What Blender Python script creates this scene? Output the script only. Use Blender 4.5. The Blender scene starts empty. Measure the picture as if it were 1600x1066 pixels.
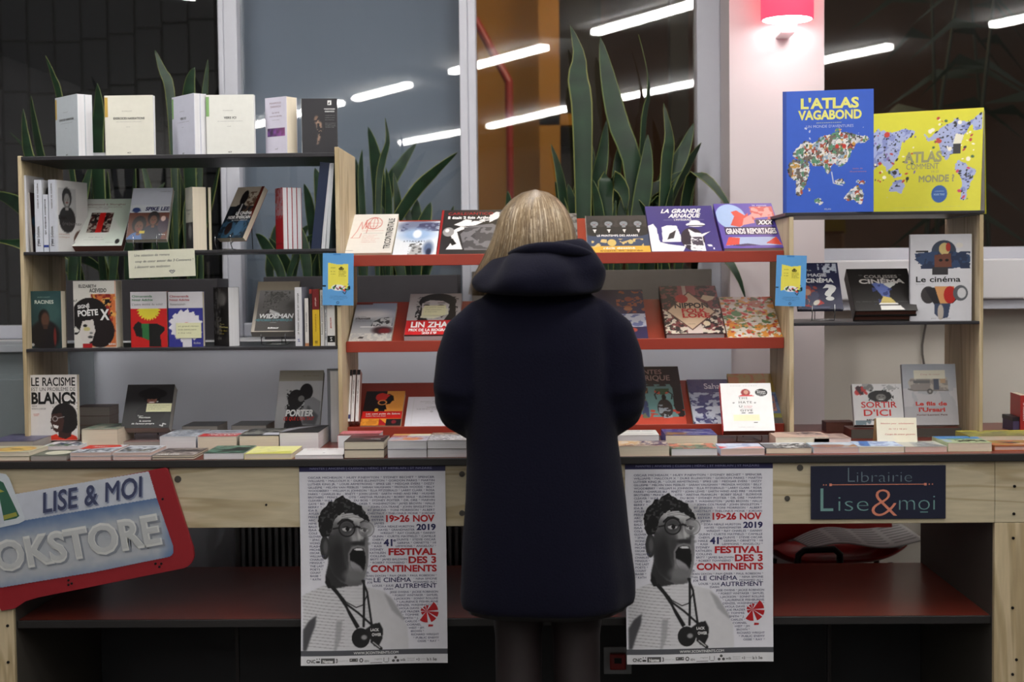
import bpy, math, random
import numpy as np
from mathutils import Matrix, Vector, Euler
D = bpy.data
COL = bpy.context.scene.collection
random.seed(7)
RNG = np.random.default_rng(7)
rad = math.radians

# ---------------------------------------------------------------- camera
FPX = 2222.0
cam_d = D.cameras.new('camera'); cam = D.objects.new('camera', cam_d); COL.objects.link(cam)
cam_d.sensor_width = 36.0; cam_d.lens = 36.0 * FPX / 1600.0
RC = Matrix.Rotation(rad(1.395), 3, 'Z') @ Matrix.Rotation(math.pi/2 - rad(2.64), 3, 'X') @ Matrix.Rotation(-.011, 3, 'Z')
EYE = Vector((0, 0, 1.4))
cam.matrix_world = Matrix.Translation(EYE) @ RC.to_4x4()
cam_d.dof.use_dof = True; cam_d.dof.focus_distance = 4.05; cam_d.dof.aperture_fstop = 2.8
cam_d.clip_start = .05
sc = bpy.context.scene
sc.camera = cam
sc.view_settings.view_transform = 'Standard'; sc.view_settings.look = 'None'
sc.view_settings.gamma = 1.0; sc.view_settings.use_curve_mapping = False
sc.view_settings.exposure = 0.85
# ---------------------------------------------------------------- world (night outside)
w = D.worlds.new('night'); sc.world = w; w.use_nodes = True
w.node_tree.nodes['Background'].inputs[0].default_value = (.35, .45, .75, 1)
w.node_tree.nodes['Background'].inputs[1].default_value = .004
TUBE_EMIT = 34.0
SHADE_W = 1.0
def area_light(name, loc, rot, sx, sy, power, col):
    l = D.lights.new(name, 'AREA'); l.shape = 'RECTANGLE'; l.size = sx; l.size_y = sy; l.energy = power; l.color = col
    o = D.objects.new(name, l); COL.objects.link(o); o.location = loc; o.rotation_euler = rot
    return o
# added area lights, out of view, to brighten the court beyond the windows
area_light('court_fill_light', (-.2, 6.6, 3.9), (rad(18), rad(-12), 0), .7, .5, 8, (1, .74, .36))
area_light('court_fill_light', (.7, 6.3, 3.2), (rad(25), 0, 0), .6, .5, 11, (1, .74, .52))

def at(px, py, Y):
    d = RC @ Vector(((px - 800) / FPX, -(py - 533) / FPX, -1.0)); return EYE + d * (Y / d.y)
def atz(px, py, z):
    d = RC @ Vector(((px - 800) / FPX, -(py - 533) / FPX, -1.0)); return EYE + d * ((z - 1.4) / d.z)
def pixel(p):
    v = RC.transposed() @ (Vector(p) - EYE); return 800 + FPX * v.x / -v.z, 533 - FPX * v.y / -v.z

# ---------------------------------------------------------------- materials
def lin(c):
    c = np.asarray(c, float) / 255.0
    return np.where(c <= .04045, c / 12.92, ((c + .055) / 1.055) ** 2.4)
MATS = {}
def mat(name, col=(128, 128, 128), rough=.6, metal=0, spec=.5, noise=0, nscale=30, bump=0, sheen=0, stretch=(1, 1, 1), coat=0):
    m = D.materials.new(name); m.use_nodes = True; nt = m.node_tree; b = nt.nodes['Principled BSDF']
    c = lin(col); b.inputs['Base Color'].default_value = (*c, 1); b.inputs['Roughness'].default_value = rough
    b.inputs['Metallic'].default_value = metal; b.inputs['Specular IOR Level'].default_value = spec
    if sheen: b.inputs['Sheen Weight'].default_value = sheen; b.inputs['Sheen Roughness'].default_value = .5
    if coat: b.inputs['Coat Weight'].default_value = coat
    if noise or bump:
        tc = nt.nodes.new('ShaderNodeTexCoord'); mp = nt.nodes.new('ShaderNodeMapping'); mp.inputs['Scale'].default_value = stretch
        n = nt.nodes.new('ShaderNodeTexNoise'); n.inputs['Scale'].default_value = nscale; n.inputs['Detail'].default_value = 5
        nt.links.new(tc.outputs['Object'], mp.inputs[0]); nt.links.new(mp.outputs[0], n.inputs['Vector'])
        if noise:
            mx = nt.nodes.new('ShaderNodeMix'); mx.data_type = 'RGBA'
            mx.inputs[6].default_value = (*(c * (1 - noise)), 1); mx.inputs[7].default_value = (*np.minimum(c * (1 + noise), 1), 1)
            nt.links.new(n.outputs[0], mx.inputs[0]); nt.links.new(mx.outputs[2], b.inputs['Base Color'])
        if bump:
            bp = nt.nodes.new('ShaderNodeBump'); bp.inputs['Strength'].default_value = bump; bp.inputs['Distance'].default_value = .002
            nt.links.new(n.outputs[0], bp.inputs['Height']); nt.links.new(bp.outputs[0], b.inputs['Normal'])
    MATS[name] = m; return m
def attr_mat(name, rough, spec=.5, sheen=0, noise=.06, nscale=60, aniso=0, coat=0):
    m = D.materials.new(name); m.use_nodes = True; nt = m.node_tree; b = nt.nodes['Principled BSDF']
    a = nt.nodes.new('ShaderNodeAttribute'); a.attribute_name = 'Col'
    n = nt.nodes.new('ShaderNodeTexNoise'); n.inputs['Scale'].default_value = nscale
    tc = nt.nodes.new('ShaderNodeTexCoord'); nt.links.new(tc.outputs['Object'], n.inputs['Vector'])
    mr = nt.nodes.new('ShaderNodeMapRange'); mr.inputs['To Min'].default_value = 1 - noise; mr.inputs['To Max'].default_value = 1 + noise * .5
    mx = nt.nodes.new('ShaderNodeVectorMath'); mx.operation = 'SCALE'
    nt.links.new(n.outputs[0], mr.inputs[0]); nt.links.new(a.outputs['Color'], mx.inputs[0]); nt.links.new(mr.outputs[0], mx.inputs['Scale'])
    nt.links.new(mx.outputs[0], b.inputs['Base Color'])
    b.inputs['Roughness'].default_value = rough; b.inputs['Specular IOR Level'].default_value = spec
    if sheen: b.inputs['Sheen Weight'].default_value = sheen
    if coat: b.inputs['Coat Weight'].default_value = coat; b.inputs['Coat Roughness'].default_value = .25
    MATS[name] = m; return m
PRINT = attr_mat('printed_cover', .42, .4)
PAPER = attr_mat('matte_paper', .8, .2)
LEAF = attr_mat('leaf', .45, .4, noise=.25, nscale=25)
HAIR = attr_mat('hair', .42, .5)
SKIN = mat('skin', (205, 160, 135), .5, noise=.05)
def pages_mat(name, col):
    m = mat(name, col, .85, spec=.2); nt = m.node_tree; b = nt.nodes['Principled BSDF']
    tc = nt.nodes.new('ShaderNodeTexCoord'); mp = nt.nodes.new('ShaderNodeMapping'); mp.inputs['Scale'].default_value = (6, 900, 6)
    n = nt.nodes.new('ShaderNodeTexNoise'); n.inputs['Scale'].default_value = 1; n.inputs['Detail'].default_value = 3
    mx = nt.nodes.new('ShaderNodeMix'); mx.data_type = 'RGBA'; c = lin(col)
    mx.inputs[6].default_value = (*(c * .72), 1); mx.inputs[7].default_value = (*np.minimum(c * 1.12, 1), 1)
    nt.links.new(tc.outputs['Object'], mp.inputs[0]); nt.links.new(mp.outputs[0], n.inputs['Vector']); nt.links.new(n.outputs[0], mx.inputs[0]); nt.links.new(mx.outputs[2], b.inputs['Base Color'])
    bp = nt.nodes.new('ShaderNodeBump'); bp.inputs['Strength'].default_value = .4; bp.inputs['Distance'].default_value = .0005
    nt.links.new(n.outputs[0], bp.inputs['Height']); nt.links.new(bp.outputs[0], b.inputs['Normal'])
    return m
PG = {'white': pages_mat('pages_white', (222, 222, 226)), 'cream': pages_mat('pages_cream', (222, 212, 192)), 'pink': pages_mat('pages_pink', (215, 190, 182)),
      'grey': pages_mat('pages_grey', (165, 160, 155)), 'brown': pages_mat('pages_brown', (110, 72, 62))}
def wood_mat(name, c1, c2, c3, axis):
    m = D.materials.new(name); m.use_nodes = True; nt = m.node_tree; b = nt.nodes['Principled BSDF']; N = nt.nodes.new; L = nt.links.new
    tc = N('ShaderNodeTexCoord'); mp = N('ShaderNodeMapping'); mp.inputs['Scale'].default_value = axis
    n1 = N('ShaderNodeTexNoise'); n1.inputs['Scale'].default_value = 2.2; n1.inputs['Detail'].default_value = 3; n1.inputs['Distortion'].default_value = .8
    L(tc.outputs['Object'], mp.inputs[0]); L(mp.outputs[0], n1.inputs['Vector'])
    ml = N('ShaderNodeMath'); ml.operation = 'MULTIPLY'; ml.inputs[1].default_value = 30; L(n1.outputs[0], ml.inputs[0])
    sn = N('ShaderNodeMath'); sn.operation = 'SINE'; L(ml.outputs[0], sn.inputs[0])
    mr = N('ShaderNodeMapRange'); mr.inputs[1].default_value = .45; mr.inputs[2].default_value = 1; L(sn.outputs[0], mr.inputs[0])
    mx = N('ShaderNodeMix'); mx.data_type = 'RGBA'; mx.inputs[6].default_value = (*lin(c1), 1); mx.inputs[7].default_value = (*lin(c2), 1); L(mr.outputs[0], mx.inputs[0])
    v = N('ShaderNodeTexVoronoi'); v.inputs['Scale'].default_value = 2.6; L(tc.outputs['Object'], v.inputs['Vector'])
    mk = N('ShaderNodeMapRange'); mk.inputs[1].default_value = .03; mk.inputs[2].default_value = .075; mk.inputs[3].default_value = .75; mk.inputs[4].default_value = 0; L(v.outputs['Distance'], mk.inputs[0])
    m2 = N('ShaderNodeMix'); m2.data_type = 'RGBA'; m2.inputs[7].default_value = (*lin(c3), 1); L(mk.outputs[0], m2.inputs[0]); L(mx.outputs[2], m2.inputs[6])
    n2 = N('ShaderNodeTexNoise'); n2.inputs['Scale'].default_value = 90; mp2 = N('ShaderNodeMapping'); mp2.inputs['Scale'].default_value = [a * .3 + .02 for a in axis]
    L(tc.outputs['Object'], mp2.inputs[0]); L(mp2.outputs[0], n2.inputs['Vector'])
    m3 = N('ShaderNodeMix'); m3.data_type = 'RGBA'; m3.blend_type = 'MULTIPLY'; m3.inputs[0].default_value = .35; L(m2.outputs[2], m3.inputs[6]); L(n2.outputs[0], m3.inputs[7])
    L(m3.outputs[2], b.inputs['Base Color']); b.inputs['Roughness'].default_value = .55
    MATS[name] = m; return m
WOODH = wood_mat('pine_board', (206, 194, 164), (182, 166, 132), (120, 96, 66), (.35, 1, 3.2))
WOODV = wood_mat('pine_upright', (214, 196, 160), (186, 166, 128), (118, 94, 66), (3.5, 3.0, .3))
RED = mat('red_brown_laminate', (150, 50, 32), .42, noise=.12, nscale=8)
DKRED = mat('dark_red_tabletop', (112, 42, 30), .3, noise=.15, nscale=5)
BLK = mat('black_shelf', (38, 37, 42), .4, noise=.1)
EDGE = mat('black_edge', (30, 28, 28), .5)
WHITE = mat('white_paint', (222, 222, 226), .6, noise=.03, nscale=3, bump=.05)
FRAME = mat('window_frame_paint', (196, 198, 208), .4, noise=.03)
WALLM = mat('wall_paint', (214, 218, 230), .7, noise=.03, nscale=2)
CREAM = mat('cream_wall_paint', (208, 202, 192), .7, noise=.03, nscale=2)
PILL = mat('pillar_paint', (212, 202, 204), .65, noise=.02, nscale=2)
METAL = mat('bright_steel', (200, 200, 205), .25, 1)
DKMET = mat('dark_steel', (35, 32, 32), .4, .6)
CHROME = mat('chrome', (190, 190, 195), .12, 1)
RADI = mat('radiator_paint', (150, 152, 155), .5, noise=.05)
PLANT1 = mat('planter_dark', (52, 50, 54), .6, noise=.15, nscale=20)
PLANT2 = mat('planter_taupe', (88, 82, 76), .6, noise=.15, nscale=20)
SOIL = mat('soil', (40, 30, 22), .95, noise=.4, nscale=80, bump=.6)
COAT = mat('navy_wool', (15, 15, 30), .95, spec=.1, noise=.25, nscale=220, bump=.5, sheen=.04)
TIGHT = mat('sheer_black_tights', (27, 16, 18), .65, noise=.2, nscale=300)
BOOT = mat('black_leather', (18, 17, 18), .4, bump=.2)
BLIND = mat('blind_fabric', (134, 142, 158), .85, noise=.06, nscale=260, bump=.2)
FLOORM = mat('floor_lino', (62, 58, 56), .5, noise=.2, nscale=6)
CEILM = mat('ceiling_paint', (215, 215, 212), .8, noise=.02)
ROOMW = mat('room_wall_paint', (150, 148, 146), .8, noise=.03)
TILE = mat('dark_cladding_tile', (36, 34, 44), .6, noise=.2, nscale=9)
MORT = mat('dark_joint', (20, 19, 24), .9)
OCHRE = mat('ochre_render', (150, 104, 28), .8, noise=.15, nscale=3)
BROWN = mat('brown_court_wall', (76, 50, 36), .85, noise=.35, nscale=4)
DARK = mat('dark_void', (22, 19, 18), .8, noise=.3, nscale=4)
REDPT = mat('red_painted_steel', (140, 30, 18), .4)
PLAST = mat('red_plastic', (150, 26, 24), .3, noise=.05)
GREYC = mat('grey_green_laminate', (128, 138, 142), .45, noise=.04)
GREYT = mat('pale_grey_top', (176, 182, 190), .4, noise=.04)
LAMPW = mat('white_lamp_base', (225, 222, 222), .4)
BLUEB = mat('navy_sign_board', (22, 26, 48), .45, noise=.1)
PURP = mat('purple_card', (70, 62, 96), .5)
CABLE = mat('grey_cable', (90, 84, 80), .5)
def emis(name, col, s):
    m = D.materials.new(name); m.use_nodes = True; nt = m.node_tree; nt.nodes.clear()
    e = nt.nodes.new('ShaderNodeEmission'); e.inputs[0].default_value = (*col, 1); e.inputs[1].default_value = s
    o = nt.nodes.new('ShaderNodeOutputMaterial'); nt.links.new(e.outputs[0], o.inputs[0]); MATS[name] = m; return m
TUBE = emis('lit_tube', (1, .97, .93), TUBE_EMIT)
DIFF = emis('lit_lamp_diffuser', (1, .93, .92), 9)
def shade_mat():
    m = D.materials.new('red_fabric_shade'); m.use_nodes = True; nt = m.node_tree; b = nt.nodes['Principled BSDF']
    b.inputs['Base Color'].default_value = (.8, .03, .06, 1); b.inputs['Roughness'].default_value = .7
    b.inputs['Emission Color'].default_value = (1, .05, .1, 1); b.inputs['Emission Strength'].default_value = 1.0
    n = nt.nodes.new('ShaderNodeTexNoise'); n.inputs['Scale'].default_value = 300; bp = nt.nodes.new('ShaderNodeBump'); bp.inputs['Strength'].default_value = .1
    nt.links.new(n.outputs[0], bp.inputs['Height']); nt.links.new(bp.outputs[0], b.inputs['Normal']); return m
SHADE = shade_mat()
def glass_mat():
    m = D.materials.new('window_glass'); m.use_nodes = True; nt = m.node_tree; nt.nodes.clear(); N = nt.nodes.new
    geo = N('ShaderNodeNewGeometry'); ior = N('ShaderNodeMath'); ior.operation = 'MULTIPLY_ADD'; ior.inputs[1].default_value = 1 / 1.55 - 1.55; ior.inputs[2].default_value = 1.55; nt.links.new(geo.outputs['Backfacing'], ior.inputs[0])
    t = N('ShaderNodeBsdfTransparent'); t.inputs[0].default_value = (.93, .95, .95, 1); g = N('ShaderNodeBsdfGlossy'); g.inputs['Roughness'].default_value = .01
    f = N('ShaderNodeFresnel'); nt.links.new(ior.outputs[0], f.inputs[0]); ad = N('ShaderNodeMath'); ad.operation = 'MULTIPLY_ADD'; ad.inputs[1].default_value = 1.3; ad.inputs[2].default_value = .01
    x = N('ShaderNodeMixShader'); o = N('ShaderNodeOutputMaterial')
    nt.links.new(f.outputs[0], ad.inputs[0]); nt.links.new(ad.outputs[0], x.inputs[0]); nt.links.new(t.outputs[0], x.inputs[1]); nt.links.new(g.outputs[0], x.inputs[2]); nt.links.new(x.outputs[0], o.inputs[0])
    return m
GLASS = glass_mat()

# ---------------------------------------------------------------- mesh builder
class MB:
    def __init__(s): s.V = []; s.F = []; s.C = []; s.n = 0
    def add(s, V, F, col=(200, 200, 200)):
        V = np.asarray(V, float).reshape(-1, 3); F = [np.asarray(f) + s.n for f in F] if not isinstance(F, np.ndarray) else F + s.n
        s.V.append(V); s.F.append(F); c = np.asarray(col, float)
        s.C.append(np.tile(lin(c), (len(V), 1)) if c.ndim == 1 else lin(c)); s.n += len(V); return s
    def box(s, x0, x1, y0, y1, z0, z1, col=(200, 200, 200)):
        V = [(x, y, z) for x in (x0, x1) for y in (y0, y1) for z in (z0, z1)]
        return s.add(V, np.array([(0, 1, 3, 2), (4, 6, 7, 5), (0, 4, 5, 1), (2, 3, 7, 6), (0, 2, 6, 4), (1, 5, 7, 3)]), col)
    def prism(s, pts, y0, y1, col=(200, 200, 200)):       # outline in x,z; extruded in y
        n = len(pts); V = [(p[0], y0, p[1]) for p in pts] + [(p[0], y1, p[1]) for p in pts]
        F = [list(range(n)), list(range(2 * n - 1, n - 1, -1))] + [[i, i + n, (i + 1) % n + n, (i + 1) % n] for i in range(n)]
        return s.add(V, F, col)
    def prismx(s, pts, x0, x1, col=(200, 200, 200)):      # outline in y,z; extruded in x
        n = len(pts); V = [(x0, *p) for p in pts] + [(x1, *p) for p in pts]
        F = [list(range(n)), list(range(2 * n - 1, n - 1, -1))] + [[i, i + n, (i + 1) % n + n, (i + 1) % n] for i in range(n)]
        return s.add(V, F, col)
    def tube(s, pts, r, n=8, col=(200, 200, 200)):
        pts = [Vector(p) for p in pts]; rr = r if isinstance(r, (list, tuple)) else [r] * len(pts); V = []
        up = Vector((0, 0, 1)); t0 = (pts[1] - pts[0]).normalized()
        if abs(t0.z) > .9: up = Vector((0, 1, 0))
        a = t0.cross(up).normalized()
        for i, p in enumerate(pts):
            t = (pts[min(i + 1, len(pts) - 1)] - pts[max(i - 1, 0)]).normalized()
            a = (a - t * a.dot(t)).normalized(); b = t.cross(a)
            V += [p + (a * math.cos(k * 2 * math.pi / n) + b * math.sin(k * 2 * math.pi / n)) * rr[i] for k in range(n)]
        F = [[i * n + k, i * n + (k + 1) % n, (i + 1) * n + (k + 1) % n, (i + 1) * n + k] for i in range(len(pts) - 1) for k in range(n)]
        F += [list(range(n - 1, -1, -1)), list(range((len(pts) - 1) * n, len(pts) * n))]
        return s.add([tuple(v) for v in V], F, col)
    def rings(s, R, col=(200, 200, 200), cap=True):       # list of equal-length rings
        n = len(R[0]); V = [p for r in R for p in r]
        F = [[i * n + k, i * n + (k + 1) % n, (i + 1) * n + (k + 1) % n, (i + 1) * n + k] for i in range(len(R) - 1) for k in range(n)]
        if cap: F += [list(range(n - 1, -1, -1)), list(range((len(R) - 1) * n, len(R) * n))]
        return s.add(V, F, col)
    def lathe(s, c, prof, n=32, col=(200, 200, 200)):
        return s.rings([[(c[0] + r * math.cos(k * 2 * math.pi / n), c[1] + r * math.sin(k * 2 * math.pi / n), c[2] + z) for k in range(n)] for r, z in prof], col)
    def ball(s, c, r, n=10, col=(200, 200, 200), sc_=(1, 1, 1)):
        return s.rings([[(c[0] + sc_[0] * r * math.sin(a) * math.cos(k * 2 * math.pi / n), c[1] + sc_[1] * r * math.sin(a) * math.sin(k * 2 * math.pi / n), c[2] - sc_[2] * r * math.cos(a)) for k in range(n)]
                        for a in [max(.08, min(math.pi - .08, i * math.pi / (n - 2))) for i in range(n - 1)]], col)
    def data(s, name, smooth=False):
        me = D.meshes.new(name); V = np.concatenate(s.V)
        me.vertices.add(len(V)); me.vertices.foreach_set('co', V.astype(np.float32).ravel())
        loops = []; tot = []
        for F in s.F:
            if isinstance(F, np.ndarray): loops.append(F.ravel()); tot.append(np.full(len(F), F.shape[1]))
            else: loops += [np.asarray(f) for f in F]; tot.append(np.array([len(f) for f in F]))
        loops = np.concatenate(loops).astype(np.int32); tot = np.concatenate(tot)
        st = np.concatenate([[0], np.cumsum(tot)[:-1]]).astype(np.int32)
        me.loops.add(len(loops)); me.loops.foreach_set('vertex_index', loops)
        me.polygons.add(len(tot)); me.polygons.foreach_set('loop_start', st)
        a = me.color_attributes.new('Col', 'FLOAT_COLOR', 'POINT')
        c4 = np.ones((len(V), 4), np.float32); c4[:, :3] = np.concatenate(s.C); a.data.foreach_set('color', c4.ravel())
        me.update(calc_edges=True); me.validate()
        me.polygons.foreach_set('use_smooth', np.full(len(me.polygons), bool(smooth)))
        return me
    def build(s, name, m, parent=None, smooth=False, bevel=0):
        me = s.data(name, smooth); me.materials.append(m); o = D.objects.new(name, me); COL.objects.link(o); o.parent = parent
        if bevel:
            b = o.modifiers.new('bevel', 'BEVEL'); b.width = bevel; b.segments = 2; b.limit_method = 'ANGLE'
        return o
def empty(name, loc=(0, 0, 0), M=None):
    o = D.objects.new(name, None); COL.objects.link(o); o.empty_display_size = .05
    if M is not None: o.matrix_world = M
    else: o.location = loc
    return o
def tag(o, label, cat, group=None, kind=None):
    o['label'] = label; o['category'] = cat
    if group: o['group'] = group
    if kind: o['kind'] = kind
    return o
def struct(o): o['kind'] = 'structure'; return o
def bake(o, mods):                                        # apply modifiers without operators
    for t, kw in mods:
        md = o.modifiers.new(t, t)
        for k, v in kw.items(): setattr(md, k, v)
    bpy.context.view_layer.update(); dg = bpy.context.evaluated_depsgraph_get()
    me = D.meshes.new_from_object(o.evaluated_get(dg)); ms = list(o.data.materials); o.modifiers.clear(); o.data = me
    if not me.materials:
        for m in ms: me.materials.append(m)
    me.polygons.foreach_set('use_smooth', np.ones(len(me.polygons), bool)); return o

# ---------------------------------------------------------------- glyphs
GLY = {}
def load_glyphs():
    chars = "ABCDEFGHIJKLMNOPQRSTUVWXYZabcdefghijklmnopqrstuvwxyz0123456789.,:;!?'&/|-+>()*ÉÈÀÊéèàêçùôû"
    objs = []
    for c in chars:
        for st, off in ((0, -.004), (1, .018), (2, .04), (3, -.019)):
            cu = D.curves.new('glyph', 'FONT'); cu.body = c; cu.offset = 0 if c in 'MWmw*' and st < 3 else off * (.75 if c in 'N' and off > .02 else 1); cu.resolution_u = 3
            o = D.objects.new('glyph', cu); COL.objects.link(o); objs.append((c, st, o))
    refs = []
    for c in [''] + list(chars):
        cu = D.curves.new('glyph', 'FONT'); cu.body = 'I' + c + 'I'; o = D.objects.new('glyph', cu); COL.objects.link(o); refs.append((c, o))
    bpy.context.view_layer.update(); dg = bpy.context.evaluated_depsgraph_get()
    adv = {}
    for c, o in refs:
        me = o.evaluated_get(dg).to_mesh(); xs = [v.co.x for v in me.vertices]; adv[c] = max(xs) - min(xs); o.evaluated_get(dg).to_mesh_clear()
    for c, st, o in objs:
        me = o.evaluated_get(dg).to_mesh(); V = np.array([v.co[:] for v in me.vertices]).reshape(-1, 3); F = [list(p.vertices) for p in me.polygons]
        if c in 'MWmw' and st in (1, 2):
            n0 = len(V); dx = (0, .014, .032)[st]; sh = [(-dx, 0), (dx, 0), (0, 0)]; F = [[i + k * n0 for i in f] for k in range(3) for f in F]; V = np.concatenate([V + np.array([a, 0, .00002 * k]) for k, (a, _) in enumerate(sh)])
        GLY[(c, st)] = (V, F, adv[c] - adv['']); o.evaluated_get(dg).to_mesh_clear()
    for _, _, o in objs: D.curves.remove(o.data)
    for _, o in refs: D.curves.remove(o.data)
load_glyphs()
def text_geo(s, st=0, track=0):
    x = 0; V = []; F = []; n = 0
    for ch in s:
        if ch == ' ': x += .32 + track; continue
        g = GLY.get((ch, st))
        if g is None: x += .3; continue
        v = g[0].copy(); v[:, 0] += x; V.append(v); F += [[i + n for i in f] for f in g[1]]; n += len(v); x += g[2] + track
    return (np.concatenate(V) if V else np.zeros((0, 3))), F, x
CAP = .73 * .95
def put_text(mb, s, x0, x1, zb, h, col, y, st=0, shear=0, rot=0, track=0, fit=True, org=None, align='l'):
    """text from x0 to x1 with baseline zb and capital height h, on the plane y (x right, z up)"""
    V, F, wd = text_geo(s, st, track)
    if not len(V): return
    capmax = .69
    V = V - np.array([V[:, 0].min(), 0, 0])
    sz = h / capmax; sx = (x1 - x0) / max(V[:, 0].max(), .01) if fit else sz
    ox = x0
    if not fit and align == 'c': ox = (x0 + x1) / 2 - V[:, 0].max() * sx / 2
    if not fit and align == 'r': ox = x1 - V[:, 0].max() * sx
    P = np.zeros_like(V); P[:, 0] = ox + V[:, 0] * sx + V[:, 1] * sz * shear; P[:, 2] = zb + V[:, 1] * sz; P[:, 1] = y - V[:, 2]
    if rot:
        cx, cz = org if org else (x0, zb); a = rad(rot); dx = P[:, 0] - cx; dz = P[:, 2] - cz
        P[:, 0] = cx + dx * math.cos(a) - dz * math.sin(a); P[:, 2] = cz + dx * math.sin(a) + dz * math.cos(a)
    mb.add(P, F, col)

# ---------------------------------------------------------------- canvas: printed pictures as fine coloured grids
class Canvas:
    def __init__(s, w, h, res, bg):
        s.w, s.h = w, h; s.nx = max(2, int(w / res)); s.ny = max(2, int(h / res)); s.res = res
        xs = np.linspace(0, 1, s.nx + 1); ys = np.linspace(0, 1, s.ny + 1); s.X, s.Y = np.meshgrid(xs, ys)
        s.A = np.empty((s.ny + 1, s.nx + 1, 3)); s.A[:] = bg
        s.asp = h / w
    def mix(s, m, col, a=1.0):
        m = np.clip(m, 0, 1)[..., None] * a; s.A = s.A * (1 - m) + np.asarray(col, float) * m
    def ell(s, cx, cy, rx, ry, col, a=1, soft=0, rot=0):
        dx = s.X - cx; dy = (s.Y - cy) * s.asp; r = rad(rot); u = dx * math.cos(r) + dy * math.sin(r); v = -dx * math.sin(r) + dy * math.cos(r)
        d = np.sqrt((u / rx) ** 2 + (v / (ry * s.asp)) ** 2); k = max(soft, .6 / s.nx / min(rx, ry * s.asp)); s.mix((1 - d) / k + .5, col, a)
    def ring(s, cx, cy, r, wd, col, a=1):
        d = np.sqrt((s.X - cx) ** 2 + ((s.Y - cy) * s.asp) ** 2); s.mix((wd / 2 - abs(d - r)) * s.nx + .5, col, a)
    def rect(s, x0, y0, x1, y1, col, a=1): s.mix(((s.X >= x0) & (s.X <= x1) & (s.Y >= y0) & (s.Y <= y1)).astype(float), col, a)
    def pmask(s, pts, blur=0):
        m = np.zeros(s.X.shape, bool); n = len(pts)
        for i in range(n):
            x1, y1 = pts[i]; x2, y2 = pts[(i + 1) % n]
            if y1 == y2: continue
            m ^= ((s.Y > y1) != (s.Y > y2)) & (s.X < (x2 - x1) * (s.Y - y1) / (y2 - y1) + x1)
        m = m.astype(float)
        for _ in range(blur):
            m[1:-1, 1:-1] = (m[1:-1, 1:-1] * 2 + m[:-2, 1:-1] + m[2:, 1:-1] + m[1:-1, :-2] + m[1:-1, 2:]) / 6
        return m
    def poly(s, pts, col, a=1, blur=0): s.mix(s.pmask(pts, blur), col, a)
    def line(s, pts, wd, col, a=1):
        m = np.zeros(s.X.shape)
        for (x1, y1), (x2, y2) in zip(pts, pts[1:]):
            ax, ay, bx, by = x1, y1 * s.asp, x2, y2 * s.asp; dx, dy = bx - ax, by - ay; L = dx * dx + dy * dy + 1e-12
            t = np.clip(((s.X - ax) * dx + (s.Y * s.asp - ay) * dy) / L, 0, 1); d = np.hypot(s.X - ax - t * dx, s.Y * s.asp - ay - t * dy)
            m = np.maximum(m, np.clip((wd / 2 - d) * s.nx + .5, 0, 1))
        s.mix(m, col, a)
    def noise(s, sc, seed=0, oct=2):
        r = np.random.default_rng(seed); out = 0; amp = 1; tot = 0
        for o in range(oct):
            gx, gy = int(sc * 2 ** o) + 2, int(sc * s.asp * 2 ** o) + 2; g = r.random((gy + 1, gx + 1))
            x = s.X * (gx - 1); y = s.Y * (gy - 1); i = np.minimum(x.astype(int), gx - 1); j = np.minimum(y.astype(int), gy - 1); fx = x - i; fy = y - j
            fx = fx * fx * (3 - 2 * fx); fy = fy * fy * (3 - 2 * fy)
            out = out + amp * (g[j, i] * (1 - fx) * (1 - fy) + g[j, i + 1] * fx * (1 - fy) + g[j + 1, i] * (1 - fx) * fy + g[j + 1, i + 1] * fx * fy); tot += amp; amp *= .5
        return out / tot
    def scatter(s, x0, y0, x1, y1, cols, n, r, seed=0, mask=None):
        g = np.random.default_rng(seed)
        for i in range(n):
            cx = x0 + g.random() * (x1 - x0); cy = y0 + g.random() * (y1 - y0)
            if mask is not None:
                if mask[int(cy * s.ny), int(cx * s.nx)] < .5: continue
            rx = r * (.4 + g.random()); s.ell(cx, cy, rx, rx / s.asp * (.3 + g.random()), cols[g.integers(len(cols))], rot=g.random() * 180)
    def to(s, mb, y, x0=0, z0=0):
        X = x0 + s.X * s.w; Z = z0 + s.Y * s.h; V = np.stack([X.ravel(), np.full(X.size, y), Z.ravel()], 1)
        nx = s.nx + 1; i = np.arange(s.ny)[:, None] * nx + np.arange(s.nx)[None]; i = i.ravel()
        mb.add(V, np.stack([i, i + 1, i + 1 + nx, i + nx], 1), s.A.reshape(-1, 3))
def draw(cv, ops):
    T = []
    for o in ops:
        k = o[0]
        if k == 'r': cv.rect(*o[1:])
        elif k == 'e': cv.ell(*o[1:6], **(o[6] if len(o) > 6 else {}))
        elif k == 'p': cv.poly(o[1], o[2], **(o[3] if len(o) > 3 else {}))
        elif k == 'l': cv.line(*o[1:])
        elif k == 'o': cv.ring(*o[1:])
        elif k == 's': cv.scatter(*o[1:])
        elif k == 'g': t = np.clip((cv.Y - o[1]) / (o[2] - o[1]), 0, 1); m = (cv.Y >= min(o[1], o[2])) & (cv.Y <= max(o[1], o[2])); cv.A = np.where(m[..., None], np.array(o[3]) * (1 - t[..., None]) + np.array(o[4]) * t[..., None], cv.A)
        elif k == 'n': m = (cv.noise(o[5], o[6], 3) > o[7]) & (cv.X >= o[1]) & (cv.X <= o[3]) & (cv.Y >= o[2]) & (cv.Y <= o[4]); cv.mix(m.astype(float), o[8])
        elif k == 'f': o[1](cv)
        elif k == 't': T.append(o)
    return T
def grey(v): return (v, v, v)
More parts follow.
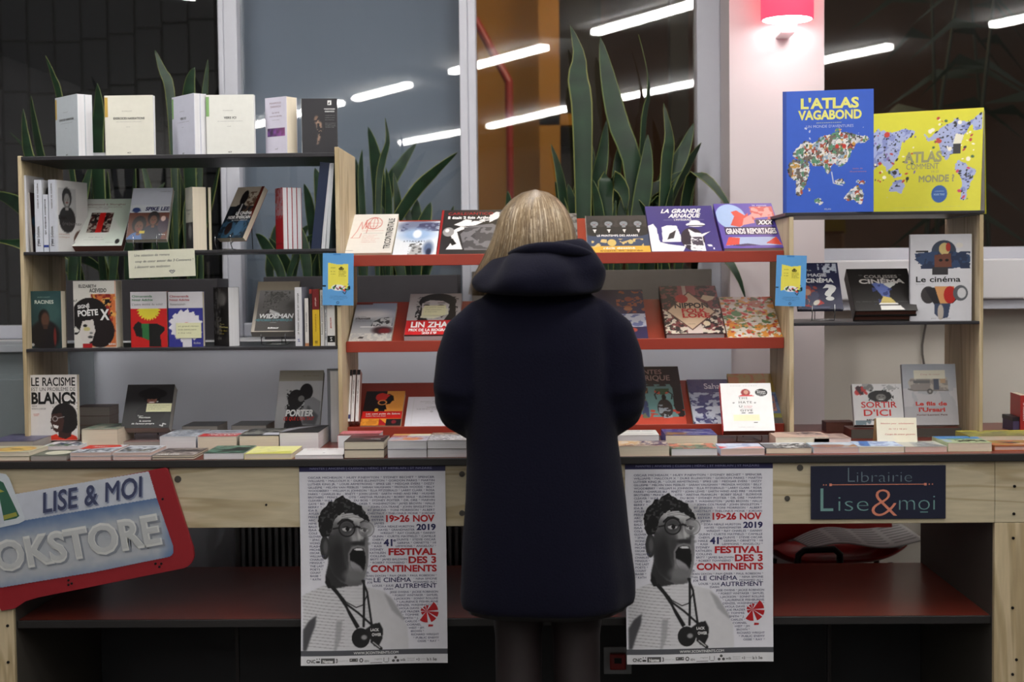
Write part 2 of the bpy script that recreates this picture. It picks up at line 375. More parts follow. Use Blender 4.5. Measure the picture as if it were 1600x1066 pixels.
def person_art(cx, cy, r, skin, hair, cloth, big=1.0, bg=None):
    """ops of a plain head and shoulders: cx,cy face centre, r face half width"""
    return [('e', cx, cy - r * 2.6, r * 2.3, r * 1.7, cloth), ('r', cx - r * .4, cy - r * 1.4, cx + r * .4, cy - r * .5, skin), ('e', cx, cy + r * .25 * big, r * 1.35 * big, r * 1.25 * big, hair),
            ('e', cx, cy - r * .1, r * .8, r * .85, skin), ('e', cx - r * .3, cy, r * .13, r * .06, grey(20)), ('e', cx + r * .3, cy, r * .13, r * .06, grey(20)),
            ('e', cx, cy - r * .45, r * .28, r * .08, (120, 40, 40)), ('e', cx, cy - r * .2, r * .1, r * .12, tuple(int(c * .75) for c in skin))]

# ---------------------------------------------------------------- books
def book_mesh(wd, h, t, bg, ops, spine, back, res=.0022, ctext=(), hard=0, stext=None, pagecol='cream', rc=0):
    cv = Canvas(wd - (0 if not hard else 0), h, res, bg); T = draw(cv, ops)
    if rc: cv.A = cv.A
    mb = MB(); c = .0022 if hard else .0008
    mb.box(0, wd, .0001, c, 0, h, bg); mb.box(0, wd, t - c, t, 0, h, back); mb.box(-.0002, c, 0, t, 0, h, spine)
    cv.to(mb, 0)
    k = 0
    for o in T:   # ('t', string, x0, x1, base, capheight, colour, options)
        _, s, x0, x1, zb, ch, col = o[:7]; kw = dict(o[7]) if len(o) > 7 else {}
        if 'org' in kw: kw['org'] = (kw['org'][0] * wd, kw['org'][1] * h)
        if kw.pop('vert', 0): x1 = x0 + (x1 - x0) * h / wd
        k += 1; put_text(mb, s, x0 * wd, x1 * wd, zb * h, ch * h, col, -.0003 - .0001 * k, **kw)
    if stext:     # text on the spine: list of (string, z0, z1, cap height in m, colour) ; plain bands ('band', z0, z1, colour)
        for e in stext:
            if e[0] == 'band':
                mb.add([(-.0005, 0, e[1] * h), (-.0005, t, e[1] * h), (-.0005, t, e[2] * h), (-.0005, 0, e[2] * h)], np.array([(0, 1, 2, 3)]), e[3]); continue
            V, F, wdt = text_geo(e[0], 1); 
            if not len(V): continue
            sx = (e[2] - e[1]) * h / V[:, 0].max(); sz = e[3] / .69
            P = np.zeros_like(V); P[:, 2] = e[1] * h + V[:, 0] * sx; P[:, 1] = t / 2 + e[3] / 2 - V[:, 1] * sz if False else t / 2 - e[3] / 2 + (e[3] - V[:, 1] * sz); P[:, 0] = -.0009
            mb.add(P, F, e[4])
    pg = MB(); e = .003 if hard else .0006
    pg.box(c, wd - e, c, t - c, e, h - e)
    return mb, pg
BOOKS = {}
def auto_group(Z, tilt):
    if tilt == 62: return 'books on the red display ledges'
    if Z > 1.75: return 'books on the top shelf of the left bay'
    if Z > 1.55: return 'atlases on the right top shelf'
    if Z > 1.45: return 'books on the second shelf of the left bay'
    if Z > 1.24: return 'books on the right bay shelf'
    if Z > 1.15: return 'books on the third shelf of the left bay'
    return 'books lying on the counter' if tilt >= 89 else 'books propped up on the counter'
def book(label, pxl, pxr, pyt, bg, ops=(), Z=None, Y=4.15, yaw=0, tilt=0, t=.02, n=1, name='paperback_book', spine=None, back=None, pages='cream', group=None,
         wd=None, h=None, hard=0, res=.0022, stext=None, roll=0, cat='book', pyb=None, gap=.0008, pylow=None, pre=None, label2=None):
    if Z is None: Z = at(pxl, pyb, Y).z
    q = lambda px: atz_Y(px, Z, Y)
    if group is None: group = auto_group(Z, tilt)
    x0 = q(pxl); x1 = q(pxr); a = rad(yaw)
    W = wd or (x1 - x0) / max(math.cos(a), .2)
    Rm = (Matrix.Rotation(a, 3, 'Z') @ Matrix.Rotation(-rad(tilt), 3, 'X'))
    if roll: Rm = Rm @ Matrix.Rotation(rad(roll), 3, 'Y')
    Yo = Y + (abs(W * math.sin(a)) if a < 0 else 0)
    n_tot = t * n
    base = Vector((x0, Yo, Z)); O = base - Rm @ Vector((0, n_tot, 0))
    if tilt < 1: O = base.copy()
    elif tilt >= 89: O = base + Vector((0, 0, n_tot))
    if h is None:
        lo, hi = .02, .6
        for _ in range(30):
            md = (lo + hi) / 2; pt = O + Rm @ Vector((W / 2, 0, md)); lo, hi = (md, hi) if pixel(pt)[1] > pyt else (lo, md)
        h = lo
    out = []
    mbd = book_mesh(W, h, t - gap * (n > 1), bg, list(ops), spine or bg, back or bg, res, hard=hard, stext=stext)
    me = mbd[0].data('cover'); me.materials.append(PRINT); mp = mbd[1].data('pages'); mp.materials.append(PG[pages])
    me2 = me
    for i in range(n):
        root = empty(name, M=Matrix.Translation(O + Rm @ Vector((0, t * i, 0))) @ Rm.to_4x4())
        if i == 1 and n > 1:
            m3 = book_mesh(W, h, t - gap, bg, [], spine or bg, back or bg, .02, hard=hard, stext=stext)[0].data('cover'); m3.materials.append(PRINT); me2 = m3
        if i >= 1: lb = (label2 or 'copy under the ' + label) if tilt >= 89 else (label2 or 'copy behind the ' + label)
        else: lb = label
        if i >= 2: lb = ('second ' if i == 2 else 'rearmost ') + lb.replace('right behind', 'further behind')
        tag(root, lb, cat, group)
        c = D.objects.new('cover', me if i == 0 else me2); COL.objects.link(c); c.parent = root
        p = D.objects.new('pages', mp); COL.objects.link(p); p.parent = root
        out.append(root)
    BOOKS[label] = (O, Rm, W, h, t); return out
def atz_Y(px, z, Y):                                      # world x of image column px on the line (y=Y, z=z)
    p0 = Vector((-2, Y, z)); p1 = Vector((2, Y, z)); a, b = pixel(p0)[0], pixel(p1)[0]
    lo, hi = -2.5, 2.5
    for _ in range(30):
        m = (lo + hi) / 2
        if pixel((m, Y, z))[0] < px: lo = m
        else: hi = m
    return lo
# ================================================================= the setting
def slab(name, x0, x1, y0, y1, z0, z1, m, parent=None, bevel=0):
    return MB().box(x0, x1, y0, y1, z0, z1).build(name, m, parent, bevel=bevel)
XL, XR, YB, YF, ZC = -3.6, 4.6, -6.2, 5.3, 2.9
struct(slab('floor', XL, XR, YB, YF, -.06, 0, FLOORM))
struct(slab('ceiling', XL, XR, YB, YF, ZC, ZC + .06, CEILM))
struct(slab('wall_back', XL, XR, YB - .1, YB, 0, ZC, ROOMW))
struct(slab('wall_left', XL - .1, XL, YB, YF, 0, ZC, ROOMW))
struct(slab('wall_right', XR, XR + .1, YB, YF, 0, ZC, ROOMW))
# parapet below the windows
PX = at(1141, 430, 4.95).x; PX2 = at(1288, 430, 4.95).x
struct(slab('wall_front', XL, PX, 4.93, 5.3, 0, 1.17, WALLM))
tr = struct(slab('trim_1', XL, PX, 4.915, 5.18, 1.17, 1.185, WHITE, bevel=.003))
struct(slab('wall_pillar', PX, PX2, 4.95, 5.35, 0, ZC, PILL))
struct(slab('wall_right_parapet', PX2, XR, 5.12, 5.3, 0, 1.3, CREAM))
struct(slab('trim_2', PX2, XR, 5.0, 5.3, 1.3, 1.44, WHITE, bevel=.006))
struct(slab('trim_3', PX2, XR, 5.02, 5.26, 1.265, 1.3, FRAME))
def window(n, x0, x1, z0, z1, fl, fr, fb=.05, glass=True):
    """frame bars around one pane; fl, fr widths of the left and right posts"""
    r = struct(empty('window_%d' % n, (x0, 5.3, z0)))
    def part(nm, m, a, b, c, d, e, f, bv=.004):
        o = slab(nm, a - x0, b - x0, c - 5.3, d - 5.3, e - z0, f - z0, m, r, bv); return o
    part('frame_post', FRAME, x0, x0 + fl, 5.2, 5.3, z0, z1); part('frame_post', FRAME, x1 - fr, x1, 5.2, 5.3, z0, z1)
    part('frame_rail', FRAME, x0 + fl, x1 - fr, 5.22, 5.3, z0, z0 + fb); part('frame_rail', FRAME, x0 + fl, x1 - fr, 5.22, 5.3, z1 - .05, z1)
    part('glass_pane', GLASS, x0 + fl, x1 - fr, 5.262, 5.268, z0 + fb, z1 - .05, 0)
    return r
xw = lambda px: at(px, 300, 5.2).x
f345, f378 = xw(345), xw(376)
window(1, XL, f345 + .02, 1.185, 2.9, .35, .02)
window(2, f345 + .02, xw(733), 1.185, 2.9, .05, .03)
window(3, xw(733), PX, 1.185, 2.9, .03, .085)
window(4, PX2, XR, 1.44, 2.9, .05, .05, .045)
# blue grey roller blind just behind the second window
bl = empty('roller_blind', (xw(549), 5.36, 2.05))
cv = MB(); 
V = []; F = []; nxx = 24
for i in range(nxx + 1):
    for z in (-.9, .9): V.append((-.425 + .85 * i / nxx, .004 * math.sin(i * .6), z))
F = np.array([(2 * i, 2 * i + 2, 2 * i + 3, 2 * i + 1) for i in range(nxx)])
MB().add(V, F).build('fabric', BLIND, bl); MB().box(-.425, .425, -.01, .01, -.92, -.9).build('bottom_bar', FRAME, bl)
MB().tube([(-.425, 0, .93), (.425, 0, .93)], .03, 12).build('roller_tube', FRAME, bl)
tag(bl, 'blue grey fabric roller blind closing the window left of the centre post', 'blind')
# court outside
struct(slab('ground_outside', -9, 9, 5.5, 12, -.1, 0, DARK))
wo = struct(slab('wall_outside_left', -7, -1.45, 6.6, 6.7, 0, 4.2, MORT))
tm = None
for r in range(11):
    for c_ in range(17):
        o = MB().box(-.056, .056, -.012, .004, -.112, .112) if tm is None else None
        if o: o = o.build('tile', TILE, wo, bevel=0); tm = o.data
        else: o = D.objects.new('tile', tm); COL.objects.link(o); o.parent = wo
        o.location = (-3.45 + c_ * .125, 6.6 - random.random() * .006, 1.25 + r * .236 + .05 * math.sin(c_ * .5))
struct(slab('wall_outside_back', -1.4, 7, 9.0, 9.1, 0, 4.5, BROWN))
struct(slab('wall_outside_ochre', -1.4, at(880, 100, 8.0).x, 8.0, 8.15, 1.55, 4.5, OCHRE))
ex = empty('court_building_post', (at(858, 100, 7.7).x, 7.7, 0)); tag(ex, 'broad ochre post of the court building seen through the middle window', 'post')
slab('post_shaft', -.055, .055, -.05, .05, .0, 4.4, OCHRE, ex); slab('post_bracket', -.055, .22, -.05, .05, 2.2, 2.26, OCHRE, ex)
ex = empty('court_building_post', (at(905, 100, 7.9).x, 7.9, 0)); tag(ex, 'dark brown post behind the tall twisted plant leaf beyond the middle window', 'post')
slab('post_shaft', -.12, .12, -.05, .05, .0, 4.4, DARK, ex); slab('post_bracket', -.14, .14, -.06, .06, 3.1, 3.25, BROWN, ex)
ex = empty('court_building_post', (at(1060, 100, 7.9).x, 7.9, 0)); tag(ex, 'dark post near the right frame of the middle window, outside', 'post')
slab('post_shaft', -.05, .05, -.05, .05, .0, 4.4, DARK, ex); slab('post_bracket', -.09, .09, -.06, .06, 1.9, 1.95, BROWN, ex)
gr = empty('stair_rail', (0, 7.3, 0)); tag(gr, 'red stair handrail running down outside the middle window', 'handrail')
p = [at(742, 30, 7.3), at(795, 128, 7.3), at(796, 190, 7.3)]
MB().tube([(q.x, 0, q.z) for q in p], .022, 10).build('rail', REDPT, gr); MB().tube([(p[2].x, 0, p[2].z), (p[2].x, 0, 0)], .018, 8).build('upright', REDPT, gr)
for k, (px, Y, lean, tilt_) in enumerate([(1420, 6.6, .5, 9), (1470, 6.8, -.1, 12), (1500, 6.5, .35, 10), (1560, 6.9, -.3, 11)]):
    bm = empty('bamboo', (at(px, 300, Y).x, Y, 0)); tag(bm, ['leaning', 'upright', 'slanting', 'back leaning'][k] + ' dark bamboo stem outside the right hand window', 'plant', 'bamboo outside the right hand window')
    MB().tube([(lean * z * z * .06, 0, z) for z in (0, 1, 2, 3)], [.016, .014, .01, .005], 6, (30, 38, 22)).build('stem', LEAF, bm)
    for j in range(tilt_):
        z = 1.3 + j * .17; x = lean * z * z * .06; s_ = random.choice((-1, 1)); L = .28 + random.random() * .2; yy = random.uniform(-.1, .1)
        MB().add([(x, 0, z), (x + s_ * L * .4, yy, z + .05), (x + s_ * L * .45, yy, z - .0), (x + s_ * L, yy * 2, z - .16)], [[0, 2, 3, 1]], (30, 44, 24)).build('leaf', LEAF, bm)
# ---------------------------------------------------------------- ceiling tubes (seen mirrored in the glass, the last three out of view)
L1d = Vector((.55, .85)).normalized()
tubes = [((-2.8, -3.15), (-1.7, -1.45)), ((-1.55, -1.2), (-1.03, -.39)), ((-.66, .25), (.01, 1.3)), ((.31, 1.83), (.87, 2.78)),
         ((-1.57, -5.09), (-.82, -3.95)), ((-.54, -3.5), (.19, -2.1)), ((.64, -1.39), (1.42, -.08)), ((1.68, .11), (2.26, 1.12)), ((2.68, 1.88), (3.04, 2.51)),
         ((1.17, 3.25), (1.8, 4.2)), ((-1.85, 3.1), (-1.2, 4.1)), ((-.5, 3.2), (.15, 4.2))]  # out of view; the last one is added for light over the middle
for k, (a, b) in enumerate(tubes):
    a = Vector((*a, 0)); b = Vector((*b, 0)); c = (a + b) / 2; ln = (b - a).length
    r = empty('ceiling_tube_light', M=Matrix.Translation((c.x, c.y, ZC - .03)) @ Matrix.Rotation(math.atan2(b.y - a.y, b.x - a.x), 4, 'Z'))
    MB().box(-ln / 2, ln / 2, -.04, .04, .01, .03).build('housing', LAMPW, r, bevel=.003)
    MB().box(-ln / 2 + .01, ln / 2 - .01, -.03, .03, -.02, .01).build('tube', TUBE, r)
    tag(r, 'lit ceiling tube ' + ['mirrored in the glass behind the purple pictured top shelf book', 'mirrored just right of the black book on the top shelf', 'mirrored across the post between blind and middle window',
                                  'mirrored highest in the middle window', 'mirrored lowest in the blind window above the plants', 'mirrored lowest in the middle window, left of the tall leaves', 'mirrored behind the tall leaves at the right of the middle window',
                                  'mirrored in the right window beside the wall lamp pillar', 'mirrored at the top right corner of the right window', 'over the right end of the counter', 'over the left end of the counter', 'added unseen above the woman to light the middle'][k], 'light', 'ceiling tube lights')

# ================================================================= bookcase
XA, XB, XC, XD = -1.537, -.6095, .7115, 1.2565
TZ = .907
def rounded(w_, h_): return w_, h_
bc = empty('bookcase', (0, 4.13, TZ)); tag(bc, 'pine bookcase of three bays with black shelves and red display ledges standing on the counter', 'bookcase')
YP0, YP1 = 4.13, 4.49
def bpart(nm, m, x0, x1, y0, y1, z0, z1, bv=.0015): return slab(nm, x0, x1, y0 - 4.13, y1 - 4.13, z0 - TZ, z1 - TZ, m, bc, bv)
ZT, Z2, Z3 = 1.762, 1.484, 1.2
ZRT, ZRM = 1.572, 1.254
bpart('side_panel', WOODV, XA, XA + .011, YP0, YP1, TZ, 1.764); bpart('side_panel', WOODV, XB, XB + .012, YP0, YP1, TZ, 1.778)
bpart('side_panel', WOODV, XC - .009, XC + .004, YP0, YP1, TZ, 1.56); bpart('side_panel', WOODV, XD - .008, XD + .003, YP0, YP1, TZ, 1.56)
for z in (ZT, Z2, Z3):
    o = bpart('shelf', BLK, XA + .011, XB, YP0 - .002, YP1 - .01, z - (.012 if z == ZT else .009), z); o['label'] = 'black shelf board'
for z in (ZRT, ZRM):
    o = bpart('shelf', BLK, XC + (.004 if z < ZRT else -.02), XD - (.008 if z < ZRT else -.005), YP0 - .002, YP1 - .02, z - .009, z); o['label'] = 'black shelf board'
SLOPE = 28; YLIP = 4.215
def sloped(zt):
    a = rad(SLOPE); y0 = YLIP + .012 - 4.13; z0 = zt - .02 - TZ; L = .28; t = .012
    y1 = y0 + L * math.cos(a); z1 = z0 + L * math.sin(a)
    o = MB().prismx([(y0, z0), (y1, z1), (y1 + t * math.sin(a), z1 - t * math.cos(a)), (y0, z0 - t)], XB + .013, XC - .01).build('sloped_shelf', RED, bc); o['label'] = 'sloping red brown display ledge'
    l = MB().box(XB + .013, XC - .01, YLIP - 4.13, YLIP + .012 - 4.13, zt - .033 - TZ, zt - TZ).build('shelf_lip', RED, o, bevel=.0015)
    return o
ZL1, ZL2, ZL3 = 1.465, 1.209, .953
for z in (ZL1, ZL2, ZL3): sloped(z)
# ================================================================= counter
ct = empty('counter', (0, 3.83, 0)); tag(ct, 'long pine counter with dark red top and lower shelf, under the bookcase', 'counter')
def cpart(nm, m, x0, x1, y0, y1, z0, z1, bv=.002): return slab(nm, x0, x1, y0 - 3.83, y1 - 3.83, z0, z1, m, ct, bv)
CX0, CX1 = -1.66, 1.75
o = cpart('tabletop', DKRED, CX0, CX1, 3.835, 4.62, TZ - .02, TZ); o['label'] = 'dark red tabletop'
o = cpart('edge_strip', EDGE, CX0, CX1, 3.826, 3.835, TZ - .02, TZ + .0005); o['label'] = 'thin black edge'
LX0, LX1 = -1.474, 1.2035
o = cpart('front_board', WOODH, CX0, LX1, 3.84, 3.858, .719, TZ - .02)
o = cpart('front_board', WOODH, LX1 + .0005, CX1, 3.84, 3.858, .719, TZ - .02)
o = cpart('leg_board', WOODV, LX1, LX1 + .105, 3.84, 3.858, 0, .7185); o = cpart('leg_board', WOODV, LX0 - .105, LX0, 3.84, 3.858, 0, .7185)
SIDEM = mat('dark_side_panel', (74, 70, 64), .6, noise=.15, nscale=5)
cpart('side_panel', SIDEM, LX1, LX1 + .018, 3.859, 4.6, 0, TZ - .021); cpart('side_panel', SIDEM, LX0 - .018, LX0, 3.859, 4.6, 0, TZ - .021)
o = cpart('lower_shelf', DKRED, LX0 + .001, LX1 - .001, 3.87, 4.58, .44, .46); o['label'] = 'dark red lower shelf'
cpart('lower_shelf_edge', EDGE, LX0 + .001, LX1 - .001, 3.862, 3.87, .438, .4605)
cpart('lower_shelf_leg', DKMET, at(1296, 980, 4.0).x - .006, at(1296, 980, 4.0).x + .006, 4.0, 4.012, 0, .44)
cpart('added_dark_panel', mat('added_panel_dark', (34, 34, 37), .6, noise=.1, nscale=4), LX0 + .001, LX1 - .001, 4.585, 4.597, 0, .44)  # dark sheet added to keep the space under the lower shelf near black
cpart('lower_shelf_leg', DKMET, -.9, -.888, 4.0, 4.012, 0, .44)
scr = None
for px, py, r in [(278, 749, .0095), (1250, 731, .0085), (1230, 779, .0075), (1585, 760, .004), (1584, 803, .004), (1583, 841, .004), (1582, 950, .004), (1588, 1031, .004), (1582, 1054, .004), (416, 789, .003), (722, 741, .008), (722, 802, .008), (12, 978, .004), (13, 1035, .004)]:
    q = at(px, py, 3.84)
    o = MB().lathe((0, 0, 0), [(0.0001, .0015), (r * .5, .0015), (r * .5, .0005), (r * .7, .0005), (r * .75, .0018), (r, .0015), (r, -.001)], 16, (120, 105, 85)).build('screw', DKMET if r < .005 else SIDEM, ct)
    o.rotation_euler = (math.pi / 2, 0, 0); o.location = (q.x, .01 - .0005, q.z)
# ================================================================= radiator, cabinet, chair, bits behind
rx0, rx1 = at(372, 860, 4.8).x, at(728, 860, 4.8).x
ra = empty('radiator', (rx0, 4.84, 0)); tag(ra, 'pale grey ribbed radiator under the window behind the counter', 'radiator')
MB().box(0, rx1 - rx0, .045, .065, .12, .62).build('back_plate', RADI, ra); ribm = None
nr = 34; pitch = (rx1 - rx0) / nr
for i in range(nr):
    if ribm is None: o = MB().box(-.0055, .0055, -.012, .045, .14, .6).build('rib', RADI, ra, bevel=.002); ribm = o
    else: o = ribm.copy(); COL.objects.link(o); o.parent = ra
    o.location = (pitch * (i + .5), 0, 0)
MB().box(-.02, 0, 0, .065, .12, .62).build('end_plate', RADI, ra, bevel=.003); MB().tube([(-.01, .03, .12), (-.01, .03, 0)], .008).build('pipe', RADI, ra)
MB().tube([(-.03, .03, .66), (-.03, .07, .66)], .012, 10).build('valve', DKMET, ra); MB().tube([(-.03, .03, .66), (-.03, .03, .58), (.0, .03, .58)], .006, 8).build('valve_pipe', RADI, ra)
cb = empty('low_cabinet', (-2.2, 4.65, 0)); tag(cb, 'pale grey low cabinet left of the bookcase', 'cabinet')
slab('body', -.9, .62, .01, .27, 0, 1.09, GREYC, cb); slab('top_board', -.92, .63, -.01, .27, 1.165, 1.19, GREYT, cb, .002); slab('top_rail', -.9, .62, .02, .27, 1.09, 1.165, GREYC, cb)
slab('door', -.5, .05, -.006, .01, .04, 1.075, GREYC, cb, .002); slab('door', .06, .61, -.006, .01, .04, 1.075, GREYC, cb, .002)
lp = empty('leaflet', M=Matrix.Translation((at(15, 650, 4.6).x, 4.6, 0)))
D.objects.remove(lp)
# red chair with newspaper
ch = empty('chair', M=Matrix.Translation((at(1300, 860, 4.82).x, 4.74, 0)) @ Matrix.Rotation(rad(8), 4, 'Z')); tag(ch, 'red moulded plastic chair with dark tubular frame behind the counter', 'chair')
def grid_shell(fn, nu, nv, th, name, m, par):
    P = np.array([[fn(u / nu, v / nv) for u in range(nu + 1)] for v in range(nv + 1)]); V = P.reshape(-1, 3); i = (np.arange(nv)[:, None] * (nu + 1) + np.arange(nu)[None]).ravel()
    o = MB().add(V, np.stack([i, i + 1, i + 2 + nu, i + 1 + nu], 1)).build(name, m, par, True); s = o.modifiers.new('s', 'SOLIDIFY'); s.thickness = th; o.modifiers.new('b', 'SUBSURF').levels = 1; o.modifiers['b'].render_levels = 1; return o
grid_shell(lambda u, v: (-.23 + .46 * u, -.05 + .19 * v + .0, .43 + .05 * (2 * u - 1) ** 4 + .02 * (2 * v - 1) ** 4 + (.03 if v > .8 else 0)), 14, 8, .008, 'seat', PLAST, ch)
grid_shell(lambda u, v: (-.23 + .46 * u + .0, .135 + .03 * (v) - .05 * (2 * u - 1) ** 2 + .0, .5 + .3 * v - .05 * (2 * u - 1) ** 2 * (1 - v)), 14, 8, .008, 'backrest', PLAST, ch)
MB().tube([(-.165, -.085, 0), (-.165, -.085, .44), (-.16, -.085, .475), (-.14, -.085, .492), (-.04, -.085, .492), (-.02, -.085, .475), (-.01, -.06, .41)], .0115, 10).build('frame', DKMET, ch, True)
for x, y in ((.2, -.03), (-.2, .13), (.2, .13)): MB().tube([(x * 1.05, y, 0), (x, y, .2), (x * .9, y * .8 + .01, .425)], .01, 10).build('leg', DKMET, ch, True)
MB().tube([(-.05, -.02, .39), (.2, -.03, .41)], .009, 8).build('cross_tube', DKMET, ch, True)
nw = empty('newspaper', M=Matrix.Translation((at(1330, 855, 4.76).x + .03, 4.75, .492)) @ Matrix.Rotation(rad(14), 4, 'Z')); tag(nw, 'open newspaper lying on the red chair behind the counter', 'newspaper')
def news(u, v):
    return (-.2 + .4 * u, -.06 + .16 * v, .012 * math.sin(u * 7) + .05 * max(0, u - .5) * v + .006 + .03 * math.sin(u * 3.1) * v)
P = np.array([[news(u / 40, v / 24) for u in range(41)] for v in range(25)]); Cn = np.full((25, 41, 3), 178.)
for v in range(25):
    for u in range(41):
        if (v % 3 == 1 and u % 10 not in (0, 9) and 2 < v < 23): Cn[v, u] = 105
i = (np.arange(24)[:, None] * 41 + np.arange(40)[None]).ravel()
o = MB().add(P.reshape(-1, 3), np.stack([i, i + 1, i + 42, i + 41], 1), Cn.reshape(-1, 3)).build('sheets', PAPER, nw, True); o.modifiers.new('s', 'SOLIDIFY').thickness = .004
# grey wall socket plate with red call point
q = at(965, 1032, 4.58)
sk = empty('call_point', (q.x, 4.585, q.z)); tag(sk, 'small red wall box on a grey plate on the added dark panel under the shelf', 'box')
MB().box(-.045, .045, -.008, 0, -.045, .045).build('back_plate', RADI, sk, bevel=.002); MB().box(-.026, .026, -.03, -.008, -.026, .026).build('red_box', PLAST, sk, bevel=.004); MB().box(-.012, .012, -.032, -.03, -.004, .014).build('window_pane', DKMET, sk)
# hanging cable at the right
cbp = empty('cable', (at(1446, 540, 5.1).x, 5.1, 0)); tag(cbp, 'thin grey cable hanging down the wall under the right hand window', 'cable')
MB().tube([(.012 * math.sin(z * 21) * (z < 1.2), 0, z) for z in np.linspace(.3, 1.27, 30)], .004, 8).build('cord', CABLE, cbp, True)
q = at(1415, 427, 4.99); st = empty('wall_stop', (q.x, 5.0, q.z)); tag(st, 'small round white knob on the sill above the dark film book', 'knob')
MB().lathe((0, 0, 0), [(.003, .022), (.012, .02), (.015, .012), (.012, .006), (.018, .003), (.018, 0)], 16).build('knob', LAMPW, st).rotation_euler = (math.pi / 2, 0, 0)
# red wall lamp on the pillar
lx = at(1230, 30, 4.85).x
wl = empty('wall_lamp', (lx, 4.95, 2.2)); tag(wl, 'wall lamp with a glowing red shade on the white pillar', 'lamp')
zb = at(1230, 31, 4.85).z - 2.2
o = MB().lathe((0, -.1, 0), [(.085, zb + .0), (.088, zb + .002), (.088, zb + .2), (.084, zb + .2), (.084, zb + .004)], 40).build('shade', SHADE, wl, True); o['label'] = 'glowing red cylindrical shade'
o = MB().lathe((0, -.1, 0), [(.0005, zb - .001), (.082, zb + .0), (.082, zb + .006), (.0005, zb + .006)], 40).build('diffuser', DIFF, wl); o['label'] = 'white glowing diffuser'
MB().rings([[(sx * (.032 - k * .008), -.1 - .03 * (1 - k * .2) + (yy), zb - .002 - k * .045) for sx, yy in ((-1, 0), (1, 0), (1, .07 + k * .06), (-1, .07 + k * .06))] for k in (0, 1)]).build('bracket', LAMPW, wl, bevel=.004)
MB().box(-.02, .02, -.06, 0, zb - .045, zb - .015).build('wall_mount', LAMPW, wl, bevel=.003)
pl = D.lights.new('lamp_bulb', 'POINT'); pl.energy = .2; pl.color = (1, .45, .5); pl.shadow_soft_size = .05; po = D.objects.new('lamp_bulb', pl); COL.objects.link(po); po.location = (lx, 4.79, 2.2 + zb - .1)
pl = D.lights.new('lamp_bulb', 'POINT'); pl.energy = .3; pl.color = (1, .04, .1); pl.shadow_soft_size = .08; po = D.objects.new('lamp_bulb', pl); COL.objects.link(po); po.location = (lx, 4.72, 2.2 + zb + .1)

# ================================================================= planters with snake plants
def leaf_mesh(pts, wd, seed=0, yellow=(150, 160, 70), twist=0):
    """blade through world points (x,y,z): widest below the middle, pointed, dark bands and pale margins"""
    n = 14; P = [Vector(p) for p in pts]; S = []
    m = len(P) - 1
    for i in range(n + 1):
        t = i / n * m; k = min(int(t), m - 1); f = t - k; p0 = P[max(k - 1, 0)]; p1 = P[k]; p2 = P[k + 1]; p3 = P[min(k + 2, m)]
        S.append(.5 * ((2 * p1) + (p2 - p0) * f + (2 * p0 - 5 * p1 + 4 * p2 - p3) * f * f + (3 * p1 - p0 - 3 * p2 + p3) * f ** 3))
    V = []; C = []; r = random.Random(seed); rot0 = r.uniform(-.5, .5)
    prof = [-1, -.9, -.85, 0, .85, .9, 1]
    for i, p in enumerate(S):
        u = i / n; ww = wd * (.55 + .9 * math.sin(min(u * 1.25, 1) * math.pi * .62)) * (1 if u < .55 else max(.0, 1 - ((u - .55) / .45) ** 1.8)) * .62 + .0004
        t = (S[min(i + 1, n)] - S[max(i - 1, 0)]).normalized(); ang = rot0 + twist * u; sd = Vector((math.cos(ang), math.sin(ang), 0)); sd = (sd - t * sd.dot(t)).normalized(); nn = t.cross(sd)
        for q in prof:
            V.append(tuple(p + sd * (q * ww) + nn * (.18 * wd * (abs(q) ** 2) * (1 - u)))); b = (i % 2) * .35 + r.random() * .2
            C.append(yellow if abs(q) > .88 else tuple(np.array((27, 56, 34)) * (1 - .5 * b)) )
    k = len(prof); F = np.array([(i * k + j, i * k + j + 1, (i + 1) * k + j + 1, (i + 1) * k + j) for i in range(n) for j in range(k - 1)])
    return MB().add(V, F, np.array(C))
def planter(label, x0, x1, z1, m, leaves, Y0=4.96, Y1=5.14):
    r = empty('planter_with_snake_plants', ((x0 + x1) / 2, Y0, 1.185)); tag(r, label, 'plant', 'window sill planters'); cx = (x0 + x1) / 2
    h = z1 - 1.185; w_ = (x1 - x0) / 2
    b = MB(); b.box(-w_, w_, 0, .012, 0, h); b.box(-w_, w_, Y1 - Y0 - .012, Y1 - Y0, 0, h); b.box(-w_, -w_ + .012, .012, Y1 - Y0 - .012, 0, h); b.box(w_ - .012, w_, .012, Y1 - Y0 - .012, 0, h); b.box(-w_ + .012, w_ - .012, .012, Y1 - Y0 - .012, 0, .01)
    b.build('planter_box', m, r, bevel=.002); MB().box(-w_ + .012, w_ - .012, .012, Y1 - Y0 - .012, .05, h - .03).build('soil', SOIL, r)
    for k, (pp, wpx, tw, *yo) in enumerate(leaves):
        Y = 5.0 + (k * 37 % 11) / 10 * .1; yt = yo[0] if yo else Y
        pts = [at(px, py, yt + (Y - yt) * (j / (len(pp) - 1)) ** 3) for j, (px, py) in enumerate(pp)][::-1]
        base = Vector((max(x0 + .03, min(x1 - .03, pts[0].x)), Y, 1.34))
        if pts[0].z > 1.38: pts = [base] + pts
        pts = [(p.x - cx, p.y - Y0 - .0 * i, p.z - 1.185) for i, p in enumerate(pts)]
        yl = (92, 106, 56) if k % 3 else (116, 122, 66)
        o = leaf_mesh(pts, wpx / 427 / 1.25 * .86, k + int(x0 * 100), yl, tw).build('leaf', LEAF, r, True); so = o.modifiers.new('s', 'SOLIDIFY'); so.thickness = .002
    return r
rl = random.Random(3)
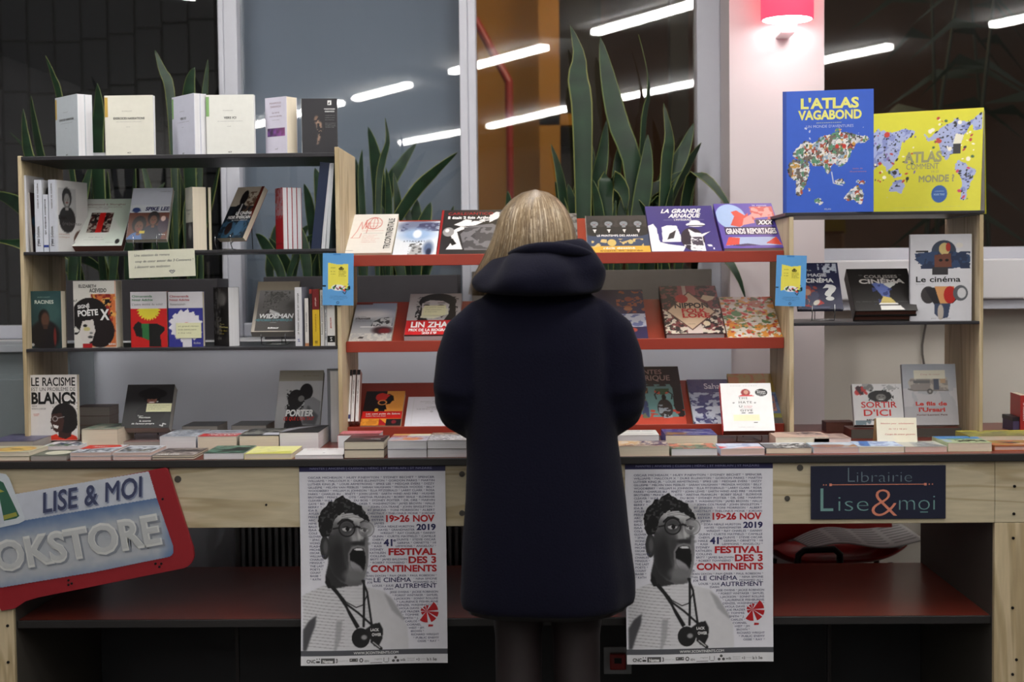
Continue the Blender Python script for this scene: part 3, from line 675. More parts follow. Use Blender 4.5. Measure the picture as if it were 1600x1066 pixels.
def fillers(pa, pb, n, y0, y1, wlo=7, whi=15):
    L = []
    for i in range(n):
        bx = rl.uniform(pa, pb); tx = bx + rl.uniform(-45, 45); ty = rl.uniform(y0, y1); L.append(([(tx, ty), (tx * .6 + bx * .4 + rl.uniform(-6, 6), ty * .6 + 400 * .4), (bx, 425)], rl.uniform(wlo, whi), rl.uniform(-1, 1)))
    return L
planter('dark planter of snake plants behind the left end of the bookcase', at(102, 430, 5).x, at(343, 430, 5).x, 1.40, PLANT1,
        [([(242, 78), (254, 110), (265, 140), (272, 250)], 12, 0), ([(304, 105), (296, 130), (294, 200), (300, 380)], 19, 0), ([(325, 93), (320, 150), (312, 260)], 9, .5), ([(71, 87), (84, 122), (94, 160), (120, 330)], 9, 0),
         ([(152, 130), (154, 175), (150, 230), (160, 400)], 21, 0), ([(48, 150), (54, 195), (68, 262), (110, 400)], 13, 0), ([(36, 170), (40, 215), (52, 262), (115, 400)], 13, .4), ([(15, 206), (50, 242), (90, 290), (120, 400)], 6, 0),
         ([(-25, 300), (10, 310), (40, 330), (110, 400)], 22, .3), ([(-30, 375), (10, 377), (50, 385), (110, 420)], 18, .3), ([(172, 432), (140, 408), (112, 402), (108, 425)], 16, .2), ([(258, 285), (230, 320), (205, 360), (200, 420)], 14, 0), ([(281, 265), (276, 330), (270, 420)], 10, 0)]
        + fillers(110, 335, 20, 230, 330))
planter('dark planter of snake plants behind the pine panel between left and middle bays', at(415, 430, 5).x, at(716, 430, 5).x, 1.405, PLANT1,
        [([(602, 184), (606, 220), (598, 250), (592, 290), (590, 400)], 9, 1), ([(575, 198), (585, 238), (592, 300), (592, 400)], 19, 0), ([(651, 223), (630, 252), (605, 300), (595, 400)], 16, 0), ([(715, 238), (680, 268), (645, 305), (610, 370)], 16, .2),
         ([(566, 234), (564, 280), (570, 400)], 9, .8), ([(556, 248), (560, 300), (566, 400)], 14, 0), ([(492, 262), (500, 300), (506, 400)], 16, 0), ([(475, 287), (483, 320), (492, 400)], 14, 0), ([(510, 300), (506, 340), (500, 400)], 14, 0),
         ([(673, 316), (662, 350), (650, 400)], 22, 0), ([(652, 312), (648, 350), (640, 400)], 22, 0), ([(603, 262), (607, 310), (606, 400)], 10, 0), ([(615, 270), (622, 320), (625, 400)], 12, .3), ([(420, 372), (440, 400), (455, 430)], 14, 0), ([(450, 330), (470, 370), (480, 420)], 14, 0)]
        + fillers(480, 690, 12, 300, 350, 10, 16) + fillers(420, 500, 6, 330, 390))
planter('taupe planter of tall snake plants behind the woman and the middle bay', at(738, 430, 5).x, at(1110, 430, 5).x, 1.415, PLANT2,
        [([(891, 39), (905, 85), (903, 120), (909, 160), (911, 250), (912, 400)], 27, .4), ([(938, 58), (948, 110), (966, 190), (990, 262), (996, 400)], 27, 0), ([(998, 54), (1012, 110), (1014, 150), (1006, 200), (1000, 400)], 13, 1.2),
         ([(1037, 161), (1046, 215), (1042, 260), (1035, 400)], 17, 0), ([(1084, 192), (1066, 240), (1040, 290), (1015, 400)], 24, 0), ([(1096, 223), (1072, 262), (1045, 310), (1030, 400)], 22, .3),
         ([(1152, 345), (1122, 298), (1094, 274), (1078, 285), (1060, 400)], 15, .2, 4.9), ([(948, 186), (942, 240), (932, 300), (930, 400)], 19, 0), ([(987, 194), (970, 232), (962, 290), (962, 400)], 11, .2), ([(978, 332), (975, 300), (958, 280), (946, 292), (950, 400)], 22, 0),
         ([(861, 225), (873, 265), (881, 320), (884, 400)], 13, 0), ([(793, 298), (796, 330), (798, 400)], 12, 0), ([(1065, 268), (1040, 285), (1005, 312), (985, 400)], 15, .3), ([(920, 215), (924, 270), (926, 400)], 16, 0),
         ([(1012, 210), (1010, 260), (1000, 330), (990, 400)], 22, 0), ([(818, 300), (822, 340), (824, 400)], 10, 0), ([(1165, 468), (1152, 430), (1128, 400), (1090, 405), (1085, 425)], 11, .2, 4.9), ([(1058, 330), (1030, 312), (1000, 322), (990, 400)], 12, .3)]
        + fillers(880, 1080, 16, 255, 330, 10, 18) + fillers(750, 860, 4, 330, 370))

# ================================================================= books
K = grey(20); Wt = grey(232)
def lines(x0, y1, n, dy, x1, h, col, seed=1, txt=None):
    r = random.Random(seed); al = 'aeiouabcdefghilmnoprstuvaeiou'; out = []
    for i in range(n):
        s = ''.join(r.choice(al) if r.random() > .18 else ' ' for _ in range(int((x1 - x0) / h * 1.6)))
        out.append(('t', s.strip() or 'me', x0, x1 - (r.random() * .15 * (x1 - x0) if i == n - 1 else 0), y1 - i * dy, h, col))
    return out
# ---- top shelf of the left bay
G = 'plain white paperbacks on the top shelf'
def plain(strip, title, sub):
    return [('r', 0, .64, .075, .965, strip), ('t', 'Collectif', .36, .56, .735, .012, grey(90)), ('t', title, .5 - .016 * len(title), .5 + .016 * len(title), .605, .034, grey(50), {'st': 1}), ('t', sub, .24, .76, .56, .012, grey(110)), ('t', 'récit', .44, .52, .475, .012, grey(110)), ('t', 'ACT', .45, .53, .045, .02, grey(50), {'st': 2})]
YEL, GRN = (200, 168, 82), (130, 170, 108)
book('leftmost white paperback on the top shelf, yellow strip, turned to show its page edges', 70, 123, 150, (205, 214, 222), plain(YEL, 'EXERCICES NARRATIONS', 'et variations choisies'), Z=ZT, Y=4.16, yaw=-45, t=.0235, n=2, pages='white', label2='second white paperback standing behind the leftmost one on the top shelf')
book('white paperback with a yellow strip standing square on the top shelf', 165, 241, 149, (224, 222, 210), plain(YEL, 'EXERCICES NARRATIONS', 'et variations choisies'), Z=ZT, Y=4.16, t=.02, pages='white')
book('white paperback with a green strip turned aside on the top shelf', 256, 305, 149, (212, 214, 230), plain(GRN, 'VERS ICI', 'et autres textes anciens'), Z=ZT, Y=4.16, yaw=-48, t=.02, n=2, pages='white', label2='second white paperback behind the one with a green strip turned aside')
book('white paperback with a green strip standing square on the top shelf', 323, 398, 148, (226, 226, 220), plain(GRN, 'VERS ICI', 'et autres textes anciens'), Z=ZT, Y=4.18, t=.02, pages='white')
def pic(c): c.A = np.where(((c.X > .1) & (c.X < .92) & (c.Y > .32) & (c.Y < .47))[..., None], (40 + 60 * c.noise(6, 3)[..., None] * np.array([1.6, .7, 2.2]) + 90 * np.clip(c.X - .3, 0, 1)[..., None] * np.array([1.2, .5, .8])), c.A)
book('slim white paperback with a purple picture band on the top shelf', 411, 449, 152, (215, 212, 228), [('f', pic), ('t', 'MAHMOUD', .22, .75, .88, .035, (150, 120, 130)), ('t', 'DARWICH', .26, .73, .82, .035, (150, 120, 130)), ('t', 'La terre', .33, .66, .72, .035, (110, 70, 90)), ('t', 'nous est étroite', .2, .78, .66, .03, (110, 70, 90)), ('t', 'et autres poèmes', .32, .66, .6, .018, grey(130)), ('t', 'nrf', .45, .57, .09, .03, grey(90))], Z=ZT, Y=4.17, yaw=-32, t=.045, pages='cream')
book('black paperback with a faint standing figure at the right end of the top shelf', 472, 527, 154, (38, 37, 42), [('e', .42, .62, .07, .07, (120, 95, 80), {'soft': .5}), ('p', [(.38, .6), (.55, .58), (.58, .45), (.52, .3), (.45, .17), (.42, .17), (.46, .35), (.42, .5)], (150, 122, 105), {'blur': 2}), ('n', .3, .15, .65, .72, 14, 4, .55, (38, 36, 40)), ('r', .73, .88, .83, .96, grey(220)), ('p', [(.75, .9), (.78, .95), (.81, .9)], K),
     ('t', 'MAHMOUD', .64, .94, .8, .022, grey(220), {'st': 2}), ('t', 'DARWICH', .66, .92, .755, .022, grey(220), {'st': 2})] + lines(.66, .69, 3, .04, .93, .014, grey(130), 3) + lines(.66, .55, 4, .025, .95, .012, grey(140), 5), Z=ZT, Y=4.17, yaw=6, t=.02, spine=grey(225), pages='white')
for k, (a, b, z) in enumerate([(140, 168, .0), (142, 167, .0148)]):
    book(['thin white booklet lying flat between the first two white paperbacks', 'thin white booklet on top of the flat one between the first two white paperbacks'][k], a, b, 0, (222, 222, 226), [], Z=ZT + z, Y=4.36, tilt=90, t=.0142, h=.09, wd=.075, pages='white', stext=None, name='booklet')
# ---- second row of the left bay
def spineb(label, px0, px1, pyt, Z, col, cover=None, ops=(), Y=4.15, wd=.125, st=(), yaw=86, tilt=0, pages='cream', name='paperback_book', roll=0, h=None, hard=0):
    t = at(px1, 400, Y).x - at(px0, 400, Y).x
    # spine faces the room: stands with its cover turned to the right
    Zz = Z; x0 = atz_Y(px0, Zz, Y); a = rad(yaw)
    if h is None:
        lo, hi = .02, .6
        for _ in range(30):
            md = (lo + hi) / 2; lo, hi = (md, hi) if pixel((x0, Y + md * math.sin(rad(tilt)), Zz + md * math.cos(rad(tilt))))[1] > pyt else (lo, md)
        h = lo
    Rm = Matrix.Rotation(rad(roll), 3, 'Y') @ Matrix.Rotation(-rad(tilt), 3, 'X') @ Matrix.Rotation(a, 3, 'Z')
    mbk, pg = book_mesh(wd, h, t, cover or col, list(ops), col, cover or col, .004, hard=hard, stext=st)
    me = mbk.data('cover'); me.materials.append(PRINT); mp = pg.data('pages'); mp.materials.append(PG[pages])
    O = Vector((x0, Y, Zz)) + (Rm @ Vector((0, -t, 0)))
    if roll > 0: O.z += 0
    if tilt: O = Vector((x0, Y, Zz)) + Rm @ Vector((0, -t, 0))
    root = empty(name, M=Matrix.Translation(O) @ Rm.to_4x4()); tag(root, label, 'book', auto_group(Z, 0))
    for nm, m in (('cover', me), ('pages', mp)):
        c = D.objects.new(nm, m); COL.objects.link(c); c.parent = root
    return root
WS = (208, 212, 224)
spineb('thick white spined book at the far left of the second shelf', 34, 44, 274, Z2, WS, (190, 188, 190), st=[('La revue du film', .06, .55, .007, grey(110)), ('N', .03, .05, .008, (40, 60, 130))])
spineb('thin dark covered book leaning between white spines at the far left', 48, 52, 301, Z2, (170, 165, 160), (60, 45, 50), Y=4.16, roll=-2, ops=[('s', .1, .2, .9, .9, [(150, 40, 50), (40, 80, 110), (200, 200, 200)], 14, .15, 2)])
portrait = [('r', .08, .5, .62, .9, (180, 180, 182))] + person_art(.35, .74, .11, (150, 148, 146), (50, 50, 52), (40, 40, 42)) + [('r', 0, .0, .07, 1, (205, 208, 216)), ('t', 'Lien', .08, .32, .46, .05, K, {'st': 2}), ('t', '(re)sister', .2, .8, .38, .045, grey(110)), ('e', .75, .15, .22, .16, (90, 60, 50)), ('t', 'cinéma', .08, .4, .24, .02, (170, 110, 90)), ('t', 'critique', .08, .4, .2, .02, (170, 110, 90))]
spineb('white spined book just left of the one with a portrait cover', 56, 68, 281, Z2, WS, (205, 205, 208), portrait, st=[('Lien', .08, .18, .009, K), ('(re)sister', .2, .36, .008, grey(110)), ('cinéma et critique', .6, .95, .005, grey(120))])
spineb('shorter thin white spined book with a blue mark', 69, 77, 304, Z2, WS, st=[('du cinéma moderne', .3, .92, .005, grey(60)), ('band', .08, .12, (40, 60, 140))])
spineb('white spined book turned to show a black and white portrait on its cover', 78, 90, 281, Z2, WS, (206, 205, 204), portrait, yaw=76, wd=.17, st=[('Lien', .08, .18, .009, K), ('(re)sister', .2, .36, .008, grey(110)), ('cinéma et critique', .6, .95, .005, grey(120))])
sh = [('p', [(.45, 1), (1, 1), (1, .2)], (196, 212, 196), {'a': .8, 'blur': 3}), ('p', [(.55, 0), (.75, .35), (1, .3), (1, 0)], (198, 212, 200), {'a': .6, 'blur': 3}), ('r', .3, .28, .71, .7, (70, 35, 32)), ('n', .3, .28, .71, .7, 22, 8, .52, (150, 140, 130)), ('n', .3, .28, .71, .7, 16, 18, .62, (30, 20, 20)), ('r', .46, .28, .56, .7, (190, 28, 24)),
      ('t', 'Hollywood à Shanghai', .13, .87, .86, .04, (120, 60, 60)), ('t', "L'épopée des studios chinois", .18, .82, .81, .025, (130, 90, 90)), ('t', '1921-1949', .36, .58, .77, .022, (130, 90, 90)), ('t', 'essai illustré', .37, .62, .17, .014, grey(100)), ('t', 'avant-propos inédit', .3, .66, .12, .012, grey(120)), ('e', .9, .09, .04, .05, K), ('o', .1, .07, .05, .012, grey(90)), ('t', 'éditions', .7, .84, .06, .015, grey(120))]
book('large white book with a red and black picture leaning far back', 105, 193, 311, (208, 212, 206), sh, Z=Z2, Y=4.24, tilt=44, t=.026, back=(200, 200, 205), pages='brown')
sl = [('r', 0, .0, 1, .52, (92, 50, 36)), ('r', 0, .52, 1, .66, (196, 200, 206))] + person_art(.28, .26, .13, (96, 62, 50), (24, 20, 20), (62, 92, 140)) + person_art(.62, .38, .11, (100, 66, 52), (24, 20, 20), (30, 32, 46)) + [('e', .88, .28, .14, .16, (60, 46, 60)), ('e', .86, .4, .06, .05, (190, 160, 150)), ('r', .3, .12, .44, .16, (190, 170, 60)), ('t', 'SPIKE LEE', .38, .97, .555, .07, (24, 28, 80), {'st': 2, 'shear': .15}), ('e', .16, .57, .1, .05, (40, 60, 110)), ('r', .04, .54, .28, .56, (40, 60, 110)), ('t', 'Collection noire', .7, .95, .92, .02, grey(110)), ('t', 'le livre', .8, .95, .08, .025, Wt)]
SB = Z2 + .026
book('grey book with a blue lettered title over a brown group picture on a wire stand', 199, 262, 294, (186, 190, 202), sl, Z=SB, Y=4.22, tilt=30, t=.018)
book('cream paged paperback with a paper slip over its dark photo cover', 283, 302, 293, (60, 60, 62), [('r', 0, .45, 1, 1, (206, 206, 192)), ('e', .6, .3, .25, .12, (130, 130, 130), {'soft': .5}), ('t', 'Revenir', .15, .85, .63, .03, grey(120)), ('t', 'ici', .35, .65, .57, .03, grey(120))], Z=Z2, Y=4.16, yaw=-60, t=.042)
book('thin yellowish book standing behind the cream paged paperback', 323, 327, 293, (196, 192, 140), [('r', 0, 0, 1, .45, (26, 26, 28))], Z=Z2, Y=4.19, yaw=-70, t=.008)
bx = [('r', 0, .62, 1, 1, (170, 160, 146)), ('e', .42, .78, .13, .15, (24, 20, 22)), ('p', [(.2, .4), (.25, .62), (.42, .7), (.6, .62), (.62, .4)], (20, 22, 28)), ('p', [(.4, .4), (.42, .66), (.47, .66), (.48, .4)], grey(190)), ('n', .55, .5, 1, .9, 12, 9, .5, (90, 70, 55)), ('r', .9, .4, 1, 1, (92, 30, 20)), ('r', 0, .0, 1, .36, (24, 36, 48)), ('n', 0, 0, 1, .34, 8, 3, .5, (48, 80, 104)), ('e', .3, .18, .12, .12, (40, 28, 28)), ('e', .68, .2, .15, .15, (60, 92, 120)), ('t', 'LE CINÉMA', .35, .95, .45, .055, Wt, {'st': 2, 'shear': .1}), ('t', 'NOIR AMÉRICAIN', .12, .95, .37, .055, Wt, {'st': 2, 'shear': .1}), ('t', 'des années soixante-dix', .3, .9, .33, .025, Wt)]
book('dark film paperback tilted on a wire stand beside the red book', 338, 385, 292, (30, 36, 44), bx, Z=SB, Y=4.21, yaw=-28, tilt=34, t=.02, pages='cream', back=(140, 40, 30))
book('red book with a worn picture top turned aside on the second shelf', 425, 443, 294, (176, 22, 40), [('n', 0, .55, 1, 1, 7, 2, .45, (190, 130, 140)), ('n', 0, .5, 1, .8, 12, 5, .6, (160, 150, 160)), ('t', 'BLACK LIGHT', .1, .9, .08, .03, (90, 10, 20), {'st': 1})], Z=Z2, Y=4.17, yaw=-62, t=.0145, n=4, pages='white', label2='white page edged copy right behind the red book')
spineb('tall navy spined book leaning at the right end of the second shelf', 486, 501, 258, Z2, (26, 38, 66), (30, 44, 72), roll=7, wd=.2, h=.255, pages='white', hard=1)
spineb('tall pale spined magazine leaning beside the navy book', 502, 508, 258, Z2, (206, 208, 214), (180, 190, 200), roll=5.2, wd=.2, h=.25, pages='white', name='magazine')
spineb('tall pale spined magazine next to the pine panel', 509, 514, 258, Z2, (196, 200, 206), (90, 120, 130), roll=4.4, wd=.2, h=.25, pages='white', name='magazine')
# ---- third row of the left bay
rac = [('g', 0, 1, (34, 50, 52), (44, 76, 78)), ('e', .72, .62, .3, .22, (70, 104, 100), {'soft': .9, 'a': .6}), ('e', .5, .22, .45, .27, (26, 22, 24), {'soft': .2}), ('e', .48, .54, .16, .14, (22, 18, 18), {'soft': .3}), ('e', .52, .5, .12, .13, (88, 60, 48), {'soft': .4}), ('r', .45, .34, .58, .42, (66, 46, 38)), ('e', .8, .2, .04, .16, (110, 40, 36), {'soft': .4}), ('t', 'ALEX HALEY', .3, .68, .885, .018, (140, 170, 160)), ('t', 'RACINES', .22, .78, .78, .06, (205, 215, 205), {'st': 1}), ('e', .13, .06, .05, .025, grey(180))]
book('dark green paperback with a shadowed figure at the left end of the third shelf', 43, 97, 455, (34, 52, 54), rac, Z=Z3, Y=4.17, yaw=-5, t=.034, pages='cream', spine=(190, 180, 90))
px_ = [('p', [(.35, 1), (1, 1), (1, 0), (.4, 0), (.5, .5)], (205, 110, 60), {'blur': 3}), ('n', .4, .2, 1, .9, 10, 6, .55, (150, 40, 36)), ('n', .4, .45, 1, 1, 9, 16, .6, (226, 170, 90)), ('r', 0, .8, .98, 1, (214, 212, 206)), ('e', .38, .48, .43, .27, (24, 20, 22)), ('n', .0, .2, .9, .72, 16, 26, .6, (24, 20, 22)), ('e', .6, .25, .35, .25, (30, 22, 24)), ('p', [(.12, .22), (.2, .4), (.45, .42), (.5, .25), (.42, .1), (.28, .06), (.18, .12)], (214, 208, 204)), ('e', .26, .33, .05, .02, K), ('e', .4, .22, .04, .015, grey(110)), ('e', .38, .16, .06, .02, grey(60)), ('e', .3, .28, .08, .03, (200, 190, 130)), ('r', .2, 0, .42, .06, (170, 30, 36)),
       ('t', 'ELIZABETH', .13, .54, .9, .045, K, {'st': 1}), ('t', 'ACEVEDO', .38, .78, .83, .055, K, {'st': 1}), ('t', 'CLÉMENTINE BEAUVAIS', .43, .9, .77, .022, (90, 30, 30)), ('t', 'SIGNÉ', .1, .38, .585, .05, Wt, {'st': 2, 'rot': 6}), ('t', 'POÈTE', .1, .58, .47, .085, Wt, {'st': 2, 'rot': 4}), ('t', 'X', .62, .84, .42, .15, Wt, {'st': 2}), ('t', 'ROMAN', .81, .97, .04, .025, Wt, {'st': 2})]
book('tall paperback with a big haired face and orange splashes on the third shelf', 115, 183, 439, (216, 214, 208), px_, Z=Z3, Y=4.17, yaw=-4, t=.05, pages='cream')
def adichie(bgc, tc, l2): return [('r', 0, 0, 1, .7, bgc), ('r', 0, .7, 1, 1, (214, 212, 218)), ('t', 'Chimamanda', .05, .6, .9, .038, tc, {'st': 1}), ('t', 'Ngozi Adichie', .05, .62, .835, .038, tc, {'st': 1}), ('t', l2, .05, .88 if len(l2) > 12 else .5, .755, .04, grey(110))]
sun = [('p', [(.5 + (.33 if i % 2 else .27) * math.cos(a), .69 + (.22 if i % 2 else .17) * math.sin(a)) for i, a in [(i, math.pi + i * math.pi / 24) for i in range(25)]], (222, 208, 60))]
afr = [('p', [(.1, .3), (.06, .35), (.12, .42), (.22, .47), (.3, .43), (.5, .43), (.75, .42), (.92, .36), (.94, .3), (.8, .22), (.82, .12), (.84, 0), (.5, 0), (.5, .12), (.32, .17), (.15, .2)], K), ('p', [(.3, .43), (.5, .43), (.5, .12), (.32, .17)], (44, 110, 60))]
book('red paperback with a yellow sun and two dark profiles on the third shelf', 205, 262, 456, (196, 28, 28), adichie((196, 28, 28), (70, 130, 90), "L'autre moitié du soleil") + sun + afr, Z=Z3, Y=4.17, t=.018, spine=(60, 80, 60))
am = [('p', [(.5 + (.46 + .05 * ((i * 7) % 3 - 1)) * math.cos(a), .38 + (.28 + .03 * ((i * 5) % 3 - 1)) * math.sin(a)) for i, a in [(i, i * math.pi / 22) for i in range(44)]], (226, 224, 232)), ('r', .4, 0, .66, .15, (216, 214, 222)), ('e', .52, .38, .13, .06, (200, 70, 70))]
book('blue paperback with a white splashed head shape and a note on the third shelf', 264, 318, 456, (50, 52, 140), adichie((50, 52, 140), (170, 50, 60), 'Americanah') + am + [('t', 'folio', .72, .92, .05, .04, grey(210))], Z=Z3, Y=4.17, t=.024, pages='cream')
book('dark photo paperback standing half turned right of the blue one', 327, 358, 449, (44, 42, 44), [('n', 0, .2, .5, 1, 9, 5, .5, (96, 94, 96)), ('e', .7, .5, .25, .35, (22, 20, 22), {'soft': .3}), ('e', .55, .8, .3, .12, (120, 118, 118), {'soft': .6}), ('n', .2, .1, .5, .5, 12, 15, .5, (110, 108, 104)), ('t', 'Toni', .4, .7, .36, .025, (205, 196, 120)), ('t', 'Morrison', .4, .95, .31, .03, (205, 196, 120), {'st': 1}), ('t', 'Un don', .4, .9, .25, .03, (190, 170, 60)), ('t', 'roman', .4, .7, .2, .02, (190, 170, 60))], Z=Z3, Y=4.17, yaw=-48, t=.036, pages='white')
wd_ = [('r', 0, .82, 1, 1, (178, 166, 148)), ('g', 0, .82, (60, 56, 54), (156, 154, 154)), ('e', .5, .62, .3, .17, (128, 126, 124)), ('n', .2, .45, .8, .8, 30, 3, .55, (96, 94, 92)), ('e', .7, .52, .17, .1, (120, 118, 116)), ('p', [(.2, .3), (.35, .44), (.55, .38), (.7, .32), (.65, .25)], (70, 68, 68)), ('p', [(.38, .44), (.62, .36), (.55, .32), (.36, .38)], grey(200)), ('t', 'WIDEMAN', .13, .93, .265, .085, Wt, {'st': 2, 'shear': .12}), ('t', "MÉMOIRES D'AMÉRIQUE", .06, .93, .205, .042, (90, 150, 160), {'st': 1}), ('t', 'roman', .42, .56, .17, .02, grey(180)), ('t', 'éditeur', .38, .64, .06, .03, Wt, {'st': 2}), ('r', 0, 0, .07, .82, (168, 160, 150)), ('r', 0, 0, 1, .02, (168, 160, 150))]
book('grey book with a profile head and white lettering on a wire stand', 394, 461, 440, (150, 146, 142), wd_, Z=Z3 + .026, Y=4.2, tilt=40, t=.024, pages='grey', spine=(170, 162, 150))
spineb('white spined book right of the grey profile book on its stand', 462, 473, 449, Z3, (214, 214, 220), (160, 160, 178), wd=.12, st=[('la petite librairie du monde', .2, .9, .005, grey(120)), ('N', .07, .12, .007, (40, 60, 130))], yaw=82)
spineb('thin white spined book beside the yellow and red spine', 477, 483, 466, Z3, (214, 210, 206), (40, 34, 34), wd=.11, st=[('band', 0, .06, (190, 130, 90)), ('poche roman', .3, .7, .004, grey(120))])
spineb('thin dark spined book between white and yellow spines', 484.5, 488.5, 452, Z3, (46, 34, 34), (30, 28, 28), wd=.11, st=[('band', .92, 1, (150, 50, 40))])
spineb('spine with a dark red top half over yellow on the third shelf', 489, 500, 452, Z3, (212, 176, 40), (190, 150, 40), wd=.11, st=[('band', .64, 1, (112, 26, 28)), ('Robert Penn', .7, .85, .004, (230, 200, 190)), ('tous les hommes du roi', .25, .56, .004, (120, 80, 20)), ('10', .04, .09, .008, K)])
spineb('narrow white spined book right of the yellow spine', 501.5, 507, 453, Z3, (212, 208, 204), wd=.11, st=[('petites histoires noires', .2, .9, .0035, grey(90))])
spineb('thin grey spined book with tiny lettering under the blue flyer', 508, 511.5, 450, Z3, (200, 200, 204), wd=.12, st=[('du monde entier', .1, .9, .003, grey(60))])
spineb('white spined book with red lettering next to the pine panel', 512, 524, 462, Z3, (222, 220, 218), wd=.11, st=[('Toni', .78, .9, .006, (190, 60, 50)), ('Beloved roman', .35, .56, .005, (190, 60, 50)), ('band', .07, .2, K), ('N', .09, .17, .006, Wt)])
# ---- on the counter, left bay
lr = [('t', 'LE RACISME', .04, .96, .835, .125, K, {'st': 1}), ('t', 'EST UN PROBLÈME DE', .04, .96, .755, .055, K, {'st': 0}), ('t', 'BLANCS', .04, .97, .565, .165, K, {'st': 2}), ('t', 'RENI', .05, .15, .515, .022, K), ('t', 'EDDO-LODGE', .05, .34, .475, .022, K), ('r', .07, .37, .2, .41, (222, 210, 206)), ('t', 'LE LIVRE', .08, .2, .4, .014, (190, 60, 50)), ('t', 'CHOC', .09, .18, .375, .018, (190, 60, 50)),
      ('p', [(.42, 0), (.43, .07), (.55, .1), (.62, .06), (.85, .1), (.98, .06), (1, 0)], (205, 52, 30)), ('p', [(.6, .05), (.6, .16), (.88, .18), (.86, .06), (.75, .02)], (52, 30, 28)), ('e', .72, .37, .27, .2, (26, 22, 24)), ('e', .78, .28, .22, .17, (26, 22, 24)), ('n', .44, .15, 1, .6, 30, 4, .7, (26, 22, 24)), ('r', .42, .6, 1, .62, Wt),
      ('p', [(.47, .4), (.66, .42), (.72, .3), (.68, .15), (.55, .12), (.49, .16), (.46, .24), (.43, .28)], (62, 38, 34)), ('p', [(.49, .24), (.6, .22), (.58, .18), (.5, .2)], (225, 222, 220)), ('o', .53, .33, .05, .014, grey(170)), ('l', [(.58, .34), (.72, .36)], .012, grey(170)), ('e', .54, .33, .02, .01, K), ('r', .05, .02, .09, .035, (170, 60, 50))]
book('white paperback with huge black lettering and a laughing profile standing on the counter', 51, 125, 586, (214, 210, 208), lr, Z=TZ + .02, Y=4.17, tilt=2, t=.02, res=.0017)
for k in range(3):
    book(['lowest book of the pile right of the white one with huge black lettering', 'middle book of the pile right of the white one with huge black lettering', 'top book of the pile right of the white one with huge black lettering'][k], 118, 156, 0, (96, 74, 70) if k == 2 else (150, 120, 112), [], Z=TZ + .012 + k * .0293 - .012, Y=4.5, tilt=90, t=.029, h=.1, pages='grey', yaw=0, wd=.11)
def flat(label, pxl, pxr, pyb, pyt, h, bg, ops=(), n=1, Z0=TZ, Y=None, yaw=0, pages='cream', res=.003, name='paperback_book', spine=None, label2=None, back=None, hard=0):
    if Y is None: Y = max(atz((pxl + pxr) / 2, pyb, Z0).y, 3.842)
    lo, hi = .003, .15; xm = (pxl + pxr) / 2; xw_ = atz_Y(xm, Z0, Y)
    for _ in range(30):
        md = (lo + hi) / 2; lo, hi = (md, hi) if pixel((xw_, Y, Z0 + md))[1] > pyt else (lo, md)
    t = lo / n
    return book(label, pxl, pxr, 0, bg, ops, Z=Z0, Y=Y, tilt=90, t=t, n=n, h=h, pages=pages, res=res, name=name, spine=spine, label2=label2, back=back, yaw=yaw, hard=hard)
def sketch(seed, ink=(60, 62, 70), dens=.56, sc=9): return [('n', .03, .05, .97, .95, sc, seed, dens, ink), ('n', .03, .05, .97, .95, sc * 2, seed + 3, .62, tuple(int(c * .5 + 110) for c in ink))]
FR = 'books lying on the front edge of the counter'
flat('pale book with a yellow wheel picture at the far front left', -32, 46, 724.5, 707, .15, (176, 172, 150), [('e', .55, .5, .38, .38, (196, 150, 70)), ('e', .55, .5, .3, .3, (206, 176, 100)), ('e', .55, .5, .12, .12, (150, 120, 50)), ('l', [(.3, .3), (.8, .7)], .02, (90, 70, 30)), ('l', [(.3, .7), (.8, .3)], .02, (90, 70, 30))], n=2)
flat('grey green book with a white oval lying second in the front row', 48, 104, 725, 712, .13, (92, 98, 86), [('e', .55, .5, .34, .33, (214, 212, 196)), ('e', .55, .46, .26, .24, (196, 196, 176))], pages='grey')
flat('red and white magazine style book with a sketch in the front row', 110, 173, 723, 707, .17, (198, 202, 210), [('p', [(0, .45), (0, 1), (.8, 1), (.95, .75), (.3, .5)], (200, 44, 30)), ('n', .1, .03, 1, .5, 9, 5, .5, (80, 88, 100)), ('t', 'Retour', .2, .6, .72, .09, Wt, {'st': 1, 'shear': .3})], n=2, pages='pink')
flat('white book with a dark landscape sketch right of the red one', 177, 236, 723, 707, .16, (196, 200, 208), [('n', .05, .1, .95, .8, 7, 15, .5, (60, 64, 80)), ('n', .05, .1, .95, .5, 9, 25, .5, (110, 108, 100))], n=2, pages='pink')
flat('slim grey book with a drawn car in the front row', 238, 303, 722, 712, .17, (128, 118, 112), [('n', 0, .3, 1, 1, 6, 3, .5, (70, 62, 62)), ('e', .6, .6, .35, .18, (52, 44, 44)), ('n', 0, .1, 1, .5, 9, 8, .5, (170, 160, 156)), ('t', 'POLAR NOIR', .05, .6, .1, .1, Wt, {'st': 2})], n=2)
flat('thick book with a dark green landscape cover in the front row', 318, 381, 721.5, 708, .17, (48, 74, 62), [('n', 0, 0, 1, 1, 4, 3, .5, (92, 128, 112)), ('p', [(.3, .2), (.9, .3), (1, .7), (.6, .8)], (24, 34, 32), {'blur': 3}), ('t', 'Les eaux', .2, .55, .5, .07, (140, 170, 150))], pages='white')
flat('pale yellow covered book with its cover curling up in the front row', 382, 456, 721, 709, .17, (226, 224, 150), [('p', [(0, 0), (.0, .06), (.9, .35), (1, 0)], (196, 196, 90), {'blur': 2}), ('n', .1, .1, .95, .95, 5, 7, .6, (214, 212, 150))], pages='cream')
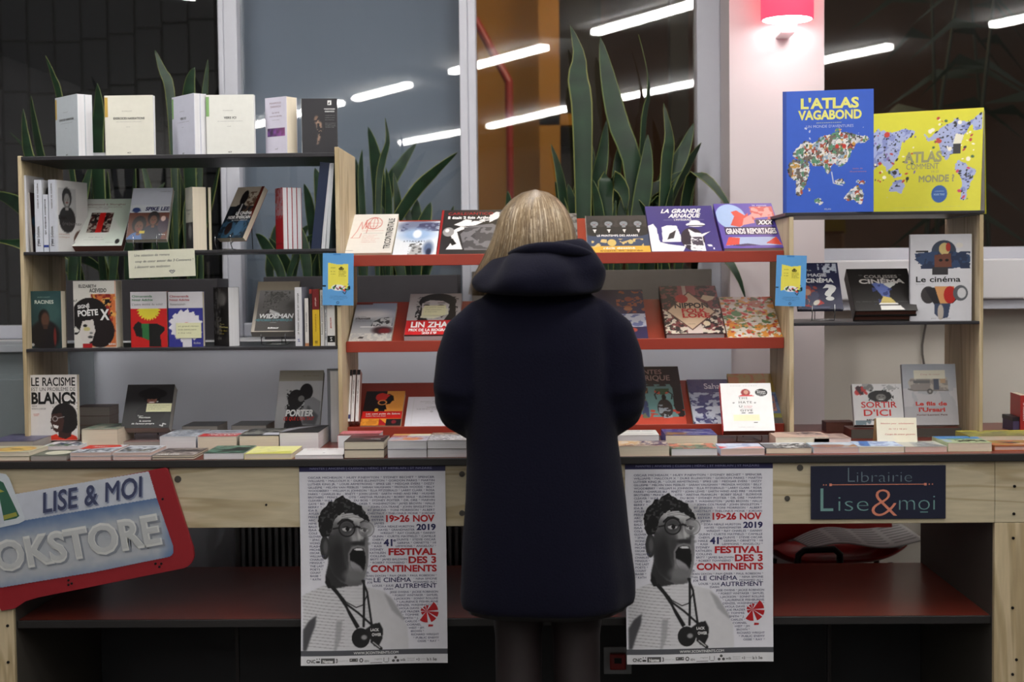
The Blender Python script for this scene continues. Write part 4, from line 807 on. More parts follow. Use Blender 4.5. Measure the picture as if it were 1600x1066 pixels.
flat('white covered book with red dotted title in the front row', 461, 536, 719.5, 711, .15, (226, 224, 226), [('t', 'la couleur des mots', .1, .9, .84, .06, (190, 70, 80)), ('t', 'quelques textes', .1, .8, .72, .06, grey(110)), ('e', .55, .3, .03, .03, grey(120))], pages='white')
flat('black and pink book on top of its pair beside the first poster', 538, 600, 718, 690, .15, (44, 38, 40), [('p', [(0, .55), (0, 1), (1, 1), (.9, .75)], (88, 44, 48)), ('l', [(.45, .4), (.9, .7)], .06, (180, 110, 120)), ('t', 'ROMANS', .62, .86, .35, .05, Wt, {'st': 1}), ('t', 'ÉTRANGERS', .6, .88, .28, .04, Wt)], n=2)
flat('book with an orange hand picture on its pair in the front row', 606, 667, 716.5, 689, .17, (180, 176, 190), [('r', 0, .5, .4, .75, (170, 44, 34)), ('r', 0, .8, 1, 1, (206, 160, 80)), ('r', .45, .7, 1, .95, (214, 210, 190)), ('e', .6, .3, .28, .22, (196, 130, 90)), ('l', [(0, .1), (.6, .35)], .05, (206, 150, 100)), ('l', [(.1, 0), (.6, .25)], .05, (190, 120, 80)), ('n', 0, .3, 1, .7, 12, 5, .6, (120, 110, 150)), ('t', 'SOLEIL', .05, .4, .55, .07, Wt, {'st': 1})], n=2, pages='white')
flat('book with a grey ink crowd drawing left of the woman', 668, 729, 715.5, 688, .19, (176, 172, 170), [('r', 0, .7, 1, 1, (176, 142, 116)), ('n', 0, .05, 1, .68, 9, 4, .5, (90, 92, 110)), ('n', 0, .05, 1, .68, 18, 14, .55, (222, 222, 226)), ('n', 0, .7, 1, 1, 6, 9, .5, (110, 84, 72)), ('t', 'PETITS MONDES', .1, .7, .72, .05, Wt)], n=2, pages='white')
flat('thick book with a purple patterned cover right of the woman', 966, 1046, 713.5, 697, .12, (206, 190, 176), [('n', 0, .1, .5, 1, 10, 4, .5, (196, 160, 110)), ('n', .45, .1, 1, 1, 14, 6, .5, (70, 50, 90)), ('n', 0, .0, 1, .3, 14, 8, .5, (110, 70, 60)), ('t', 'ma mère', .25, .7, .1, .12, (70, 40, 30), {'st': 2})], pages='cream')
flat('white book with a black handwritten title behind the purple patterned one', 958, 1030, 0, 680, .13, (226, 226, 224), [('t', 'le monde selon', .2, .9, .72, .1, K, {'st': 1, 'shear': .3}), ('e', .5, .3, .4, .08, (120, 130, 120)), ('e', .5, .34, .38, .07, (226, 226, 224))], Y=3.99, pages='white')
flat('book with a green and orange picture cover under the purple book', 1049, 1121, 712.5, 701, .12, (120, 140, 120), [('n', 0, 0, 1, 1, 5, 3, .5, (190, 110, 90)), ('n', 0, 0, 1, 1, 8, 13, .6, (60, 90, 80)), ('r', .2, .8, .8, .95, (220, 190, 160))], pages='white')
flat('purple blue comic lying behind and above the green and orange book', 1040, 1121, 0, 680, .16, (62, 56, 128), [('n', 0, 0, 1, 1, 7, 5, .55, (110, 108, 150)), ('e', .25, .3, .2, .16, (160, 120, 80)), ('n', .0, .0, .45, .5, 9, 15, .5, (120, 90, 70)), ('l', [(.4, .5), (.9, .4)], .03, Wt), ('n', .3, .6, 1, 1, 7, 25, .6, (36, 36, 90)), ('t', 'Nuit étoilée', .4, .85, .35, .08, grey(220), {'shear': .3})], Y=3.975, pages='cream')
flat('pink paged book with a blue and red curling cover in the front row', 1126, 1195, 711.5, 701, .12, (196, 204, 226), [('p', [(0, 0), (0, .5), (.2, .3)], (200, 40, 50)), ('p', [(.2, 0), (.6, .3), (1, .4), (1, 0)], (214, 150, 140), {'blur': 2}), ('n', .2, .3, 1, 1, 5, 5, .55, (150, 160, 200))], pages='pink')
flat('book with a black and white graphic cover beside the pine panel foot', 1197, 1268, 709, 700, .12, (90, 90, 96), [('n', .25, .05, .95, .8, 9, 7, .45, (226, 226, 226)), ('n', .25, .05, .95, .8, 9, 27, .55, (20, 20, 22)), ('r', 0, .85, 1, 1, (200, 206, 214))], pages='cream')
flat('book with pale blue sky and brown hills in the right front row', 1271, 1342, 708, 699, .12, (186, 200, 214), [('e', .35, .25, .4, .3, (150, 110, 100)), ('n', .3, 0, 1, .5, 5, 5, .5, (170, 130, 96)), ('n', 0, .6, 1, 1, 5, 15, .5, (214, 222, 230))], pages='pink')
flat('book with a bright blue striped cover in front of the folded card', 1342, 1413, 707.5, 698, .13, (188, 206, 230), [('p', [(.05, 0), (.2, 1), (.42, 1), (.27, 0)], (64, 112, 180)), ('n', .4, .1, 1, .9, 7, 5, .55, (120, 140, 190)), ('e', .15, .4, .06, .12, (70, 80, 140)), ('p', [(0, 0), (0, .1), (1, .04), (1, 0)], (230, 220, 180))], pages='cream')
flat('book with a grey mountain cover right of the bright blue one', 1414, 1480, 706.5, 698, .13, (186, 186, 176), [('p', [(.25, 0), (.35, .95), (.6, .9), (1, .1), (1, 0)], (128, 132, 134), {'blur': 3}), ('n', .3, .1, .9, .8, 8, 5, .6, (164, 168, 170))], pages='pink')
flat('thick book with a blue and green landscape cover in the right front row', 1481, 1550, 705.5, 692, .16, (176, 190, 150), [('r', 0, .55, 1, 1, (70, 130, 190)), ('n', 0, .5, 1, .65, 6, 4, .5, (90, 140, 110)), ('n', .3, .15, .95, .45, 10, 7, .5, (40, 46, 36)), ('t', 'Grands voyages', .25, .7, .78, .07, (200, 220, 236)), ('e', .1, .3, .1, .15, (150, 170, 190))], pages='cream')
flat('orange and brown picture book at the far right of the front row', 1553, 1640, 704.5, 696, .12, (176, 96, 54), [('n', 0, 0, 1, 1, 5, 9, .5, (150, 120, 60)), ('p', [(.2, .7), (.4, .4), (.6, .45), (.5, .7)], (60, 36, 40)), ('p', [(.4, .3), (.7, .3), (.6, .42)], (230, 220, 190))], n=1, pages='pink', name='picture_book', hard=1)
flat('thin yellow edged picture book behind the orange one at the far right', 1515, 1640, 0, 681, .14, (150, 146, 72), [('n', 0, 0, 1, 1, 8, 9, .5, (120, 116, 70)), ('r', 0, .85, 1, 1, (206, 196, 60))], Y=4.02, pages='cream', name='picture_book', Z0=TZ)
# second row
flat('purple blue covered thick book lying behind the yellow wheel book', -20, 52, 0, 690, .2, (66, 64, 92), [('n', 0, 0, 1, 1, 5, 3, .5, (86, 84, 110)), ('t', 'poésie', .6, .9, .6, .06, grey(170))], Y=4.0, pages='grey')
flat('white book with a blue green sketch in front of the huge lettered one', 66, 124, 0, 697, .11, (200, 204, 208), [('n', .2, .1, .95, .9, 8, 4, .45, (60, 76, 96)), ('n', .1, .0, .7, .4, 8, 14, .5, (96, 120, 84))], Y=4.03, pages='white')
flat('thick pinkish cream paged book with a green and grey cover', 128, 184, 0, 671, .17, (150, 146, 132), [('n', 0, 0, 1, 1, 4, 3, .5, (110, 128, 110)), ('p', [(.5, .3), (.8, .4), (.75, .7), (.6, .7)], (50, 52, 54))], Y=4.1, pages='cream')
flat('dark grey paged book under the black portrait book', 190, 262, 0, 690, .16, (150, 120, 116), [], Y=4.16, pages='grey')
flat('white book with a grey landscape sketch behind the car book', 250, 306, 0, 682, .18, (190, 196, 206), sketch(4, (120, 126, 140), .5, 6), Y=4.05, pages='white')
flat('book with a bright red title band behind the green one', 309, 370, 0, 682, .17, (190, 194, 206), [('r', 0, 0, 1, .42, (190, 44, 44)), ('n', 0, .42, 1, .8, 9, 4, .5, (110, 110, 120)), ('t', 'MALCOLM', .2, .9, .15, .16, Wt, {'st': 2, 'shear': .2})], Y=4.05, pages='cream')
flat('dark book with a grey tree picture in the second row', 374, 436, 0, 681, .2, (50, 50, 50), [('n', 0, .2, 1, 1, 7, 4, .45, (128, 128, 122)), ('r', 0, 0, 1, .2, (38, 38, 40)), ('r', .55, .12, .95, .4, (190, 190, 200))], Y=4.05, pages='cream')
flat('thick black book with a silver curling cover beside the pine panel', 437, 498, 0, 676, .2, (40, 40, 42), [('p', [(0, .0), (.3, .5), (.9, 1), (.4, .9), (0, .5)], (150, 150, 158), {'blur': 2})], Y=4.05, pages='white')
flat('dark grey backed book at the rear below the empty wall', 285, 340, 0, 666, .14, (84, 82, 84), [], Y=4.31, pages='grey')
flat('second dark grey book at the rear beside the leaning portrait book', 362, 416, 0, 665, .14, (90, 88, 88), [], Y=4.31, pages='grey')
flat('book with a pink curling cover behind the black and pink pair', 528, 592, 0, 680, .11, (200, 110, 120), [('r', 0, 0, 1, .35, (110, 56, 60)), ('t', 'Echos', .1, .4, .15, .1, (214, 150, 150))], Y=4.005, pages='white')
mm = [('g', 0, 1, (24, 24, 28), (46, 44, 46))] + person_art(.56, .66, .13, (120, 80, 68), (20, 18, 20), (18, 18, 22)) + [('e', .56, .78, .3, .12, (24, 22, 24)), ('e', .56, .86, .16, .07, (26, 24, 26)), ('e', .56, .585, .06, .015, (225, 215, 210)), ('e', .68, .6, .02, .015, grey(200)), ('t', 'Toni', .3, .42, .26, .03, Wt), ('t', 'Morrison', .34, .58, .22, .035, Wt, {'st': 1}), ('t', 'la source', .36, .6, .14, .035, Wt, {'st': 1, 'shear': .2}), ('t', "de l'amour-propre", .2, .68, .08, .035, Wt, {'st': 1, 'shear': .2}), ('l', [(.8, .06), (.86, .04), (.86, .1), (.92, .08)], .02, Wt)]
book('black book with a smiling woman in a hat tilted back on the left counter', 194, 268, 601, (30, 30, 34), mm, Z=TZ + .035, Y=4.2, tilt=33, t=.034, pages='grey', res=.0018)
po_ = [('r', 0, .82, 1, 1, (176, 170, 158)), ('g', 0, .82, (150, 150, 152), (200, 200, 204)), ('e', .42, .52, .18, .16, (44, 42, 44)), ('n', .2, .35, .65, .68, 20, 4, .62, (40, 38, 40)), ('e', .64, .64, .15, .14, (40, 38, 40)), ('p', [(.6, .3), (.62, .5), (.8, .56), (.98, .48), (1, 0), (.5, 0)], (140, 140, 144)), ('p', [(.2, 0), (.24, .4), (.4, .44), (.5, .3), (.62, .1), (.6, 0)], (40, 38, 42)), ('p', [(.7, .42), (.95, .25), (.9, .1), (.6, .12)], (90, 90, 94), {'blur': 3}), ('e', .54, .53, .07, .05, (120, 118, 118)), ('t', 'PORTER', .22, .84, .245, .1, Wt, {'st': 2, 'shear': .1}), ('t', "CE QUE L'ON TAIT", .18, .86, .175, .055, (200, 50, 40), {'st': 1, 'shear': .1}), ('t', 'la vie avec', .55, .9, .9, .02, (140, 120, 90)), ('t', 'maison', .42, .66, .05, .025, grey(220))]
book('grey book with a man holding a child and white lettering tilted back on the counter', 430, 500, 579, (170, 168, 164), po_, Z=TZ + .02, Y=4.27, tilt=33, t=.02, pages='grey', res=.0018)
book('thick white page block of a book standing with fore edge forward by the panel', 505, 510, 578, (196, 200, 208), [], Z=TZ, Y=4.22, yaw=-76, t=.042, pages='white', wd=.1)
# three spines leaning on the lowest ledge
for k, (a, b, ty) in enumerate([(537, 547, 585), (548, 553, 581), (555, 560, 581)]):
    spineb(['thick white spined paperback leaning first on the lowest red ledge', 'thin white spined paperback leaning second on the lowest red ledge', 'thin white spined paperback leaning third on the lowest red ledge'][k], a, b, ty, ZL3 - .005 + .02, (222, 220, 222), (190, 150, 140), Y=4.235, wd=.035, tilt=24, yaw=88, h=.165, pages='pink',
           st=[('band', .88, 1, (30, 24, 28)), ('petite collection noire', .35, .82, .0045, grey(90)), ('band', .05, .13, (50, 56, 110))] if k == 0 else [('band', .9, 1, (30, 24, 28)), ('récits du monde', .35, .8, .003, grey(90))])
# ---- red ledges
def ledge(label, pxl, pxr, pyt, zl, bg, ops, t=.015, name='paperback_book', hard=0, pages='cream', yaw=0, spine=None, n=1, wd=None, res=.0019, h=None, roll=0, back=None):
    return book(label, pxl, pxr, pyt, bg, ops, Z=zl - .013, Y=YLIP + .021, tilt=62, t=t, name=name, hard=hard, pages=pages, spine=spine, n=n, wd=wd, res=res, h=h, roll=roll, back=back)
R1 = (196, 92, 80)
tri = [('l', [(.12, .38), (.2, .55), (.26, .8), (.3, .6), (.36, .85), (.36, .62), (.42, .8), (.4, .5)], .012, R1), ('l', [(.1, .38), (.28, .38), (.3, .5)], .012, R1), ('f', lambda c: [c.mix((abs(np.hypot((c.X - .52) / .17, (c.Y - .76) / .15) - 1) < .05).astype(float), R1), c.mix(((abs(np.hypot((c.X - .52) / .08, (c.Y - .76) / .15) - 1) < .08)).astype(float), R1)]), ('l', [(.35, .76), (.69, .76)], .01, R1), ('l', [(.52, .61), (.52, .91)], .01, R1), ('l', [(.37, .68), (.67, .68)], .008, R1), ('l', [(.3, .56), (.75, .56)], .008, R1), ('l', [(.35, .5), (.75, .5)], .006, grey(110)),
       ('t', 'TRICONTINENTALE', .0, .78, .1, .075, K, {'st': 1, 'rot': 90, 'org': (.9, .1)}) , ('r', .03, .06, .22, .07, grey(60))] + [('t', s, .34, .34 + w_, .44 - i * .045, .02, (200, 130, 120)) for i, (s, w_) in enumerate([('revue internationale', .3), ('de solidarité', .24), ('avec les peuples', .36), ("d'afrique, d'asie", .28), ("d'amérique latine", .3)])]
def triops():
    o = [x for x in tri]
    for i, x in enumerate(o):
        if x[0] == 't' and x[1] == 'TRICONTINENTALE': o[i] = ('t', x[1], .94, 1.72, .1, .07, K, {'st': 1, 'rot': 90, 'org': (.94, .1), 'vert': 1})
    return o
ledge('white book with a red line drawing and upright black title on the top red ledge', 535, 612, 335, ZL1, (224, 220, 214), triops(), t=.022, spine=grey(220))
ledge('white paperback with a blurred blue picture on the top red ledge', 613, 681, 346, ZL1, (222, 226, 232), [('e', .5, .85, .5, .2, (110, 116, 140), {'soft': .5}), ('n', .1, .7, 1, .95, 6, 4, .5, (66, 66, 96)), ('e', .5, .6, .4, .18, (150, 176, 210), {'soft': .8}), ('e', .5, .62, .1, .12, (236, 238, 244), {'soft': .5}), ('p', [(.35, 0), (.45, .3), (.6, .3), (.7, 0)], (170, 170, 170), {'blur': 2}), ('n', .35, .0, .65, .4, 12, 7, .5, (90, 90, 90)), ('e', .8, .2, .12, .2, (84, 100, 130), {'soft': .8}), ('e', .82, .1, .06, .1, (30, 36, 60), {'soft': .6}), ('t', 'ATTACHES', .2, .7, .38, .045, (40, 60, 90), {'st': 1, 'track': .4})], t=.012)
box_ = [('p', [(.12, .12), (.2, .3), (.15, .5), (.3, .62), (.42, .6), (.25, .5), (.3, .3), (.35, .12)], (224, 222, 222)), ('e', .13, .5, .08, .1, (150, 148, 148)), ('e', .11, .53, .03, .04, (225, 225, 225)), ('p', [(.38, .1), (.3, .45), (.42, .62), (.75, .68), (.95, .5), (.9, .1)], (110, 108, 112)), ('p', [(.45, .4), (.6, .6), (.55, .3)], (60, 58, 62)), ('n', .35, .12, .95, .6, 6, 4, .58, (70, 68, 72)), ('p', [(.2, .66), (.36, .78), (.62, .72), (.5, .64), (.3, .62)], (225, 223, 223)), ('p', [(.55, .75), (.8, .95), (.95, .9), (.7, .7)], (220, 218, 218)), ('n', .45, .7, .7, .95, 14, 8, .45, (30, 28, 30)), ('e', .93, .9, .09, .09, (110, 108, 112)), ('e', .93, .93, .03, .03, grey(220)), ('p', [(.2, .2), (.15, .3), (.2, .36), (.26, .24)], K), ('r', 0, 0, .03, 1, (150, 30, 30)),
        ('t', 'CARLE/ANTICO', .1, .75, .88, .06, (180, 40, 40), {'st': 0}), ('t', 'Il était 2 fois Arthur', .1, .74, .79, .055, Wt, {'st': 2})]
ledge('black album with a white and grey boxer drawing on the top red ledge', 682, 795, 328, ZL1, (36, 34, 36), box_, t=.012, name='hardcover_album', hard=1, spine=(150, 30, 34), pages='white')
ledge('dark patterned album half hidden by the woman on the top red ledge', 805, 904, 334, ZL1, (60, 58, 58), [('n', 0, 0, 1, 1, 10, 4, .55, (120, 118, 116)), ('e', .9, .1, .06, .05, grey(220))], t=.012, name='hardcover_album', hard=1)
pa = [('r', 0, .17, 1, .5, (52, 66, 92)), ('r', 0, 0, 1, .17, (206, 160, 60)), ('r', 0, .5, 1, 1, (52, 50, 52))]
for cx in (.14, .37, .62, .85): pa += person_art(cx, .78, .08, (128, 134, 140), (40, 40, 42), (30, 32, 36)) + [('p', [(cx - .03, .62), (cx + .03, .62), (cx, .52)], grey(210))]
pa += [('n', .08, .14, .9, .36, 10, 5, .62, (196, 170, 110)), ('e', .4, .26, .07, .09, (196, 170, 100)), ('e', .7, .28, .04, .06, (190, 170, 110)), ('t', 'LE PRINTEMPS DES ARABES', .17, .83, .42, .05, Wt, {'st': 1}), ('t', 'récit dessiné', .26, .76, .09, .05, Wt, {'st': 1}), ('t', 'avant et après', .2, .88, .03, .04, (130, 80, 40), {'st': 1})]
ledge('album with four grey suited men over a yellow band on the top red ledge', 918, 1017, 337, ZL1, (60, 58, 60), pa, t=.014, name='hardcover_album', hard=1, spine=(196, 196, 190))
ga = [('p', [(0, .55), (.08, .6), (.12, .5), (.14, .2), (.26, .15), (.5, .1), (.45, 0), (0, 0)], (226, 226, 232)), ('p', [(.18, .2), (.2, .52), (.28, .56), (.42, .55), (.46, .3), (.44, .2)], (222, 222, 228)), ('p', [(.25, .25), (.35, .28), (.4, .45), (.3, .38)], (44, 42, 50)), ('e', .62, .25, .17, .25, (38, 32, 46)), ('e', .7, .57, .14, .05, (226, 226, 230)), ('e', .7, .62, .08, .05, (226, 226, 230)), ('r', .58, .54, .84, .56, K), ('p', [(.56, .02), (.6, .3), (.58, .48), (.66, .4), (.76, .38), (.78, .0)], (222, 222, 226)), ('p', [(.76, .36), (.9, .42), (.76, .3)], (222, 222, 226)), ('n', .6, .05, .76, .3, 14, 4, .5, (60, 56, 70)), ('n', .48, .02, .9, .14, 12, 6, .6, (222, 222, 226)),
      ('t', 'LA GRANDE', .22, .8, .84, .085, Wt, {'st': 2, 'shear': .25}), ('t', 'ARNAQUE', .32, .78, .73, .085, Wt, {'st': 2, 'shear': .25}), ('t', "L'INTÉGRALE", .4, .66, .66, .04, Wt, {'st': 1}), ('l', [(.25, .68), (.38, .68)], .008, grey(190)), ('l', [(.68, .68), (.84, .68)], .008, grey(190))]
ledge('dark blue album with a white drawn car and hatted man, top red ledge', 1018, 1128, 322, ZL1, (52, 46, 116), ga, t=.016, name='hardcover_album', hard=1, spine=(60, 56, 110))
gp = [('e', .24, .7, .25, .28, (160, 186, 222)), ('p', [(.2, .5), (.3, .7), (.26, .8), (.36, .84), (.48, .72), (.55, .78), (.5, .56), (.35, .46)], (206, 76, 54)), ('p', [(.4, .5), (.62, .55), (.6, .75), (.45, .65)], (214, 146, 136)), ('p', [(.6, .65), (.98, .7), (.95, .92), (.62, .92)], (220, 150, 138)), ('n', .6, .62, .98, .92, 8, 4, .5, (190, 80, 66)), ('p', [(.04, .06), (.12, .24), (.9, .24), (.96, .06)], (160, 180, 214)), ('p', [(.04, .06), (.12, .24), (.3, .22), (.26, .08)], (206, 70, 50)), ('p', [(.7, .1), (.9, .24), (.96, .06)], (206, 70, 50)), ('p', [(.1, .06), (.3, .04), (.6, .06), (.4, .1)], (40, 36, 80)), ('r', .64, .5, .92, .62, (30, 28, 40)), ('r', .08, .29, .94, .46, (42, 36, 72)),
      ('t', 'XXX', .66, .9, .51, .09, Wt, {'st': 2, 'shear': .2}), ('t', 'GRANDS REPORTAGES', .1, .93, .31, .11, Wt, {'st': 2}), ('t', 'la revue', .66, .9, .93, .035, Wt)]
ledge('thick blue and red collage book at the right end of the top red ledge', 1131, 1227, 318, ZL1, (84, 70, 160), gp, t=.024, pages='grey')
tr_ = [('g', 0, 1, (170, 166, 162), (150, 164, 190)), ('e', .4, .7, .5, .12, (216, 216, 220), {'soft': .9}), ('p', [(.45, .38), (.5, .5), (.68, .6), (.85, .62), (.95, .55), (.96, .36)], (66, 68, 72), {'blur': 1}), ('n', .5, .36, .95, .6, 12, 4, .52, (190, 192, 196)), ('r', .2, .36, .98, .385, (220, 220, 222)), ('e', .75, .28, .24, .1, (60, 40, 44), {'soft': .6}), ('e', .8, .26, .14, .07, (110, 30, 36), {'soft': .5}), ('n', 0, 0, 1, .2, 12, 5, .5, (190, 186, 180)), ('p', [(.2, .07), (.32, .07), (.34, .12), (.24, .12)], (50, 46, 44)), ('t', 'STRANGER', .05, .42, .56, .045, grey(60), {'st': 2}), ('t', 'than this trip', .06, .46, .51, .03, grey(90)), ('t', 'le cinéma', .1, .3, .62, .025, grey(110)), ('r', 0, .96, .4, 1, (110, 40, 30))]
ledge('pale paperback with a dark train crossing snow at the left of the middle red ledge', 545, 611, 474, ZL2, (170, 170, 174), tr_, t=.014, spine=grey(190))
lz = [('r', 0, .02, 1, .36, (196, 30, 34)), ('r', 0, .0, 1, .03, (40, 10, 14)), ('r', 0, .36, 1, 1, (178, 176, 178)), ('e', .55, .8, .36, .2, (30, 28, 32)), ('n', .15, .4, .95, .95, 14, 4, .64, (34, 32, 36)), ('p', [(.2, .36), (.24, .7), (.35, .8), (.32, .5), (.4, .36)], (28, 26, 28)), ('p', [(.7, .36), (.78, .5), (.8, .8), (.9, .75), (.93, .4), (.9, .36)], (28, 26, 28)), ('p', [(.25, .76), (.4, .84), (.65, .82), (.78, .74), (.76, .56), (.6, .44), (.4, .46), (.27, .58)], (206, 204, 204)), ('e', .34, .72, .06, .02, K), ('e', .62, .71, .06, .02, K), ('r', .28, .76, .4, .775, grey(60)), ('r', .55, .76, .7, .775, grey(60)), ('p', [(.26, .42), (.27, .66), (.76, .64), (.78, .5), (.5, .4)], (222, 222, 196)),
      ('t', 'LIN ZHAO', .1, .93, .2, .12, Wt, {'st': 2}), ('t', 'PRIX DE LA BIOGRAPHIE', .07, .93, .11, .055, Wt, {'st': 2}), ('t', '2019', .32, .6, .045, .045, Wt, {'st': 2}), ('t', 'chez nous quelques lignes', .3, .72, .58, .02, grey(120)), ('t', 'un destin bouleversant', .3, .72, .53, .02, grey(120))]
ledge('book with a red banner and a noted over face on the middle red ledge', 632, 716, 459, ZL2, (176, 174, 176), lz, t=.03, pages='white')
ledge('dark blue album half hidden behind the woman on the middle red ledge', 925, 1013, 453, ZL2, (40, 34, 78), [('r', 0, .24, 1, .5, (196, 200, 216)), ('n', 0, .24, 1, .5, 9, 4, .55, (110, 120, 170)), ('n', .5, .52, 1, .98, 9, 7, .62, (150, 80, 60)), ('e', .75, .18, .08, .04, (170, 70, 60)), ('e', .7, .6, .08, .04, (170, 110, 80)), ('e', .72, .8, .07, .05, (140, 60, 56))], t=.012, name='hardcover_album', hard=1)
nf = [('r', 0, 0, 1, 1, (120, 60, 62)), ('n', 0, 0, 1, 1, 14, 4, .48, (34, 28, 32)), ('n', 0, 0, 1, .5, 16, 14, .55, (206, 196, 180)), ('r', .32, .8, .62, 1, (150, 70, 80)), ('r', .4, .8, .46, 1, (200, 190, 180)), ('r', .38, 0, .62, .2, (206, 190, 184)), ('p', [(.46, .06), (.92, .44), (.5, .88), (.06, .46)], (90, 60, 50)), ('p', [(.46, .09), (.89, .44), (.5, .85), (.09, .46)], (206, 180, 152)), ('e', .36, .72, .11, .09, (186, 44, 44)), ('p', [(.7, .72), (.8, .66), (.9, .7), (.95, .76), (.75, .8)], (206, 190, 160)), ('e', .72, .2, .06, .05, (216, 200, 170)),
      ('t', 'NIPPON', .22, .8, .52, .105, (40, 34, 34), {'st': 2}), ('t', 'FOLK', .33, .76, .42, .085, (190, 40, 40), {'st': 2}), ('t', 'LORE', .33, .8, .32, .085, (190, 40, 40), {'st': 2}), ('t', 'récits', .4, .52, .18, .02, grey(60))]
ledge('large book with a sand diamond and red and black title on the middle red ledge', 1040, 1133, 447, ZL2, (60, 40, 44), nf, t=.03, name='hardcover_album', hard=1, spine=(30, 30, 32), pages='white')
fl = [('s', 0, 0, 1, 1, [(206, 96, 60), (222, 160, 80), (90, 130, 80), (226, 222, 210), (200, 70, 60), (170, 150, 90)], 230, .07, 4), ('e', .67, .78, .12, .12, (210, 196, 180)), ('e', .67, .82, .13, .09, (190, 120, 90)), ('n', 0, 0, 1, .5, 8, 5, .56, (228, 222, 214)), ('n', 0, 0, 1, .35, 9, 15, .58, (226, 150, 60)), ('s', 0, 0, 1, 1, [(190, 50, 40), (226, 222, 214), (80, 120, 70)], 90, .03, 8)]
ledge('pale book covered in orange and red flowers at the right of the middle red ledge', 1137, 1223, 464, ZL2, (216, 200, 184), fl, t=.012)
cp = [('r', 0, 0, 1, .36, (226, 150, 50)), ('n', 0, .0, .5, .18, 8, 4, .5, (206, 130, 40)), ('r', .55, .36, 1, 1, (222, 150, 66)), ('r', 0, .36, .55, 1, (30, 24, 26)), ('p', [(.62, .92), (.72, .85), (.75, .72), (.7, .7), (.66, .62), (.55, .6), (.6, .45), (.4, .45), (.45, .6), (.35, .7), (.5, .9)], (22, 18, 20)), ('e', .42, .82, .15, .12, (190, 36, 30)), ('p', [(.3, .8), (.42, .95), (.64, .88), (.5, .74)], (196, 40, 32)), ('o', .46, .66, .1, .035, (226, 150, 80)), ('e', .34, .44, .05, .05, (220, 170, 50)), ('r', 0, .2, 1, .4, (206, 30, 26)), ('p', [(.45, 0), (.45, .2), (.7, 0)], (170, 20, 30)), ('r', .62, 0, 1, .18, (26, 22, 26)), ('e', .82, .1, .06, .05, (120, 30, 40)), ('t', 'Les cent puits de Salaga', .1, .95, .31, .045, Wt, {'st': 1}), ('t', 'Ayesha Harruna Attah', .1, .6, .25, .035, Wt)]
ledge('red and orange book with a black profile in a turban on the lowest red ledge', 563, 626, 599, ZL3, (206, 120, 50), cp, t=.018, spine=(196, 60, 40), h=.19)
ledge('white paperback with faint grey lettering on the lowest red ledge', 632, 712, 614, ZL3, (222, 222, 232), [('o', .5, .5, .02, .01, grey(150)), ('t', 'écrivain de la scène', .25, .8, .82, .035, grey(140)), ('t', 'contemporaine', .35, .65, .77, .03, grey(150)), ('t', 'LUMIÈRE', .4, .62, .62, .035, grey(110)), ('t', 'SUR CE QUI TE REND BELLE', .2, .82, .56, .03, grey(120)), ('t', 'maison des éditions', .3, .75, .08, .015, grey(140)), ('l', [(.12, .05), (.12, .95), (.9, .95), (.9, .05), (.12, .05)], .006, grey(196))], t=.012, pages='white', h=.165)
ca = [('r', 0, .1, 1, .68, (104, 146, 146)), ('p', [(0, .7), (.8, .72), (.86, .6), (.84, .3), (.9, .12), (1, .12), (1, 1), (0, 1)], (40, 32, 34)), ('n', 0, .64, 1, .8, 9, 4, .5, (44, 34, 36)), ('r', 0, 0, 1, .12, (196, 74, 56)), ('n', 0, .06, 1, .24, 9, 7, .58, (190, 70, 54)), ('e', .7, .26, .12, .16, (50, 44, 44)), ('e', .7, .45, .035, .05, (24, 20, 20)), ('e', .68, .55, .12, .05, (190, 80, 60)), ('n', .56, .5, .8, .6, 12, 3, .5, (60, 90, 60)), ('n', .6, .1, .8, .32, 12, 13, .55, (150, 160, 170)), ('p', [(.34, .1), (.32, .4), (.42, .42), (.44, .1)], (110, 116, 90)), ('n', .33, .12, .44, .4, 14, 5, .5, (60, 70, 110)), ('e', .38, .45, .03, .04, (24, 20, 20)), ('r', .3, .52, .46, .62, (50, 40, 36)), ('n', .3, .52, .46, .62, 16, 9, .5, (150, 110, 70)), ('l', [(.3, .36), (.28, .46), (.33, .52)], .02, K), ('l', [(.58, .42), (.56, .5), (.62, .55)], .02, K), ('l', [(.82, .42), (.84, .5), (.78, .55)], .02, K),
      ('t', 'CONTES', .22, .72, .86, .08, (180, 160, 156), {'st': 1}), ('t', "D'AFRIQUE", .14, .84, .745, .09, (186, 164, 158), {'st': 1})]
ledge('album with two women carrying baskets on a teal ground on the lowest red ledge', 972, 1073, 573, ZL3, (40, 34, 36), ca, t=.014, name='hardcover_album', hard=1)
sa = [('n', 0, 0, 1, 1, 6, 4, .5, (70, 72, 120)), ('n', 0, 0, 1, .7, 9, 8, .52, (176, 184, 204)), ('n', 0, 0, 1, .4, 5, 18, .5, (206, 212, 226)), ('t', 'Sahara', .4, .98, .78, .12, (206, 206, 222), {'st': 1})]
ledge('blue album with a snowy forest picture behind the white tilted paperback', 1084, 1150, 593, ZL3, (84, 80, 124), sa, t=.012, name='hardcover_album', hard=1, spine=grey(180))
pj = [('r', 0, .0, 1, .12, (84, 84, 84)), ('r', 0, .12, 1, .2, (130, 130, 60)), ('r', 0, .2, 1, .62, (120, 140, 170)), ('n', 0, .2, 1, .6, 8, 4, .52, (90, 110, 150)), ('n', .6, .25, .9, .55, 12, 8, .5, (190, 140, 130)), ('r', 0, .62, 1, 1, (176, 150, 66)), ('n', 0, .75, .8, 1, 5, 4, .5, (190, 120, 50)), ('t', 'Légendes', .3, .75, .74, .07, (50, 46, 40), {'st': 1}), ('t', 'illustré', .6, .85, .67, .05, (50, 46, 40))]
